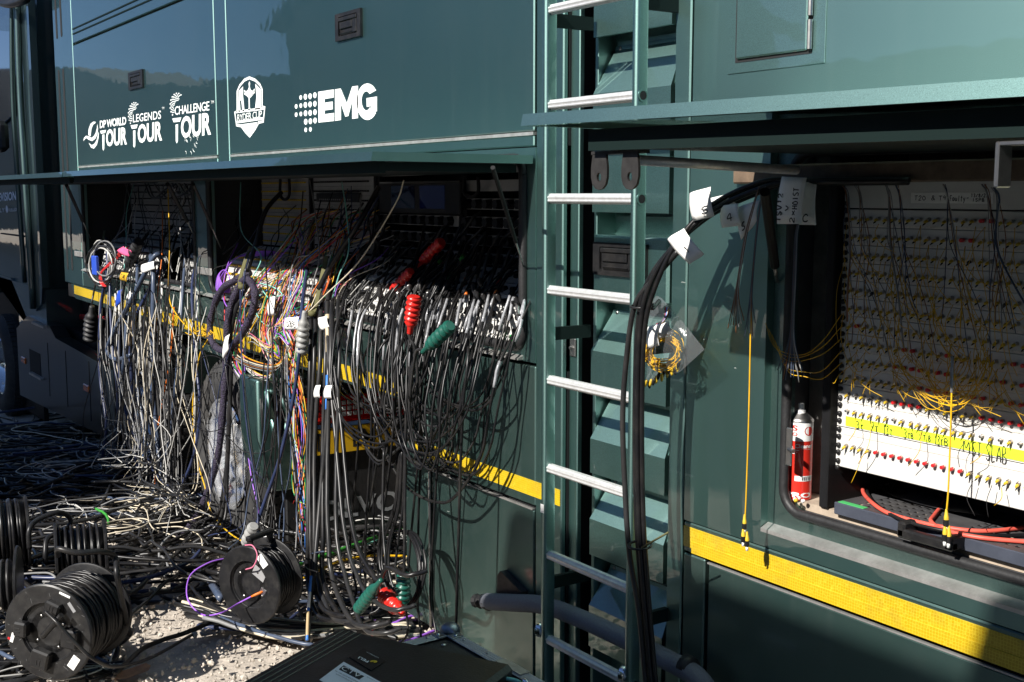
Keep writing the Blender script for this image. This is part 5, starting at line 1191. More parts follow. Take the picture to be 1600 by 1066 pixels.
# ---- thick black group in the middle
TG = 'thick black cables hanging in front of the mudflap'
cfg = [(494, 487, 492, 505, 958, .0105), (502, 493, 498, 518, 962, .0105), (511, 500, 506, 534, 966, .0100), (519, 509, 516, 548, 972, .0105), (487, 480, 486, 494, 955, .0105), (528, 530, 540, 566, 978, .009), (520, 556, 584, 606, 884, .009), (512, 540, 562, 588, 948, .0085)]
for i, (a, b_, c, d, yb, r) in enumerate(cfg):
    b_ += U(-5, 5); c += U(-5, 5); yb += U(-8, 4)
    cable('thick_cable', [(a + 34, 400, .15), (a + 8, 450, .02), (a, 480, -.06), (a - 2 + (4 if i > 4 else 0), 560, -.14), (b_ if i < 5 else (a + b_) / 2, 690, -.20), (b_, 830, -.27), (c, 905, -.30), (d, yb, -.36), (d + 30, yb + 12, -.36), (d + 62, yb + 4, -.30)], ['black', 'charcoal'][i % 2], r, 'thick black cable hanging in front of the mudflap, %s from the left of the bunch' % ['second', 'third', 'fourth', 'fifth', 'first', 'sixth', 'eighth', 'seventh'][i], group=TG, per=9, n=9)
o = cable('taped_cable', [(520, 430, .05), (512, 470, -.06), (513, 540, -.12), (512, 640, -.18), (502, 760, -.24), (492, 880, -.32), (484, 950, -.36), (480, 1003, -.45)], 'charcoal', .0105, 'dark cable with cream and blue tape bands hanging left of the black coax', n=9)
sleeve(o, .20, .32, .0118, mat('cream_tape', (0.55, 0.45, 0.30), 0.6), 'tape_band', 9); sleeve(o, .37, .43, .0118, CABLE['blue'], 'tape_band', 9)
o = cable('striped_cable', [(486, 900, -.36), (482, 950, -.40), (480, 1000, -.46)], 'blue', .006, 'blue and white striped cable end standing beside the black case', n=6)
sleeve(o, .3, .5, .0066, M['white'], 'tape_band'); sleeve(o, .62, .95, .0066, mat('tan_tape', (0.45, 0.33, 0.18), .6), 'tape_band')
for (x, lab_) in ((496, 'left'), (513, 'right')):                   # two white flags on the thick cables
    pass
def paper_tag(parent, corners, y, name='paper_tag', bulge=.006, ysk=0.0, m=None):
    q = [P(x, yy, y + ysk * k) for k, (x, yy) in enumerate(corners)]; n = 6; v = []
    for i in range(n):
        for j in range(n):
            s, t = i / (n - 1), j / (n - 1); p = q[0] * (1 - s) * (1 - t) + q[1] * s * (1 - t) + q[2] * s * t + q[3] * (1 - s) * t
            v.append(p + np.array((0, -bulge * math.sin(3.14 * t) - .004 * math.sin(5 * s + t), 0)))
    f = [(i * n + j, (i + 1) * n + j, (i + 1) * n + j + 1, i * n + j + 1) for i in range(n - 1) for j in range(n - 1)]
    o = mk(name, np.array(v), f, m or M['paper'], parent, True)
    md = o.modifiers.new('thickness', 'SOLIDIFY'); md.thickness = 0.0008
    return o, q
def tag_text(parent, q, s, u0, v0, u1, v1, width, rot=False):
    """writing on a tag; corners q run top-left, top-right, bottom-right, bottom-left"""
    def B(u, v): return q[0] * (1 - u) * (1 - v) + q[1] * u * (1 - v) + q[2] * u * v + q[3] * (1 - u) * v + np.array((0, -.0095, 0))
    g = Geo(); o = B(u0, v1)
    if not rot: scrawl(g, s, o, B(u1, v1) - o, B(u0, v0) - o, width)
    else: o = B(u1, v0); scrawl(g, s, o, B(u1, v1) - o, B(u0, v0) - o, width)
    return g.obj('handwriting', M['ink'], parent)
t, q = paper_tag(o, [(446, 497), (466, 495), (467, 515), (447, 516)], -.19); tag_text(t, q, '035', .2, .3, .8, .7, .004)
wt = bpy.data.objects
tg_, q = paper_tag(bl, [(494, 602), (500, 602), (500, 622), (492, 622)], -.19); paper_tag(bl, [(509, 603), (518, 602), (518, 623), (508, 623)], -.19)
paper_tag(bl, [(352, 528), (358, 522), (357, 545), (349, 562)], -.17); paper_tag(bl, [(421, 465), (431, 463), (430, 492), (419, 494)], -.10); paper_tag(bl, [(497, 497), (510, 494), (515, 512), (503, 517)], -.11)
# olive strap knots and straps
olive = mat('olive_strap', (0.10, 0.095, 0.035), 0.8)
for pts, lab_ in (([(510, 400, .0), (501, 440, -.06), (493, 478, -.09), (488, 490, -.10)], 'olive strap tied round the thick black cables'), ([(391, 385, .0), (382, 410, -.05), (374, 440, -.12), (378, 448, -.14)], 'olive strap tied round the braided loop'), ([(163, 360, .02), (162, 368, -.02), (161, 378, -.03)], 'olive strap end above the white cable coil')):
    q = smooth_path(pts3(pts), 6); w = np.array((.011, .004, 0)); v = np.vstack([q - w, q + w]); m_ = len(q); v = np.vstack([v, v + np.array((0, .003, 0))])
    f = [(i, i + 1, i + 1 + m_, i + m_) for i in range(m_ - 1)] + [(i + 2 * m_, i + 3 * m_, i + 1 + 3 * m_, i + 1 + 2 * m_) for i in range(m_ - 1)]
    st = mk('strap', v, f, olive); tag(st, lab_, 'strap')
    e = P(*pts[-1]); Geo().lathe([(.012, -.012), (.019, -.006), (.019, .006), (.012, .012)], e, (.3, 0, 1), 10).obj('knot', olive, st, True)
cable('black_strap', [(592, 292, .12), (560, 350, .02), (520, 410, -.03), (498, 452, -.07)], 'black', .012, 'black strap tube slanting from the flap to the thick black cables', 'strap')
cable('black_strap', [(440, 300, .15), (415, 330, .06), (400, 380, .0), (386, 425, -.05)], 'black', .012, 'black strap slanting down to the braided loop', 'strap')

# ---- booted cables
def booted(label, pts, col, r, bt, n=8, name='booted_cable'):
    o = cable(name, pts, col, r, label, n=n)
    for b in bt: boot(o, *b[:4], b[4], **(b[5] if len(b) > 5 else {}))
    return o
Rr, Gr, Kr = M['redplastic'], M['greenrubber'], M['greyrubber']
booted('black cable ending in a bright red bellows boot at the sill of the left hatch', [(640, 515, -.20), (641, 530, -.20), (648, 545, -.19), (652, 600, -.18), (640, 680, -.18), (600, 720, -.17)], 'charcoal', .006, [((648, 463), (640, 522), -.20, .029, Rr)])
booted('black cable ending in a dark green bellows boot below the left hatch', [(664, 548, -.22), (655, 546, -.22), (648, 560, -.22), (640, 640, -.2), (650, 720, -.2)], 'charcoal', .006, [((704, 509), (660, 551), -.22, .026, Gr)])
booted('black lead with a dim red bellows boot inside the left hatch', [(652, 420, .10), (640, 440, .06), (625, 470, .0), (600, 530, -.08)], 'black', .007, [((690, 378), (650, 420), .12, .025, Rr)])
booted('black lead with a sunlit red bellows boot partly behind coax in the left hatch', [(604, 462, .0), (596, 480, -.03), (585, 540, -.08)], 'black', .007, [((642, 424), (604, 464), .03, .022, Rr)])
booted('black cable hanging to an upright green bellows boot near the ground', [(690, 420, .1), (660, 500, -.1), (637, 620, -.18), (633, 760, -.22), (632, 860, -.25), (631, 905, -.26)], 'black', .0062, [((631, 896), (629, 958), -.26, .028, Gr)])
booted('black cable hanging to a bright red bellows boot near the ground', [(600, 700, -.2), (598, 800, -.24), (602, 870, -.28), (608, 925, -.28)], 'black', .006, [((600, 928), (630, 960), -.29, .034, Rr)])
booted('black cable with a slanting green bellows boot lying on the cables', [(600, 905, -.25), (580, 900, -.2), (560, 880, -.15), (520, 860, -.1)], 'black', .0065, [((560, 952), (596, 906), -.36, .026, Gr, dict(rings=6))])
booted('navy cable between two grey bellows boots in front of the mudguard', [(480, 420, .0), (473, 470, -.12), (470, 520, -.18), (466, 570, -.20), (455, 640, -.22), (436, 720, -.25), (415, 780, -.28), (396, 835, -.32)], 'navy', .0085, [((471, 552), (476, 486), -.18, .029, Kr), ((397, 822), (380, 858), -.34, .030, Kr, dict(rings=3))])
o = booted('black cable ending in a black bellows boot left of the front compartment', [(150, 440, -.02), (146, 460, -.04), (143, 480, -.06), (141, 530, -.06)], 'black', .007, [((141, 532), (144, 478), -.06, .055, M['rubber'])])
booted('grey lead with a black bellows boot beside the pink tape flag', [(235, 360, .1), (220, 380, .03), (205, 405, -.02), (195, 440, -.05), (188, 500, -.07)], 'charcoal', .010, [((217, 378), (196, 425), -.03, .04, M['rubber'])])

# ---- left bundle out of the front compartment
LG = 'thin cables hanging out of the front compartment'
for i in range(42):
    sx = U(165, 308); sy = U(368, 430); ex = sx - U(4, 26) if i % 3 else sx + U(-10, 10); yo = -.05 - U(0, .18); gx = 150 + (ex - 140) * U(.75, 1.05) + U(-10, 25)
    wy = 304 + .653 * (gx + 450) + U(-25, 25); c = rnd.choice(['black', 'black', 'charcoal', 'black', 'white', 'cream', 'grey', 'charcoal', 'white', 'black'])
    o = cable('hanging_cable', [(sx + U(5, 25), sy - U(10, 40), .2), (sx, sy, .08), (ex + 4, U(445, 475), -.02), (ex + U(-6, 6), 540, yo), (ex + (gx - ex) * .3 + U(-7, 7), 610, yo - .02), (ex + (gx - ex) * .65 + U(-6, 6), 670, yo - .03), (gx, wy - 25, yo - .06), (gx + U(-30, 30), wy, yo - .12), (gx + U(-70, 50), wy + U(0, 30), yo - .25)],
              c, U(.0035, .0065) if c in ('black', 'charcoal') else U(.0022, .0034), 'thin %s cable hanging out of the front compartment to the ground' % c, group=LG, per=6)
    if i % 6 == 0: sleeve(o, .22, .30, .0075, M['panelwhite'])
for i in range(13):                                               # pale wires tangled in front of the wheels
    x = U(190, 330); y = U(600, 700); yo = -.15 - U(0, .1)
    cable('hanging_cable', [(x + U(-20, 20), 480, -.08), (x + U(-25, 25), 560, yo), (x, y, yo), (x + U(-45, 45), y + 60, yo - .03), (x + U(-70, 70), U(760, 800), yo - .06), (x + U(-90, 60), U(800, 850), yo - .3)], ['white', 'black', 'cream'][i % 3], .0024, 'thin wire tangled in front of the middle wheels', 'wire', 'wires tangled in front of the wheels', per=7, n=5)
slate = [([(262, 430, .05), (246, 398, -.03), (228, 425, -.08), (205, 470, -.10), (178, 520, -.11), (168, 548, -.11), (182, 562, -.11), (205, 555, -.1)], .0155, 'slate blue hose looping out of the front compartment'),
         ([(236, 400, -.01), (240, 430, -.07), (239, 520, -.10), (240, 620, -.11), (252, 730, -.13), (275, 810, -.17), (305, 870, -.3), (345, 935, -.6)], .0165, 'slate blue hose hanging straight down left of the drive wheel'),
         ([(200, 470, -.06), (196, 540, -.10), (190, 600, -.11), (180, 690, -.13), (150, 760, -.2), (110, 800, -.4)], .014, 'slate blue hose curving down to the ground by the middle wheel'),
         ([(190, 480, -.05), (186, 560, -.08), (196, 640, -.10), (232, 720, -.12), (262, 760, -.13), (300, 800, -.14)], .012, 'navy hose crossing behind the pale wires'),
         ([(166, 372, .0), (168, 420, -.04), (158, 480, -.06), (156, 580, -.08), (166, 660, -.10), (160, 720, -.13)], .0125, 'navy hose at the left edge of the hanging cables')]
slate += [([(215, 400, .03), (214, 440, -.05), (209, 500, -.09), (214, 590, -.12), (226, 680, -.14), (222, 740, -.17), (190, 800, -.3)], .011, 'slate blue hose falling behind the white paper flag'),
          ([(290, 400, .05), (286, 450, -.03), (280, 540, -.10), (272, 620, -.12), (262, 700, -.13), (236, 775, -.2), (190, 830, -.4)], .009, 'slate blue hose falling right of the orange cord'),
          ([(178, 400, .02), (172, 450, -.05), (176, 540, -.09), (184, 620, -.11), (176, 700, -.14), (140, 745, -.25)], .010, 'navy hose falling left of the tan taped joint'),
          ([(305, 410, .06), (300, 460, -.03), (306, 560, -.10), (312, 640, -.13), (300, 720, -.16), (262, 800, -.25)], .0085, 'navy hose hanging beside the drive wheel tyre')]
for p, r, lab_ in slate: cable('slate_blue_hose', p, 'slate' if 'navy' not in lab_ else 'navy', r, lab_, 'hose', per=9, n=9)
o = cable('taped_cable', [(250, 420, .0), (210, 500, -.08), (203, 540, -.09), (206, 600, -.1), (210, 700, -.12), (225, 770, -.16)], 'navy', .012, 'navy cable with a tan taped joint under the front compartment', n=8)
sleeve(o, .2, .42, .0135, mat('tan_wrap', (0.33, 0.25, 0.16), .7), 'tape_band', 8)
# coil hanging at the far left with blue tape
g = Geo()
cl = thing('hanging_coil', 'loose coil of white and grey cable hanging at the far left hatch corner', 'cable coil', P(160, 470, -.06))
for i in range(7):
    cx_, cy_, rx_, ry_ = 158 + U(-4, 6), 408 + U(-4, 8), U(14, 22), U(26, 38)
    q = [P(cx_ + rx_ * math.cos(t), cy_ + ry_ * math.sin(t), -.05 - .004 * i) for t in np.linspace(0, 6.2, 22)]
    Geo().tube(np.array(q), .0055, 6).obj('coil_turn', CABLE[['white', 'charcoal', 'grey', 'black'][i % 4]], cl, True)
a = P(150, 420, -.07); Geo().box(a[0] - .06, a[0] + .05, -.085, -.06, P(150, 430, -.07)[2], P(150, 400, -.07)[2], .006).obj('blue_tape', mat('blue_tape', (0.02, 0.07, 0.45), .5), cl)
# pink tape flag, red wires, yellow tag
fgm = mat('pink_tape', (0.85, 0.12, 0.28), .5)
pk, _ = paper_tag(None, [(183, 392), (192, 385), (206, 392), (202, 402)], -.06, 'pink_tape_flag', .01, m=fgm); tag(pk, 'bright pink tape flag among the cables of the front compartment', 'tape')
yg, _ = paper_tag(None, [(190, 425), (200, 427), (198, 441), (189, 438)], -.09, 'yellow_tape_flag', .008, m=mat('mustard_tape', (0.62, 0.36, 0.02), .5)); tag_text(yg, _, 'M', .25, .2, .75, .8, .006); tag(yg, 'mustard yellow tape flag with a letter below the pink flag', 'tape')
bf, _ = paper_tag(None, [(184, 456), (190, 452), (190, 470), (182, 482)], -.09, 'blue_tape_flag', .006, m=bpy.data.materials['blue_tape']); tag(bf, 'blue tape wrapped round cables under the mustard flag', 'tape')
wf, _ = paper_tag(None, [(221, 414), (240, 408), (242, 420), (223, 428)], -.09, 'white_tape_flag', .006); tag(wf, 'white paper flag on the slate blue hose', 'tag')
wf, _ = paper_tag(None, [(203, 455), (209, 460), (204, 471), (198, 467)], -.09, 'white_tape_flag', .004); tag(wf, 'small white paper flag below the mustard tape', 'tag')
for k in range(3): cable('red_wire', [(195 + k * 3, 385, .0), (180, 402 + k * 3, -.05), (158 + k, 425, -.06), (156 + k * 2, 440, -.07), (162 + k * 2, 448, -.07)], 'red', .004, 'red wire curling left of the pink tape flag', group='red wires by the pink flag')
# dim leads behind the straps of the left hatch
for i in range(26):
    x = U(345, 590); cable('inner_cable', [(x + U(0, 20), U(290, 330), .2), (x + U(-10, 10), 345, .15), (x - U(0, 25), 375, .10), (x - U(10, 40), U(395, 425), .04)], rnd.choice(['black', 'black', 'charcoal', 'grey', 'brown', 'navy']), U(.002, .005), 'dim lead drooping in front of the racks of the left hatch', group='dim leads in the left hatch', per=5, n=5)
# upper clutter inside the front compartment
for i in range(18):
    x = U(190, 300); cable('inner_cable', [(x, 288, .2), (x + U(-10, 10), 315, .15), (x + U(-20, 20), 345, .1), (x + U(-25, 15), 385, .05), (x + U(-30, 10), 425, .0)], rnd.choice(['black', 'white', 'grey', 'charcoal']), .0035, 'dim cable hanging inside the front compartment', group='dim cables inside the front compartment', per=5, n=5)
for i in range(8):
    x0 = U(215, 290); cable('inner_cable', [(x0, 287, .05), (x0 + 10, 300 + U(0, 14), .04), (x0 + U(20, 30), U(295, 312), .04), (x0 + U(35, 45), 288, .05)], 'black', .006, 'short black cable swag under the front flap', group='cable swags under the front flap', per=6, n=5)

# ================================================================ heap of cables on the ground
def heap_ok(p):
    d = p - CAM; z = d @ _fw; x = 800 + FPX * (d @ _rt) / z; y = 533 - FPX * (d @ _up) / z
    lim = 1075 if x < 190 else (945 if x < 300 else 1000 if x < 560 else 985)
    return y < lim and x > -260
def heap_curve(rs, col, r, lift, L, n=20, curl=.62):
    for _ in range(30):
        p = np.array((rs.uniform(-10.5, -4.15), rs.uniform(-1.55, .45), 0.0))
        if heap_ok(p): break
    h = rs.uniform(0, 6.28) if rs.rand() < .45 else rs.normal(math.pi if rs.rand() < .5 else 0, .35); dh = rs.normal(0, .15); pts = []
    for k in range(n):
        pts.append(p.copy()); step = L / n; dh += rs.normal(0, curl * .4); dh *= .88; h += dh
        q = p + np.array((math.cos(h), math.sin(h), 0)) * step
        if not heap_ok(q) or q[1] > .7 or q[1] < -1.7: h += 2.2; q = p + np.array((math.cos(h), math.sin(h), 0)) * step
        p = q
    pts = np.array(pts); hgt = lift * np.clip(rs.uniform(.15, 1) + np.cumsum(rs.normal(0, .12, n)), .05, 1.3)
    edge = np.clip((-4.2 - pts[:, 0]) / 1.2, 0.12, 1) ; pts[:, 2] = r * .9 + hgt * edge + slope(pts[:, 0])
    return smooth_path(pts, 5)
rs = np.random.RandomState(21)
for key, num, r0, r1, lift, lab_ in (('black', 235, .005, .012, .12, 'heap of black cables lying tangled on the ground at left'), ('charcoal', 90, .006, .012, .13, 'dark grey cables tangled through the heap at left'), ('white', 34, .0022, .0036, .14, 'thin white cables tangled over the heap at left'),
                                     ('grey', 26, .003, .006, .14, 'thin grey cables tangled over the heap at left'), ('slate', 24, .008, .012, .13, 'slate blue hoses lying in the heap at left'), ('navy', 26, .008, .012, .13, 'navy cables lying in the heap at left'), ('cream', 18, .0022, .0034, .14, 'cream wires tangled over the heap at left')):
    g = Geo()
    for i in range(num): rr_ = rs.uniform(r0, r1); g.tube(heap_curve(rs, key, 0, lift, rs.uniform(1.3, 3.2), curl=.62 if rr_ < .006 else .26), rr_, 6)
    tag(g.obj('cable_heap', CABLE[key], None, True), lab_, 'cables', kind='stuff')
# white coil at far left on the heap
for (cx_, cy_, rx_, c, lab_) in ((-7.9, -.45, .28, 'white', 'loose flat coil of white wire on the cable heap'), (-6.6, -.25, .16, 'cream', 'small coil of cream wire on the cable heap')):
    q = []
    for t in np.linspace(0, 6.28 * 6, 120): q.append((cx_ + (rx_ + .05 * math.sin(t * .37)) * math.cos(t), cy_ + (rx_ * .8 + .04 * math.cos(t * .23)) * math.sin(t), .13 + float(slope(cx_)) + .02 * math.sin(t * 1.3)))
    tag(Geo().tube(np.array(q), .0032, 5).obj('wire_coil', CABLE[c], None, True), lab_, 'wire coil')
for pts, c, r, lab_ in (([(420, 900, .06, 0), (470, 880, .08, 0), (540, 858, .08, 0), (620, 830, .05, 0), (660, 838, .04, 0)], 'lime', .012, 'bright green cable lying under the trailer'), ([(470, 905, .05, 0), (540, 875, .06, 0), (600, 868, .06, 0), (660, 872, .04, 0)], 'yellow', .006, 'yellow cable lying under the trailer'),
                        ([(150, 795, .11, 0), (165, 803, .12, 0), (170, 818, .10, 0)], 'lime', .007, 'short length of bright green cable on the heap'), ([(560, 965, .03, 0), (610, 975, .03, 0), (650, 962, .03, 0), (690, 985, .02, 0)], 'violet', .007, 'purple cable lying on the gravel beside the flight case'),
                        ([(600, 1010, .03, 0), (640, 1000, .03, 0), (680, 985, .03, 0), (712, 972, .03, 0)], 'violet', .006, 'second purple cable on the gravel beside the flight case'), ([(640, 1030, .02, 0), (668, 1008, .03, 0), (690, 985, .04, 0), (700, 970, .03, 0)], 'charcoal', .011, 'dark grey cable lying on the gravel beside the flight case'),
                        ([(575, 850, .03, 0), (610, 835, .04, 0), (660, 820, .04, 0)], 'teal', .006, 'thin teal cable lying under the trailer'), ([(180, 1052, .04, 0), (230, 1010, .03, 0), (300, 985, .03, 0), (370, 955, .04, 0), (430, 930, .1, 0)], 'black', .010, 'black cable running from the front reel to the small reel'),
                        ([(345, 965, .05, 0), (400, 985, .05, 0), (470, 1005, .04, 0), (530, 1010, .03, 0)], 'slate', .008, 'slate blue cable end lying on the cables in front of the small reel')):
    cable('ground_cable', pts, c, r, lab_, per=9, n=8)
for i in range(18):                                               # sunlit cables fanning over the gravel
    o_ = i * 2.2
    cable('ground_cable', [(300 + U(-30, 20), 935 + o_ * .8, .03 + U(0, .04), 0), (370, 958 + o_ * .7 + U(-5, 5), .04, 0), (440, 972 + o_ * .6 + U(-6, 6), .04, 0), (520, 975 + o_ * .5, .03, 0), (600, 965 + o_ * .9 + U(-8, 8), .03, 0), (660, 965 + o_ * .8, .02, 0)], rnd.choice(['charcoal', 'black', 'grey', 'cream', 'charcoal', 'black']), U(.004, .010), 'sunlit cable lying across the gravel in front of the small reel', group='cables fanned over the sunlit gravel', per=6)
jk = thing('inline_connector', 'black inline cable connector with a red ring lying behind the black case', 'connector', G(590, 990, .05))
a = G(558, 982, .06); b = G(618, 997, .06); Geo().lathe([(.010, 0), (.016, .01), (.018, .05), (.018, .10), (.014, .105), (.014, .17), (.008, .2)], a, b - a, 14).obj('shell', M['blackplastic'], jk, True, angle=40)
ax = (b - a) / np.linalg.norm(b - a); Geo().lathe([(.0187, 0), (.0187, .007)], a + ax * .085, ax, 14).obj('red_ring', rcap, jk, True)
# loops hanging against the skirt near the ground
for i in range(5):
    e = i * 4.5 + U(-6, 6)
    o = cable('looped_cable', [(625 + e * .3, 700, -.16), (618 + e * .5, 790, -.18), (598 + e, 850, -.2), (600 + e * .8, 900, -.22), (625 + e * .5, 948, -.22), (650 + e * .2, 930, -.20), (656 + e * .4, 880, -.17), (640 + e * .4, 835, -.15), (612, 830, -.15)], 'black', .0058, 'black cable coiled in a tall loop against the skirt panel', group='loops against the skirt panel', per=7)

# ================================================================ fibre cables along the ladder
FB = 'thick fibre cables strapped to the ladder rail'
def fcable(off, dy, r, lab_, pts=None, col='black'):
    base = pts or [(1420, 283, -.03), (1300, 284, -.05), (1235, 283, -.06), (1180, 296, -.09), (1110, 330, -.13), (1052, 385, -.185), (1018, 450, -.215), (1004, 520, -.215), (1000, 650, -.205), (1002, 800, -.20), (1008, 900, -.20), (1016, 1000, -.20), (1024, 1090, -.20)]
    k = len(base); p = []
    for i, (x, y, d) in enumerate(base):
        t = i / (k - 1); nx, ny = (off * (.3 if i < 3 else 1), off * (0.9 if 2 < i < 7 else 0.2)); p.append((x + (nx * (.55 if i > 6 else .75) - (3 if i > 5 else 0) if i > 4 else nx * .3), y - (ny if i < 6 else 0), d + dy))
    return cable('fibre_trunk_cable', p, col, r, lab_, group=FB if pts is None else None, per=9, n=10)
L0 = 'thick black fibre trunk cable arching to the ladder and strapped down its rail'
f1 = fcable(-9, .012, .0072, 'black trunk cable carrying the white tag marked S over the ladder'); f2 = fcable(-2, -.008, .0072, 'black trunk cable carrying the white tag marked 1 beside the ladder'); f3 = fcable(5, .012, .0070, 'black trunk cable carrying the shaded tag marked 4 under the right flap'); f4 = fcable(11, -.002, .0066, 'black trunk cable carrying the small shaded tag right of the 4 tag'); f6 = fcable(0, .024, .0066, 'black trunk cable carrying the long tag marked TSV12 2x HOIST')
f5 = fcable(0, 0, .0078, 'black fibre cable bowing out left of the strapped trunk cables', [(1060, 392, -.19), (1022, 436, -.205), (992, 478, -.205), (979, 560, -.20), (973, 650, -.2), (976, 750, -.2), (986, 860, -.21), (1002, 960, -.21), (1014, 1090, -.21)], 'charcoal')
for (x, y, t_) in ((1004, 478, 0), (1000, 852, 0)):
    c = P(x, y, -.205); zt = thing('cable_tie', 'black cable tie %s' % ('round the trunk cables above the plastic bag' if y < 600 else 'with a long loose tail round the trunk cables low on the ladder'), 'cable tie', c)
    q = [c + np.array((.034 * math.cos(a_), .030 * math.sin(a_), .004 * math.sin(a_))) for a_ in np.linspace(0, 6.28, 17)]; Geo().tube(np.array(q), .0035, 5).obj('band', M['blackplastic'], zt, True)
    if y > 600: Geo().tube([c + np.array((.03, -.02, .004)), P(1044, 832, -.23)], .003, 5).obj('tail', olive, zt, True)
    else: Geo().tube(smooth_path([c + np.array((.0, .03, 0)), P(1020, 482, -.16), P(1030, 470, -.12)], 5), .006, 6).obj('tail', M['blackplastic'], zt, True)
# numbered paper tags on the trunk cables
def tagged(parent, corners, y, texts, name='paper_tag'):
    o, q = paper_tag(parent, corners, y, name)
    for (s, u0, v0, u1, v1, w, r_) in texts: tag_text(o, q, s, u0, v0, u1, v1, w, r_)
    return o
tagged(f1, [(1078, 302), (1109, 292), (1116, 338), (1085, 346)], -.165, [('S', .55, .62, .92, .86, .0035, False)])
tagged(f2, [(1043, 374), (1067, 357), (1100, 397), (1079, 413)], -.205, [('1', .45, .55, .62, .75, .003, False)])
tagged(f3, [(1128, 322), (1152, 318), (1158, 352), (1130, 356)], -.125, [('4', .4, .4, .75, .75, .003, False)])
tagged(f4, [(1152, 325), (1186, 312), (1182, 345), (1160, 375)], -.105, [('S', .2, .62, .45, .85, .003, False)])
tagged(f6, [(1222, 276), (1259, 278), (1252, 350), (1216, 350)], -.095, [('TSV12', .02, .95, .22, .35, .0032, True), ('V', .38, .72, .5, .60, .003, True), ('2x', .62, .98, .8, .70, .003, True), ('HOIST', .66, .68, .88, .22, .003, True)])
tagged(f6, [(1257, 284), (1275, 286), (1275, 352), (1250, 351)], -.065, [('C', .3, .75, .7, .92, .003, False)])
tagged(f1, [(1098, 314), (1132, 304), (1150, 318), (1120, 330)], -.115, [])
# bag of yellow pigtails
bg = thing('plastic_bag', 'clear plastic bag of yellow fibre pigtails tied beside the ladder', 'bag', P(1045, 590, -.12))
out = [(1026, 462), (1034, 466), (1062, 497), (1101, 546), (1064, 580), (1030, 594), (1004, 602), (1000, 560), (1003, 505), (1012, 476)]
ctr = (1038, 535); v = []; nr = 6
for side in (0, 1):
    for i in range(nr + 1):
        t = i / nr
        for (x, y) in out:
            xx = ctr[0] + (x - ctr[0]) * t; yy = ctr[1] + (y - ctr[1]) * t; b = .034 * (1 - t ** 2) + (U(-.007, .007) if 0 < i < nr else 0)
            v.append(P(xx, yy, -.11 + (-b if side == 0 else b)))
n = len(out); f = []
for side in (0, 1):
    k0 = side * (nr + 1) * n
    for i in range(nr):
        for k in range(n):
            q = (k0 + i * n + k, k0 + i * n + (k + 1) % n, k0 + (i + 1) * n + (k + 1) % n, k0 + (i + 1) * n + k); f.append(q if side else q[::-1])
mk('film', np.array(v), f, M['clear'], bg, True)
for i in range(26):
    cx_, cy_ = 1034 + U(-4, 6), 548 + U(-6, 6); rx_, ry_ = U(18, 30), U(16, 30)
    q = [P(cx_ + rx_ * math.cos(t), cy_ + ry_ * math.sin(t), -.11 + U(-.014, .014)) for t in np.linspace(U(0, 2), 5.2 + U(0, 1.4), 16)]
    Geo().tube(smooth_path(q, 2), .0014, 5).obj('pigtail', CABLE['yellow'], bg, True)
for i in range(14):
    a = P(1010 + i * 4.0, 596 - i * 2.2 + U(-4, 2), -.115 + U(-.01, .01)); Geo().lathe([(.003, 0), (.0045, .004), (.0045, .016), (.002, .022)], a, (U(-.5, .2), 0, -1), 7).obj('plug', M['blackplastic'] if i % 2 else ylw, bg, True)
paper_tag(bg, [(1012, 512), (1028, 505), (1030, 540), (1014, 545)], -.128, 'leaflet'); paper_tag(bg, [(1030, 505), (1044, 500), (1052, 520), (1032, 530)], -.120, 'leaflet')
for c, e in (('red', 0), ('blue', 2), ('white', 4), ('brown', 6)): Geo().tube(smooth_path([P(1040 + e, 480, -.12), P(1038 + e * .5, 498, -.125), P(1024, 508 + e, -.125), P(1008, 520 + e, -.12)], 5), .0016, 5).obj('pigtail', CABLE[c], bg, True)

# stripped fibre ends hanging from the trunk cables
FE = 'stripped fibre ends hanging under the right flap'
for (x0, y0, x1, y1, num, lab_, yy) in ((1180, 300, 1152, 508, 7, 'thin stripped fibre hanging in front of the green panel', -.13), (1190, 300, 1174, 515, 5, 'thin stripped fibre hanging near the yellow cord top', -.12), (1247, 345, 1238, 588, 11, 'thin stripped fibre hanging into the right hatch opening', -.03)):
    for i in range(num):
        t = i - num / 2
        cable('stripped_fibre', [(x0 + 6, y0 - 8, yy + .02), (x0 - 2 + t * .4, y0 + 20, yy), (x0 + (x1 - x0) * .55 + t * .5, y0 + (y1 - y0) * .35, yy), (x1 + t * .8, y0 + (y1 - y0) * .75, yy), (x1 + t * 4.2, y1 + U(-12, 12), yy + U(-.01, .01))], rnd.choice(['navy', 'brown', 'grey', 'slate', 'white', 'slate', 'grey', 'brown']), .0013, lab_, 'fibre', FE, per=6, n=5)
def dangling(pts, lab_, ends):
    o = cable('yellow_patch_cable', pts, 'yellow', .0020, lab_, 'fibre', n=6)
    for (x, y, yy) in ends:
        a = P(x, y, yy); Geo().lathe([(.0022, 0), (.0045, .014), (.0055, .018), (.0055, .024)], a + np.array((0, 0, .024)), (0.05, 0, -1), 9).obj('boot', ylw, o, True, angle=40)
        Geo().lathe([(.0062, 0), (.0062, .014), (.0040, .016)], a, (0.05, 0, -1), 9).obj('plug', M['blackplastic'], o, True, angle=40); Geo().lathe([(.0036, .014), (.0036, .026)], a, (0.05, 0, -1), 9).obj('ferrule_cap', M['white'], o, True)
    return o
o = dangling([(1176, 420, -.1), (1173, 510, -.1), (1170, 650, -.1), (1166, 770, -.1), (1164, 815, -.1)], 'yellow fibre cord hanging in front of the green panel left of the right hatch', [(1163, 818, -.1), (1161, 838, -.103), (1167, 845, -.096)])
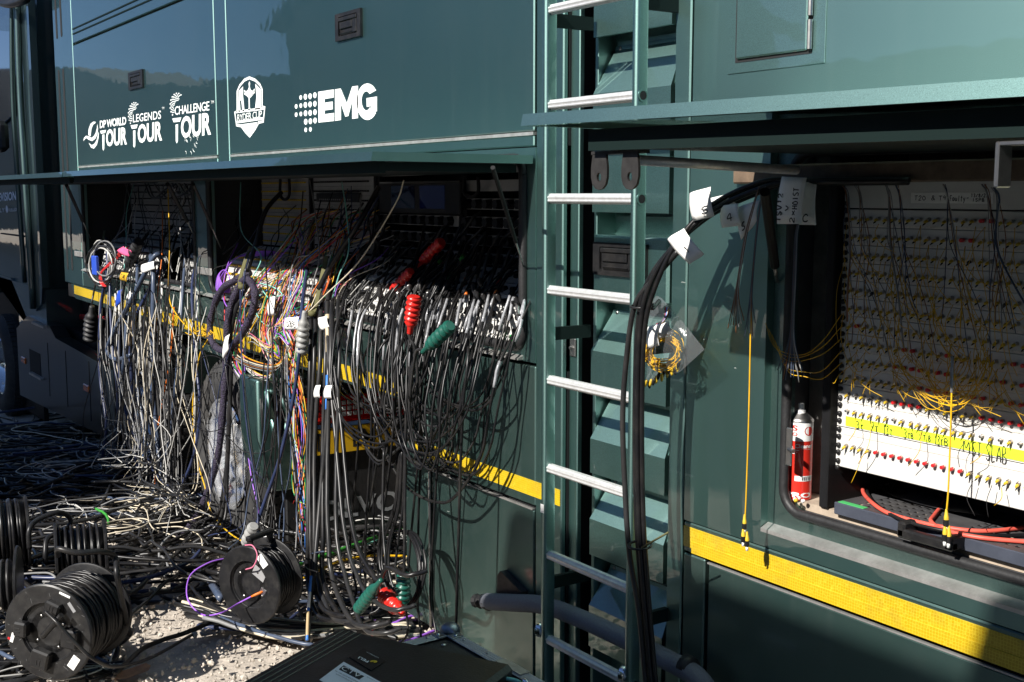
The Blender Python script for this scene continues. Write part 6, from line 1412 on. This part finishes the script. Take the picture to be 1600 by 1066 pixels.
o = dangling([(1488, 556, -.03), (1486, 650, -.04), (1482, 760, -.04), (1479, 800, -.04)], 'yellow fibre cord with pale sleeve hanging in front of the fibre patch rack', [(1478, 812, -.04), (1476, 835, -.042), (1482, 838, -.036)])
sleeve(o, 0.0, .22, .0034, sleevem)
# dim wires inside the right hatch
IG = 'thin wires hanging inside the right hatch'
anch = [(1325, 300), (1345, 300), (1390, 300), (1408, 302), (1482, 300), (1545, 300), (1560, 305)]
for i in range(36):
    ax_, ay_ = anch[i % len(anch)]; ex = ax_ + U(-15, 70); ey = U(480, 575)
    cable('inner_fibre', [(ax_ + U(-12, -4), ay_ - 12, .02), (ax_ + U(-3, 3), ay_ + 8, .02), (ax_ + U(-6, 14), ay_ + 80, .02 + U(-.02, .02)), (ax_ + (ex - ax_) * .6, ay_ + 160, .01 + U(-.02, .02)), (ex, ey, .02)], rnd.choice(['grey', 'brown', 'grey', 'navy', 'grey', 'slate', 'brown', 'white', 'grey']), .0010 if i % 9 else .0022, 'thin dim wire hanging inside the right hatch in front of the rack', 'wire', IG, per=6, n=5)
YG = 'thin yellow fibres draped inside the right hatch'
for i in range(120):
    k = rnd.randint(0, 19); r_ = rnd.randint(0, 8); x0 = xs0 + dx * k; z0 = rows[r_]
    p0 = np.array((x0, YR - .03, z0 - .012)); dropn = min(U(.05, .22), (z0 - 1.315) * .7); sx = U(-.03, .14)
    cable('yellow_fibre', [p0, p0 + np.array((sx * .2, -.03, -dropn * .45)), p0 + np.array((sx * .6, -.035, -dropn)), p0 + np.array((sx, -.03, -dropn * (1 + U(-.2, .5))))], 'yellow', .0008, 'thin yellow fibre draped from a connector inside the right hatch', 'fibre', YG, per=6, n=4)
for i in range(13):                                               # sunlit swags at the shadow edge
    x0 = U(1385, 1440); x1 = U(1490, 1560); y0 = U(540, 590); yb = U(592, 642)
    cable('yellow_fibre', [(x0, y0, .01), (x0 + (x1 - x0) * .4, yb - 6, -.005), (x0 + (x1 - x0) * .75, yb, -.005), (x1, U(575, 605), .0), (x1 + U(2, 14), U(548, 565), .02)], 'yellow', .0009, 'thin yellow fibre swag crossing the shadow edge of the fibre rack', 'fibre', 'yellow fibre swags at the shadow edge', per=7, n=4)
for i in range(5):
    e = U(-1, 1)
    cable('yellow_fibre', [(1196 + i * 5, 505 + i * 9, -.01), (1212 + i * 5, 542 + i * 9 + e * 4, -.01), (1250 + e * 8, 552 + i * 8 + e * 6, .0), (1285, 530 + i * 14 + e * 8, .02), (1316, 490 + i * 19, .05)], 'yellow', .0010, 'thin yellow fibre arching from the hatch edge to the rack post', 'fibre', 'yellow fibres arching to the rack post', per=7, n=4)
for i in range(16):                                               # short tails on the sunlit rows
    r_ = rnd.choice((10, 11, 11, 12)); k = rnd.randint(0, 20); ch = row_kinds(r_, 24)[k]
    if ch not in 'yk': continue
    p0 = np.array((xs0 + dx * k, YR - .028, rows[r_] - .010)); L_ = U(.04, .11)
    cable('fibre_tail', [p0, p0 + np.array((U(-.01, .01), -.012, -L_ * .5)), p0 + np.array((U(-.03, .02), -.01, -L_))], ['yellow', 'charcoal'][i % 2], .0009, 'short thin tail hanging from a sunlit connector of the fibre rack', 'fibre', 'short tails on the sunlit rows', per=5, n=4)
# red and black power leads on the shelf
for pts, c, r, lab_ in (([(1390, 748, .22), (1366, 746, .18), (1350, 760, .13), (1352, 775, .11), (1380, 798, .09), (1420, 812, .08), (1475, 824, .07), (1540, 830, .07), (1620, 822, .08)], 'salmon', .0052, 'salmon red lead curving over the perforated shelf'),
                        ([(1470, 768, .22), (1474, 785, .17), (1460, 805, .13), (1455, 815, .11), (1475, 828, .10), (1530, 840, .08), (1620, 848, .07)], 'salmon', .0052, 'second salmon red lead on the perforated shelf near the yellow cord'),
                        ([(1390, 756, .20), (1364, 756, .16), (1356, 772, .13), (1385, 800, .11), (1440, 822, .09), (1530, 836, .08), (1620, 836, .08)], 'black', .0045, 'black lead beside the red ones on the perforated shelf')):
    q = pts3(pts)
    for w in q: w[2] = max(w[2], 1.017)
    q = [np.array((w[0], w[1], 1.0175)) if k else w for k, w in enumerate(q)]
    cable('power_lead', [np.array((P(x, y, 0)[0], *G(x, y, 1.018)[1:])) if False else G(x, y, 1.018) for x, y, _ in pts], c, r, lab_, per=8, n=8)
for i in range(10):
    cable('thin_lead', [(G(1355 + i * 2, 752 + i, 1.02)), G(1400, 762 + i * 1.5, 1.022), G(1460, 775 + i * 2, 1.022), G(1545, 795 + i * 1.2, 1.02)], 'black', .0016, 'thin black lead bunched at the back of the perforated shelf', group='thin black leads on the shelf', per=6, n=5)
# debris beside the can
db = Geo()
for i in range(14):
    c = G(1243 + U(-4, 14), 780 + U(-10, 6), .99); db.lathe([(.004, 0), (.006, .003), (.003, .008)], c, (U(-1, 1), U(-1, 1), U(.2, 1)), 7)
tag(db.obj('plastic_debris', mat('crumpled_white_plastic', (0.75, 0.74, 0.72), .3)), 'crumpled white plastic caps at the foot of the spray can', 'debris', kind='stuff')
for (x, y, l_) in ((1238, 772, 'small yellow cap leaning on the hatch edge left of the spray can'), (1243, 783, 'small yellow cap lying in front of the spray can')):
    tag(Geo().lathe([(.004, 0), (.006, .006), (.004, .014)], G(x, y, .99), (.6, -.5, .4), 8).obj('plastic_debris', ylw, None, True), l_, 'cap')
# ================================================================ cable reels
reelm = mat('reel_plastic', (0.010, 0.010, 0.011), 0.38, var=0.4, vscale=16, dust=0.16, dscale=26, dcol=(0.16, 0.15, 0.135), spec=0.4)
def reel(label, c, axis, R, w, style, coil='black', cr=.006, fill=.86, frame=None):
    """c: centre of the near flange; axis: from the near to the far flange"""
    axis = np.asarray(axis, float); axis /= np.linalg.norm(axis); c = np.asarray(c, float)
    u = np.cross((0, 0, 1.0), axis); u /= np.linalg.norm(u); z = np.cross(axis, u)
    T = thing('cable_reel', label, 'cable reel', (c[0], c[1], c[2] - R))
    fl = [(R * .97, -.006), (R, -.002), (R, .006), (R * .96, .009)]
    a = Geo().lathe([(R * .60, .004), (R * .62, -.006)] + fl + [(R * .3, .009)], c, axis, 40)
    a.f = a.f[:-2]; a.obj('flange', reelm, T, True, angle=35)
    dish = Geo().lathe([(R * .605, .003), (R * .59, .004), (R * .57, .012), (R * .30, .012), (R * .12, .010)], c, axis, 40); dish.f.pop(-2); dish.obj('hub_dish', reelm, T, True, angle=35)
    Geo().lathe([(R * .3, w - .009), (R * .96, w - .009), (R, w - .006), (R, w + .002), (R * .97, w + .006), (R * .2, w + .006)], c, axis, 40).obj('flange', reelm, T, True, angle=35)
    Geo().lathe([(R * .45, .009), (R * .45, w - .009)], c, axis, 24).obj('drum', reelm, T, True, angle=40)
    # wound cable: several layers of helix with uneven pitch
    g = Geo(); rr_ = np.random.RandomState(int(R * 1000) + len(label)); turns = int((w - .02) / (cr * 2.05)); pts = []
    for lay in (fill - cr * 2.3 / R, fill):
        for t in np.linspace(0, turns, turns * 20):
            ang = 2 * math.pi * t; d = .01 + cr + (w - .02 - 2 * cr) * t / turns; r2 = R * lay + .004 * math.sin(ang * .31 + lay * 9) + rr_.normal(0, .0012)
            pts.append(c + axis * (d + .006 * math.sin(ang * .5 + lay * 5)) + (u * math.cos(ang) + z * math.sin(ang)) * r2)
    g.tube(np.array(pts), cr, 6); g.obj('wound_cable', CABLE[coil], T, True)
    Geo().lathe([(R * (fill - .06), .012), (R * (fill - .06), w - .012)], c, axis, 32).obj('wound_core', CABLE[coil], T, True)
    if style == 'front':
        for k, (an, s) in enumerate(((110, 1), (185, 1.15), (285, 1.2), (5, .9))):
            an = RAD(an); d = u * math.cos(an) + z * math.sin(an); tn = -u * math.sin(an) + z * math.cos(an)
            Geo().obox(c + d * R * .56 - axis * .014, d, tn, axis, R * .16 * s, R * .17 * s, .018, .006).obj('grip_lug', M['blackplastic'], T)
            g = Geo()
            for q in (-1, 1): g.obox(c + d * R * .60 - axis * .0325 + tn * q * R * .035, d, tn, axis, R * .06, R * .010, .0012)
            g.obj('lug_mark', reelm, T)
        g = Geo()
        for an in (60, 150, 240, 325):
            d = u * math.cos(RAD(an)) + z * math.sin(RAD(an)); g.lathe([(.006, 0), (.005, .004)], c + d * R * .36 + axis * .010, -axis, 8)
        g.obj('screws', M['steel'], T, True)
        def sticker(an, rad, hw, hh, m, rot=0, name='sticker'):
            d = u * math.cos(RAD(an)) + z * math.sin(RAD(an)); e1 = u * math.cos(RAD(rot)) + z * math.sin(RAD(rot)); e2 = np.cross(axis, e1)
            return Geo().obox(c + d * R * rad - axis * .0066, e1, e2, axis, hw, hh, .0006).obj(name, m, T)
        sticker(135, .82, .020, .0065, M['panelgrey'], 55); sticker(-12, .84, .018, .0065, M['paper'], 110); sticker(-12.6, .92, .004, .006, rcap, 110)
        sticker(225, .80, .026, .015, M['paper'], 125); sticker(118, .93, .022, .004, M['paper'], 20)
        g = Geo()
        for q in range(26):
            an = rnd.uniform(0, 360); rd = rnd.uniform(.64, .96); d = u * math.cos(RAD(an)) + z * math.sin(RAD(an)); t2 = rnd.uniform(0, 3.14); e1_ = u * math.cos(t2) + z * math.sin(t2); g.obox(c + d * R * rd - axis * .0064, e1_, np.cross(axis, e1_), axis, rnd.uniform(.002, .010), .0006, .0003)
        g.obj('scratches', mat('scratched_plastic', (.12, .12, .12), .7), T)
        # plug tied over the hub and its lead
        p0 = c + (-u * .0 + z * .03) - axis * .05
        Geo().lathe([(.006, 0), (.011, .01), (.011, .07), (.014, .075), (.014, .10), (.010, .105), (.010, .125)], c - u * R * .02 - z * R * .02 - axis * .045, u * -0.55 + z * .8 - axis * .1 if False else u * (-1 if (u @ _rt) < 0 else 1) * .7 + z * .75, 12).obj('plug', M['blackplastic'], T, True, angle=40)
    if style == 'back':
        g = Geo()
        for an in (35, 125, 215, 305):
            d = u * math.cos(RAD(an)) + z * math.sin(RAD(an)); g.lathe([(.007, 0), (.006, .004)], c + d * R * .42 + axis * .010, -axis, 8)
        g.obj('screws', M['steel'], T, True)
    if frame is not None:
        Geo().tube(smooth_path(frame, 8), .011, 8).obj('carry_frame', M['blackplastic'], T, True)
    return T, u, z
cF = PD(76, 988, 4.18); axF = _fh * .974 + _rt * .245
reel('large black cable reel with its hub side facing the camera in the bottom left corner', cF, axF, .178, .25, 'front', 'black', .0062, .86,
     [cF + axF * .24 + _rt * .15 + np.array((0, 0, -.10)), PD(184, 905, 4.25), PD(180, 872, 4.3), PD(160, 862, 4.25), PD(120, 864, 4.2), PD(92, 858, 4.2), PD(90, 868, 4.25)])
cable('reel_lead', [PD(70, 955, 4.11), PD(88, 972, 4.08), PD(100, 985, 4.08), PD(125, 1012, 4.08), PD(150, 1032, 4.1), PD(180, 1042, 4.2), PD(235, 1028, 4.4), PD(300, 992, 4.7)], 'black', .0065, 'black lead running from the hub of the front reel over the gravel', n=8)
cM = PD(390, 914, 4.62); axM = _fh * .875 + _rt * .485
tM, uM, zM = reel('small black fibre reel standing on the cables with a silver label and an orange plug', cM, axM, .158, .135, 'back', 'black', .004, .80)
def on_reel(dx_, dy_, hw, hh, rot, m, name):
    sx = 1 if (uM @ _rt) > 0 else -1; e1 = uM * sx * math.cos(RAD(rot)) + zM * math.sin(RAD(rot)); e2 = np.cross(axM, e1)
    return Geo().obox(cM + uM * sx * dx_ + zM * dy_ - axM * (.0072 if math.hypot(dx_, dy_) > .095 else -.0075), e1, e2, axM, hw, hh, .0012).obj(name, m, tM)
on_reel(.045, .052, .032, .022, -28, M['panelgrey'], 'silver_label'); on_reel(.075, .11, .026, .016, -50, M['paper'], 'white_label'); on_reel(.06, -.02, .013, .013, -30, M['alu'], 'socket_plate')
sx = 1 if (uM @ _rt) > 0 else -1; so_ = cM + uM * sx * .06 - zM * .02 + axM * .008
Geo().lathe([(.004, 0), (.0055, .01), (.0055, .03), (.003, .05)], so_, -axM * .5 - uM * sx * .7 - zM * .35, 10).obj('orange_plug', CABLE['orange'], tM, True)
e = so_ + (-axM * .5 - uM * sx * .7 - zM * .35) / np.linalg.norm(-axM * .5 - uM * sx * .7 - zM * .35) * .05
cable('purple_fibre_cord', [e, e - uM * sx * .05 - zM * .03 - axM * .02, PD(345, 958, 4.5), PD(315, 960, 4.55), PD(293, 935, 4.6), PD(297, 900, 4.7), PD(325, 880, 4.75), PD(355, 872, 4.8)], 'violet', .0032, 'purple fibre cord looping from the orange plug of the small reel', n=6)
cable('pink_cable', [PD(383, 852, 4.6), PD(395, 853, 4.58), PD(402, 868, 4.56), PD(396, 885, 4.57), PD(384, 890, 4.6)], 'pink', .0028, 'pink cord curling over the rim of the small reel', n=6)
Geo().obox(cM + axM * .07 + np.array((0, 0, .185)), axM, np.cross((0, 0, 1), axM), (0, 0, 1), .075, .014, .010, .005).obj('carry_handle', M['blackplastic'], tM)
for q in (.01, .125): Geo().obox(cM + axM * q + np.array((0, 0, .165)), axM, np.cross((0, 0, 1), axM), (0, 0, 1), .006, .014, .025, .003).obj('handle_bracket', M['blackplastic'], tM)
paper_tag(tM, [(402, 834), (421, 836), (416, 862), (404, 852)], -.33, 'torn_label', .004)
c2_ = PD(88, 872, 5.0); ax2 = _rt * .93 + _fh * .37
reel('black cable reel with a bent carry handle behind the front reel', c2_, ax2, .150, .20, 'plain', 'black', .0065, .84,
     [PD(46, 858, 4.9), PD(46, 828, 4.9), PD(60, 812, 4.95), PD(90, 801, 5.0), PD(108, 808, 5.05), (PD(108, 822, 5.05)), PD(92, 832, 4.98), PD(74, 842, 4.93), PD(71, 862, 4.9), PD(71, 880, 4.9)])
c3_ = PD(-28, 838, 5.3); reel('black cable reel full of thick cable cut by the left edge of the photo', c3_, _rt * .9 + _fh * .43, .165, .19, 'plain', 'black', .0085, .90)
c4_ = PD(-62, 920, 4.75); reel('half empty black cable reel in front of the fuller one at the left edge', c4_, _rt * .95 + _fh * .3, .155, .22, 'plain', 'charcoal', .007, .62)
# broken tile on the gravel
tl = Geo().add([G(178, 1062, .02), G(186, 1050, .025), G(228, 1036, .03), G(236, 1040, .022), G(232, 1048, .02), G(200, 1060, .012)] + [G(178, 1062, .004), G(186, 1050, .004), G(228, 1036, .004), G(236, 1040, .004), G(232, 1048, .004), G(200, 1060, .004)], [(0, 1, 2, 3, 4, 5), (11, 10, 9, 8, 7, 6)] + [(i, i + 6, (i + 1) % 6 + 6, (i + 1) % 6) for i in range(6)])
tag(tl.obj('broken_tile', mat('terracotta', (0.42, 0.22, 0.13), .8, var=.25, vscale=40)), 'broken terracotta tile lying on the gravel beside the front reel', 'tile')

# ================================================================ cases in the foreground
ZC = .44
def G2(x, y, z): return G(x, y, z)
far = G(528, 980, ZC); lft = G(372, 1066, ZC); rgt = G(716, 1066, ZC)
e1 = (lft - far) / np.linalg.norm(lft - far); e2 = rgt - far; e2 = e2 - e1 * (e2 @ e1); Wd = np.linalg.norm(e2); e2 /= Wd      # e1: along the left edge, e2: along the right edge
pc = thing('black_hard_case', 'black plastic hard case with a white address label in the bottom foreground', 'case', far + e1 * .3 + e2 * .22 - np.array((0, 0, ZC)))
zax = np.array((0, 0, 1.0)); LW, LD_ = .62, .62
hc = mat('hard_case_plastic', (0.011, 0.011, 0.012), 0.42, var=.3, vscale=12, bump=.12, bscale=140, dust=.18, dscale=10, dcol=(.10, .10, .11))
def slab(u0, u1, v0, v1, z0, z1, m, name, ch=.01, parent=pc):
    return Geo().obox(far + e1 * (u0 + u1) / 2 + e2 * (v0 + v1) / 2 + zax * ((z0 + z1) / 2 - ZC), e1, e2, zax, (u1 - u0) / 2, (v1 - v0) / 2, (z1 - z0) / 2, ch).obj(name, m, parent)
slab(0, LW, 0, LD_, ZC - .09, ZC, hc, 'lid', .014); slab(.006, LW - .006, .006, LD_ - .006, .02, ZC - .094, hc, 'base', .012)
slab(-.006, LW + .006, -.006, LD_ + .006, ZC - .105, ZC - .082, hc, 'rim', .005)
for k in range(4): slab(.012 + 0.0 * k, LW - .02, .02 + k * .022, .034 + k * .022, ZC - .001, ZC + .0018, hc, 'lid_rib', .0015)
lp = lambda x, y: G(x, y, ZC + .004)
bdg = [lp(546, 1026), lp(568, 1012), lp(602, 1032), lp(580, 1047)]
def quad(g, q, th=.0008):
    q = [np.asarray(p) for p in q]; n = len(q); return g.add(q + [p + zax * th for p in q], [tuple(range(n - 1, -1, -1)), tuple(range(n, 2 * n))] + [(i, (i + 1) % n, (i + 1) % n + n, i + n) for i in range(n)])
b_ = quad(Geo(), [p - zax * .003 for p in bdg], .0016).obj('badge', M['blackplastic'], pc)
g = Geo(); o_ = lp(577, 1033); letters(g, 'PELI', o_, lp(562, 1026) - o_, (lp(574, 1036) - o_), .0006, .02); letters(g, 'HARDBACK', lp(592, 1028), lp(573, 1018.5) - lp(592, 1028), lp(591, 1029) - lp(592, 1028), .0006)
letters(g, '1070 CASE', lp(579, 1029.5), lp(563, 1021.5) - lp(579, 1029.5), lp(577.6, 1031) - lp(579, 1029.5), .0006) if False else None
g.obj('badge_lettering', M['white'], b_)
c_ = lp(584, 1034); quad(Geo(), [c_ + (e1 * math.cos(t) * .009 + e2 * math.sin(t) * .011) for t in np.linspace(.5, 5.8, 12)] + [c_], .0008).obj('badge_sun', ylw, b_)
lb = [lp(499, 1061), lp(537, 1033), lp(605, 1070), lp(566, 1100)]
l_ = quad(Geo(), [p - zax * .003 for p in lb], .0008).obj('address_label', mat('label_white', (0.72, 0.74, 0.78), .4), pc, label=None) if False else quad(Geo(), [p - zax * .003 for p in lb], .0008).obj('address_label', mat('label_white', (0.72, 0.74, 0.78), .4), pc)
quad(Geo(), [lp(529.5, 1045) - zax * .002, lp(537, 1039) - zax * .002, lp(569, 1056) - zax * .002, lp(561, 1061) - zax * .002], .0007).obj('logo_box', M['ink'], l_)
g = Geo(); o_ = lp(532, 1045.5); letters(g, 'CTV', o_, lp(560, 1059.5) - o_, lp(537.5, 1041) - o_, .0007, 0.0, 0, 1.05); g.obj('logo_lettering', M['white'], l_)
g = Geo(); o_ = lp(522, 1049); letters(g, 'Tel +44 (0)20 8453 8989', o_, lp(558, 1067) - o_, lp(524, 1047.4) - o_, .0003); o_ = lp(524, 1053.5); letters(g, 'www.ctvob.co.uk', o_, lp(550, 1066.5) - o_, lp(525.8, 1052.1) - o_, .0003); o_ = lp(573, 1058.5); letters(g, 'PRODUCT', o_, lp(585, 1064.5) - o_, lp(574, 1057.7) - o_, .0003)
g.obj('label_print', M['ink'], l_)
# flight case with aluminium edges
ZF = .40
fa = G(705, 985, ZF); fr = G(850, 1066, ZF); fl_ = G(630, 1022, ZF)
k1 = (fr - fa) / np.linalg.norm(fr - fa); k2 = fl_ - fa; k2 = k2 - k1 * (k2 @ k1); k2 /= np.linalg.norm(k2)
fc = thing('flight_case', 'black flight case with ribbed aluminium edges and a ball corner behind the hard case', 'case', fa + k1 * .3 + k2 * .2 - zax * ZF)
ctex = mat('black_case_laminate', (0.013, 0.013, 0.014), .5, var=.3, vscale=160, bump=.5, bscale=420, dust=.12, dscale=9)
ctr_ = fa + k1 * .36 + k2 * .26
Geo().obox(ctr_ + zax * (-ZF / 2 - .002), k1, k2, zax, .357, .257, ZF / 2 - .004, .002).obj('panel_body', ctex, fc)
ribal = mat('edge_aluminium', (0.50, 0.52, 0.55), .45, .6, var=.15, vscale=30, dust=.2, dscale=14)
def edge(a, b, wdir, name='edge_strip'):
    d = b - a; L_ = np.linalg.norm(d); d /= L_; g = Geo()
    g.obox((a + b) / 2 + wdir * .021 + zax * .0010, d, wdir, zax, L_ / 2, .021, .0012, .0004)
    for r_ in range(4): g.obox((a + b) / 2 + wdir * (.006 + r_ * .010) + zax * .0026, d, wdir, zax, L_ / 2, .0022, .0008, .0003)
    g.obox((a + b) / 2 - zax * .016 - wdir * .0012, d, wdir, zax, L_ / 2, .0012, .017, .0004)
    return g.obj(name, ribal, fc)
edge(fa, fa + k1 * .72, k2); edge(fa, fa + k2 * .52, k1)
Geo().obox(fa + k1 * .36 + k2 * .017 + zax * .006, k1, k2, zax, .062, .0175, .0012).obj('splice_plate', M['alu_dull'], fc)
g = Geo()
for t in (.10, .23, .50): g.lathe([(.006, 0), (.005, .003)], fa + k1 * t + k2 * .017 + zax * .0034, zax, 8)
for t in (.10, .30): g.lathe([(.006, 0), (.005, .003)], fa + k2 * t + k1 * .017 + zax * .0034, zax, 8)
g.lathe([(.008, 0), (.008, .002), (.004, .002), (.003, .004)], fa + k1 * .09 + k2 * .085 + zax * .0, zax, 10); g.obj('rivets', M['steel'], fc, True)
cm_ = mat('ball_corner_steel', (0.22, 0.24, 0.28), .35, .8, var=.2, vscale=30)
Geo().lathe([(.004, .030), (.018, .027), (.029, .018), (.033, .004), (.030, -.012)], fa + (k1 + k2) * .010, zax, 14).obj('ball_corner', cm_, fc, True)
for a_, b2 in ((k1, k2), (k2, k1)): Geo().obox(fa + a_ * .045 + b2 * .022 + zax * .0048, a_, b2, zax, .030, .022, .0016, .001).obj('corner_plate', cm_, fc)
g = Geo()
for a_, b2 in ((k1, k2), (k2, k1)): g.lathe([(.006, 0), (.005, .004)], fa + a_ * .062 + b2 * .022 + zax * .006, zax, 8)
g.obj('corner_rivets', M['chrome'], fc, True)
gl = cable('grounding_lead', [G(705, 1068, ZF + .02), G(730, 1060, ZF + .012), G(765, 1058, ZF + .012), G(776, 1058, ZF + .012), G(800, 1062, ZF + .012), G(812, 1066, ZF + .012)], 'teal', .006, 'teal lead with metal plugs lying on the flight case', per=8, n=8)
for (x, y) in ((748, 1052), (818, 1064)): Geo().lathe([(.007, 0), (.009, .004), (.009, .012), (.005, .022)], G(x, y, ZF + .014), k1, 10).obj('metal_plug', M['chrome'], gl, True, angle=40)
sleeve(gl, .62, .66, .0068, ylw, 'yellow_band')

# ================================================================ invented props behind the camera, added to shade the trailer and be mirrored
van = thing('shadow_prop_lorry', 'invented lorry behind the camera, added for its shadow on the trailer side', 'lorry', (3.5, -6.0, 0))  # added unseen block, sized to shade the foot of the trailer side
Geo().box(-2.6, 10, -7.2, -4.62, .9, 4.18, .05).obj('box_body', mat('shadow_prop_side', (.10, .11, .11), .5), van)
for x in (-1.2, .2, 8.0, 9.2): Geo().lathe([(.5, 0), (.5, .3)], (x, -4.7, .5), (0, -1, 0), 24).obj('wheel', M['rubber'], van, True, angle=40)
Geo().box(-2.4, 9.8, -6.8, -5.0, .45, .9).obj('chassis', M['blackmetal'], van)
Geo().box(-.72, 2.2, -6.6, -4.66, 4.18, 4.46, .04).obj('shadow_prop_roof_unit', mat('shadow_prop_grey', (.2, .2, .2), .6), van)  # added bump that raises the shadow edge at lower right
coach = thing('reflection_prop_coach', 'invented dark coach behind the camera, added to darken reflections in the paint', 'coach', (-8.4, -9.3, 0))  # added unseen block that keeps the paint's reflections dark
Geo().box(-13.6, -3.1, -10.6, -8.1, .35, 3.25, .12).obj('body', mat('reflection_prop_side', (.03, .032, .035), .5), coach)
for x in (-12.2, -5.0): Geo().lathe([(.5, 0), (.5, .3)], (x, -8.15, .5), (0, -1, 0), 24).obj('wheel', M['rubber'], coach, True, angle=40)
tent = thing('reflection_prop_gable', 'invented gabled shed, added as a dark skyline reflected in the upper hatch panels', 'building', (-19, -10.5, 0))  # added silhouette, shaped for the gable outline mirrored in the rear hatch
wallm = mat('reflection_prop_wall', (.10, .10, .09), .8, var=.2, vscale=2); roofm = mat('reflection_prop_roof', (.06, .06, .065), .6)
Geo().prism([(-24.3, 0), (-14, 0), (-14, 4.4), (-19.2, 6.9), (-24.3, 5.4)], -12.5, -8.3).obj('wall', wallm, tent)
for a_, b2 in (((-24.8, 5.35), (-19.2, 7.05)), ((-19.2, 7.05), (-13.6, 4.35))):
    Geo().prism([a_, b2, (b2[0], b2[1] + .15), (a_[0], a_[1] + .15)], -12.8, -8.0).obj('roof_slope', roofm, tent)
leafm = mat('shadow_prop_foliage', (.030, .050, .018), .7, var=.5, vscale=3)
def leaf_cloud(centers, n, size, seed):
    rs_ = np.random.RandomState(seed); C_ = np.array([c[:3] for c in centers]); Rr_ = np.array([c[3:] for c in centers]); idx = rs_.randint(0, len(C_), n)
    d = rs_.normal(0, 1, (n, 3)); d /= np.linalg.norm(d, axis=1)[:, None]; p = C_[idx] + d * Rr_[idx] * rs_.uniform(.55, 1.05, (n, 1))
    a_ = rs_.normal(0, 1, (n, 3)); a_ /= np.linalg.norm(a_, axis=1)[:, None]; b2 = np.cross(a_, rs_.normal(0, 1, (n, 3))); b2 /= np.linalg.norm(b2, axis=1)[:, None]; s = size * rs_.uniform(.5, 1.3, (n, 1))
    v = np.stack([p - a_ * s, p + b2 * s * .6, p + a_ * s, p - b2 * s * .6], 1).reshape(-1, 3); return v, [(4 * i, 4 * i + 1, 4 * i + 2, 4 * i + 3) for i in range(n)]
def shadow_prop_tree(label, x, y, h, r, crowns, n, size, seed):
    T = thing('shadow_prop_tree', label, 'shadow_prop_tree', (x, y, 0))
    Geo().tube(smooth_path([(x, y, 0), (x + .1, y, h * .3), (x, y + .1, h * .6), (x, y, h * .85)], 5), [r * (1 - .75 * k / 15) for k in range(16)], 10).obj('trunk', M['timber'], T, True)
    v, f = leaf_cloud(crowns, n, size, seed); mk('crown', v, f, leafm, T)
rs = np.random.RandomState(5)
crown_ = [(-8.7, 19.9), (-10.8, 20.2), (-13.0, 19.6), (-6.8, 18.5), (-4.9, 17.5), (-4.4, 15.6), (-3.6, 16.3), (-9.5, 17.6), (-12.5, 17), (-7.5, 16.4), (-10.5, 15), (-7.5, 14.2), (-5.4, 13.2), (-13.8, 15), (-9, 12.8)]
shadow_prop_tree('invented tree behind the camera that shades the cab', -8.2, -26, 21, .45, [(x_, -26 + .3 * ((k_ % 3) - 1), z_, 2.0, 1.9, 1.75) for k_, (x_, z_) in enumerate(crown_)], 11000, .6, 8)  # added out of view, crown shaped to shade the cab and left ground
ls = thing('reflection_prop_shed', 'invented long shed, its roofline added as a skyline reflected in the front hatch panel', 'building', (-55, -13, 0))  # added silhouette for the skyline mirrored in the front hatch and cab
Geo().prism([(-110, 0), (-24.9, 0), (-24.9, 4.6), (-36, 5.15), (-46, 6.0), (-54, 7.3), (-75, 9.0), (-110, 10)], -16, -11).obj('wall', wallm, ls)
Geo().prism([(-36, 5.17), (-24.7, 4.62), (-24.7, 4.72), (-36, 5.27)], -16.2, -10.7).obj('roof_edge', roofm, ls)
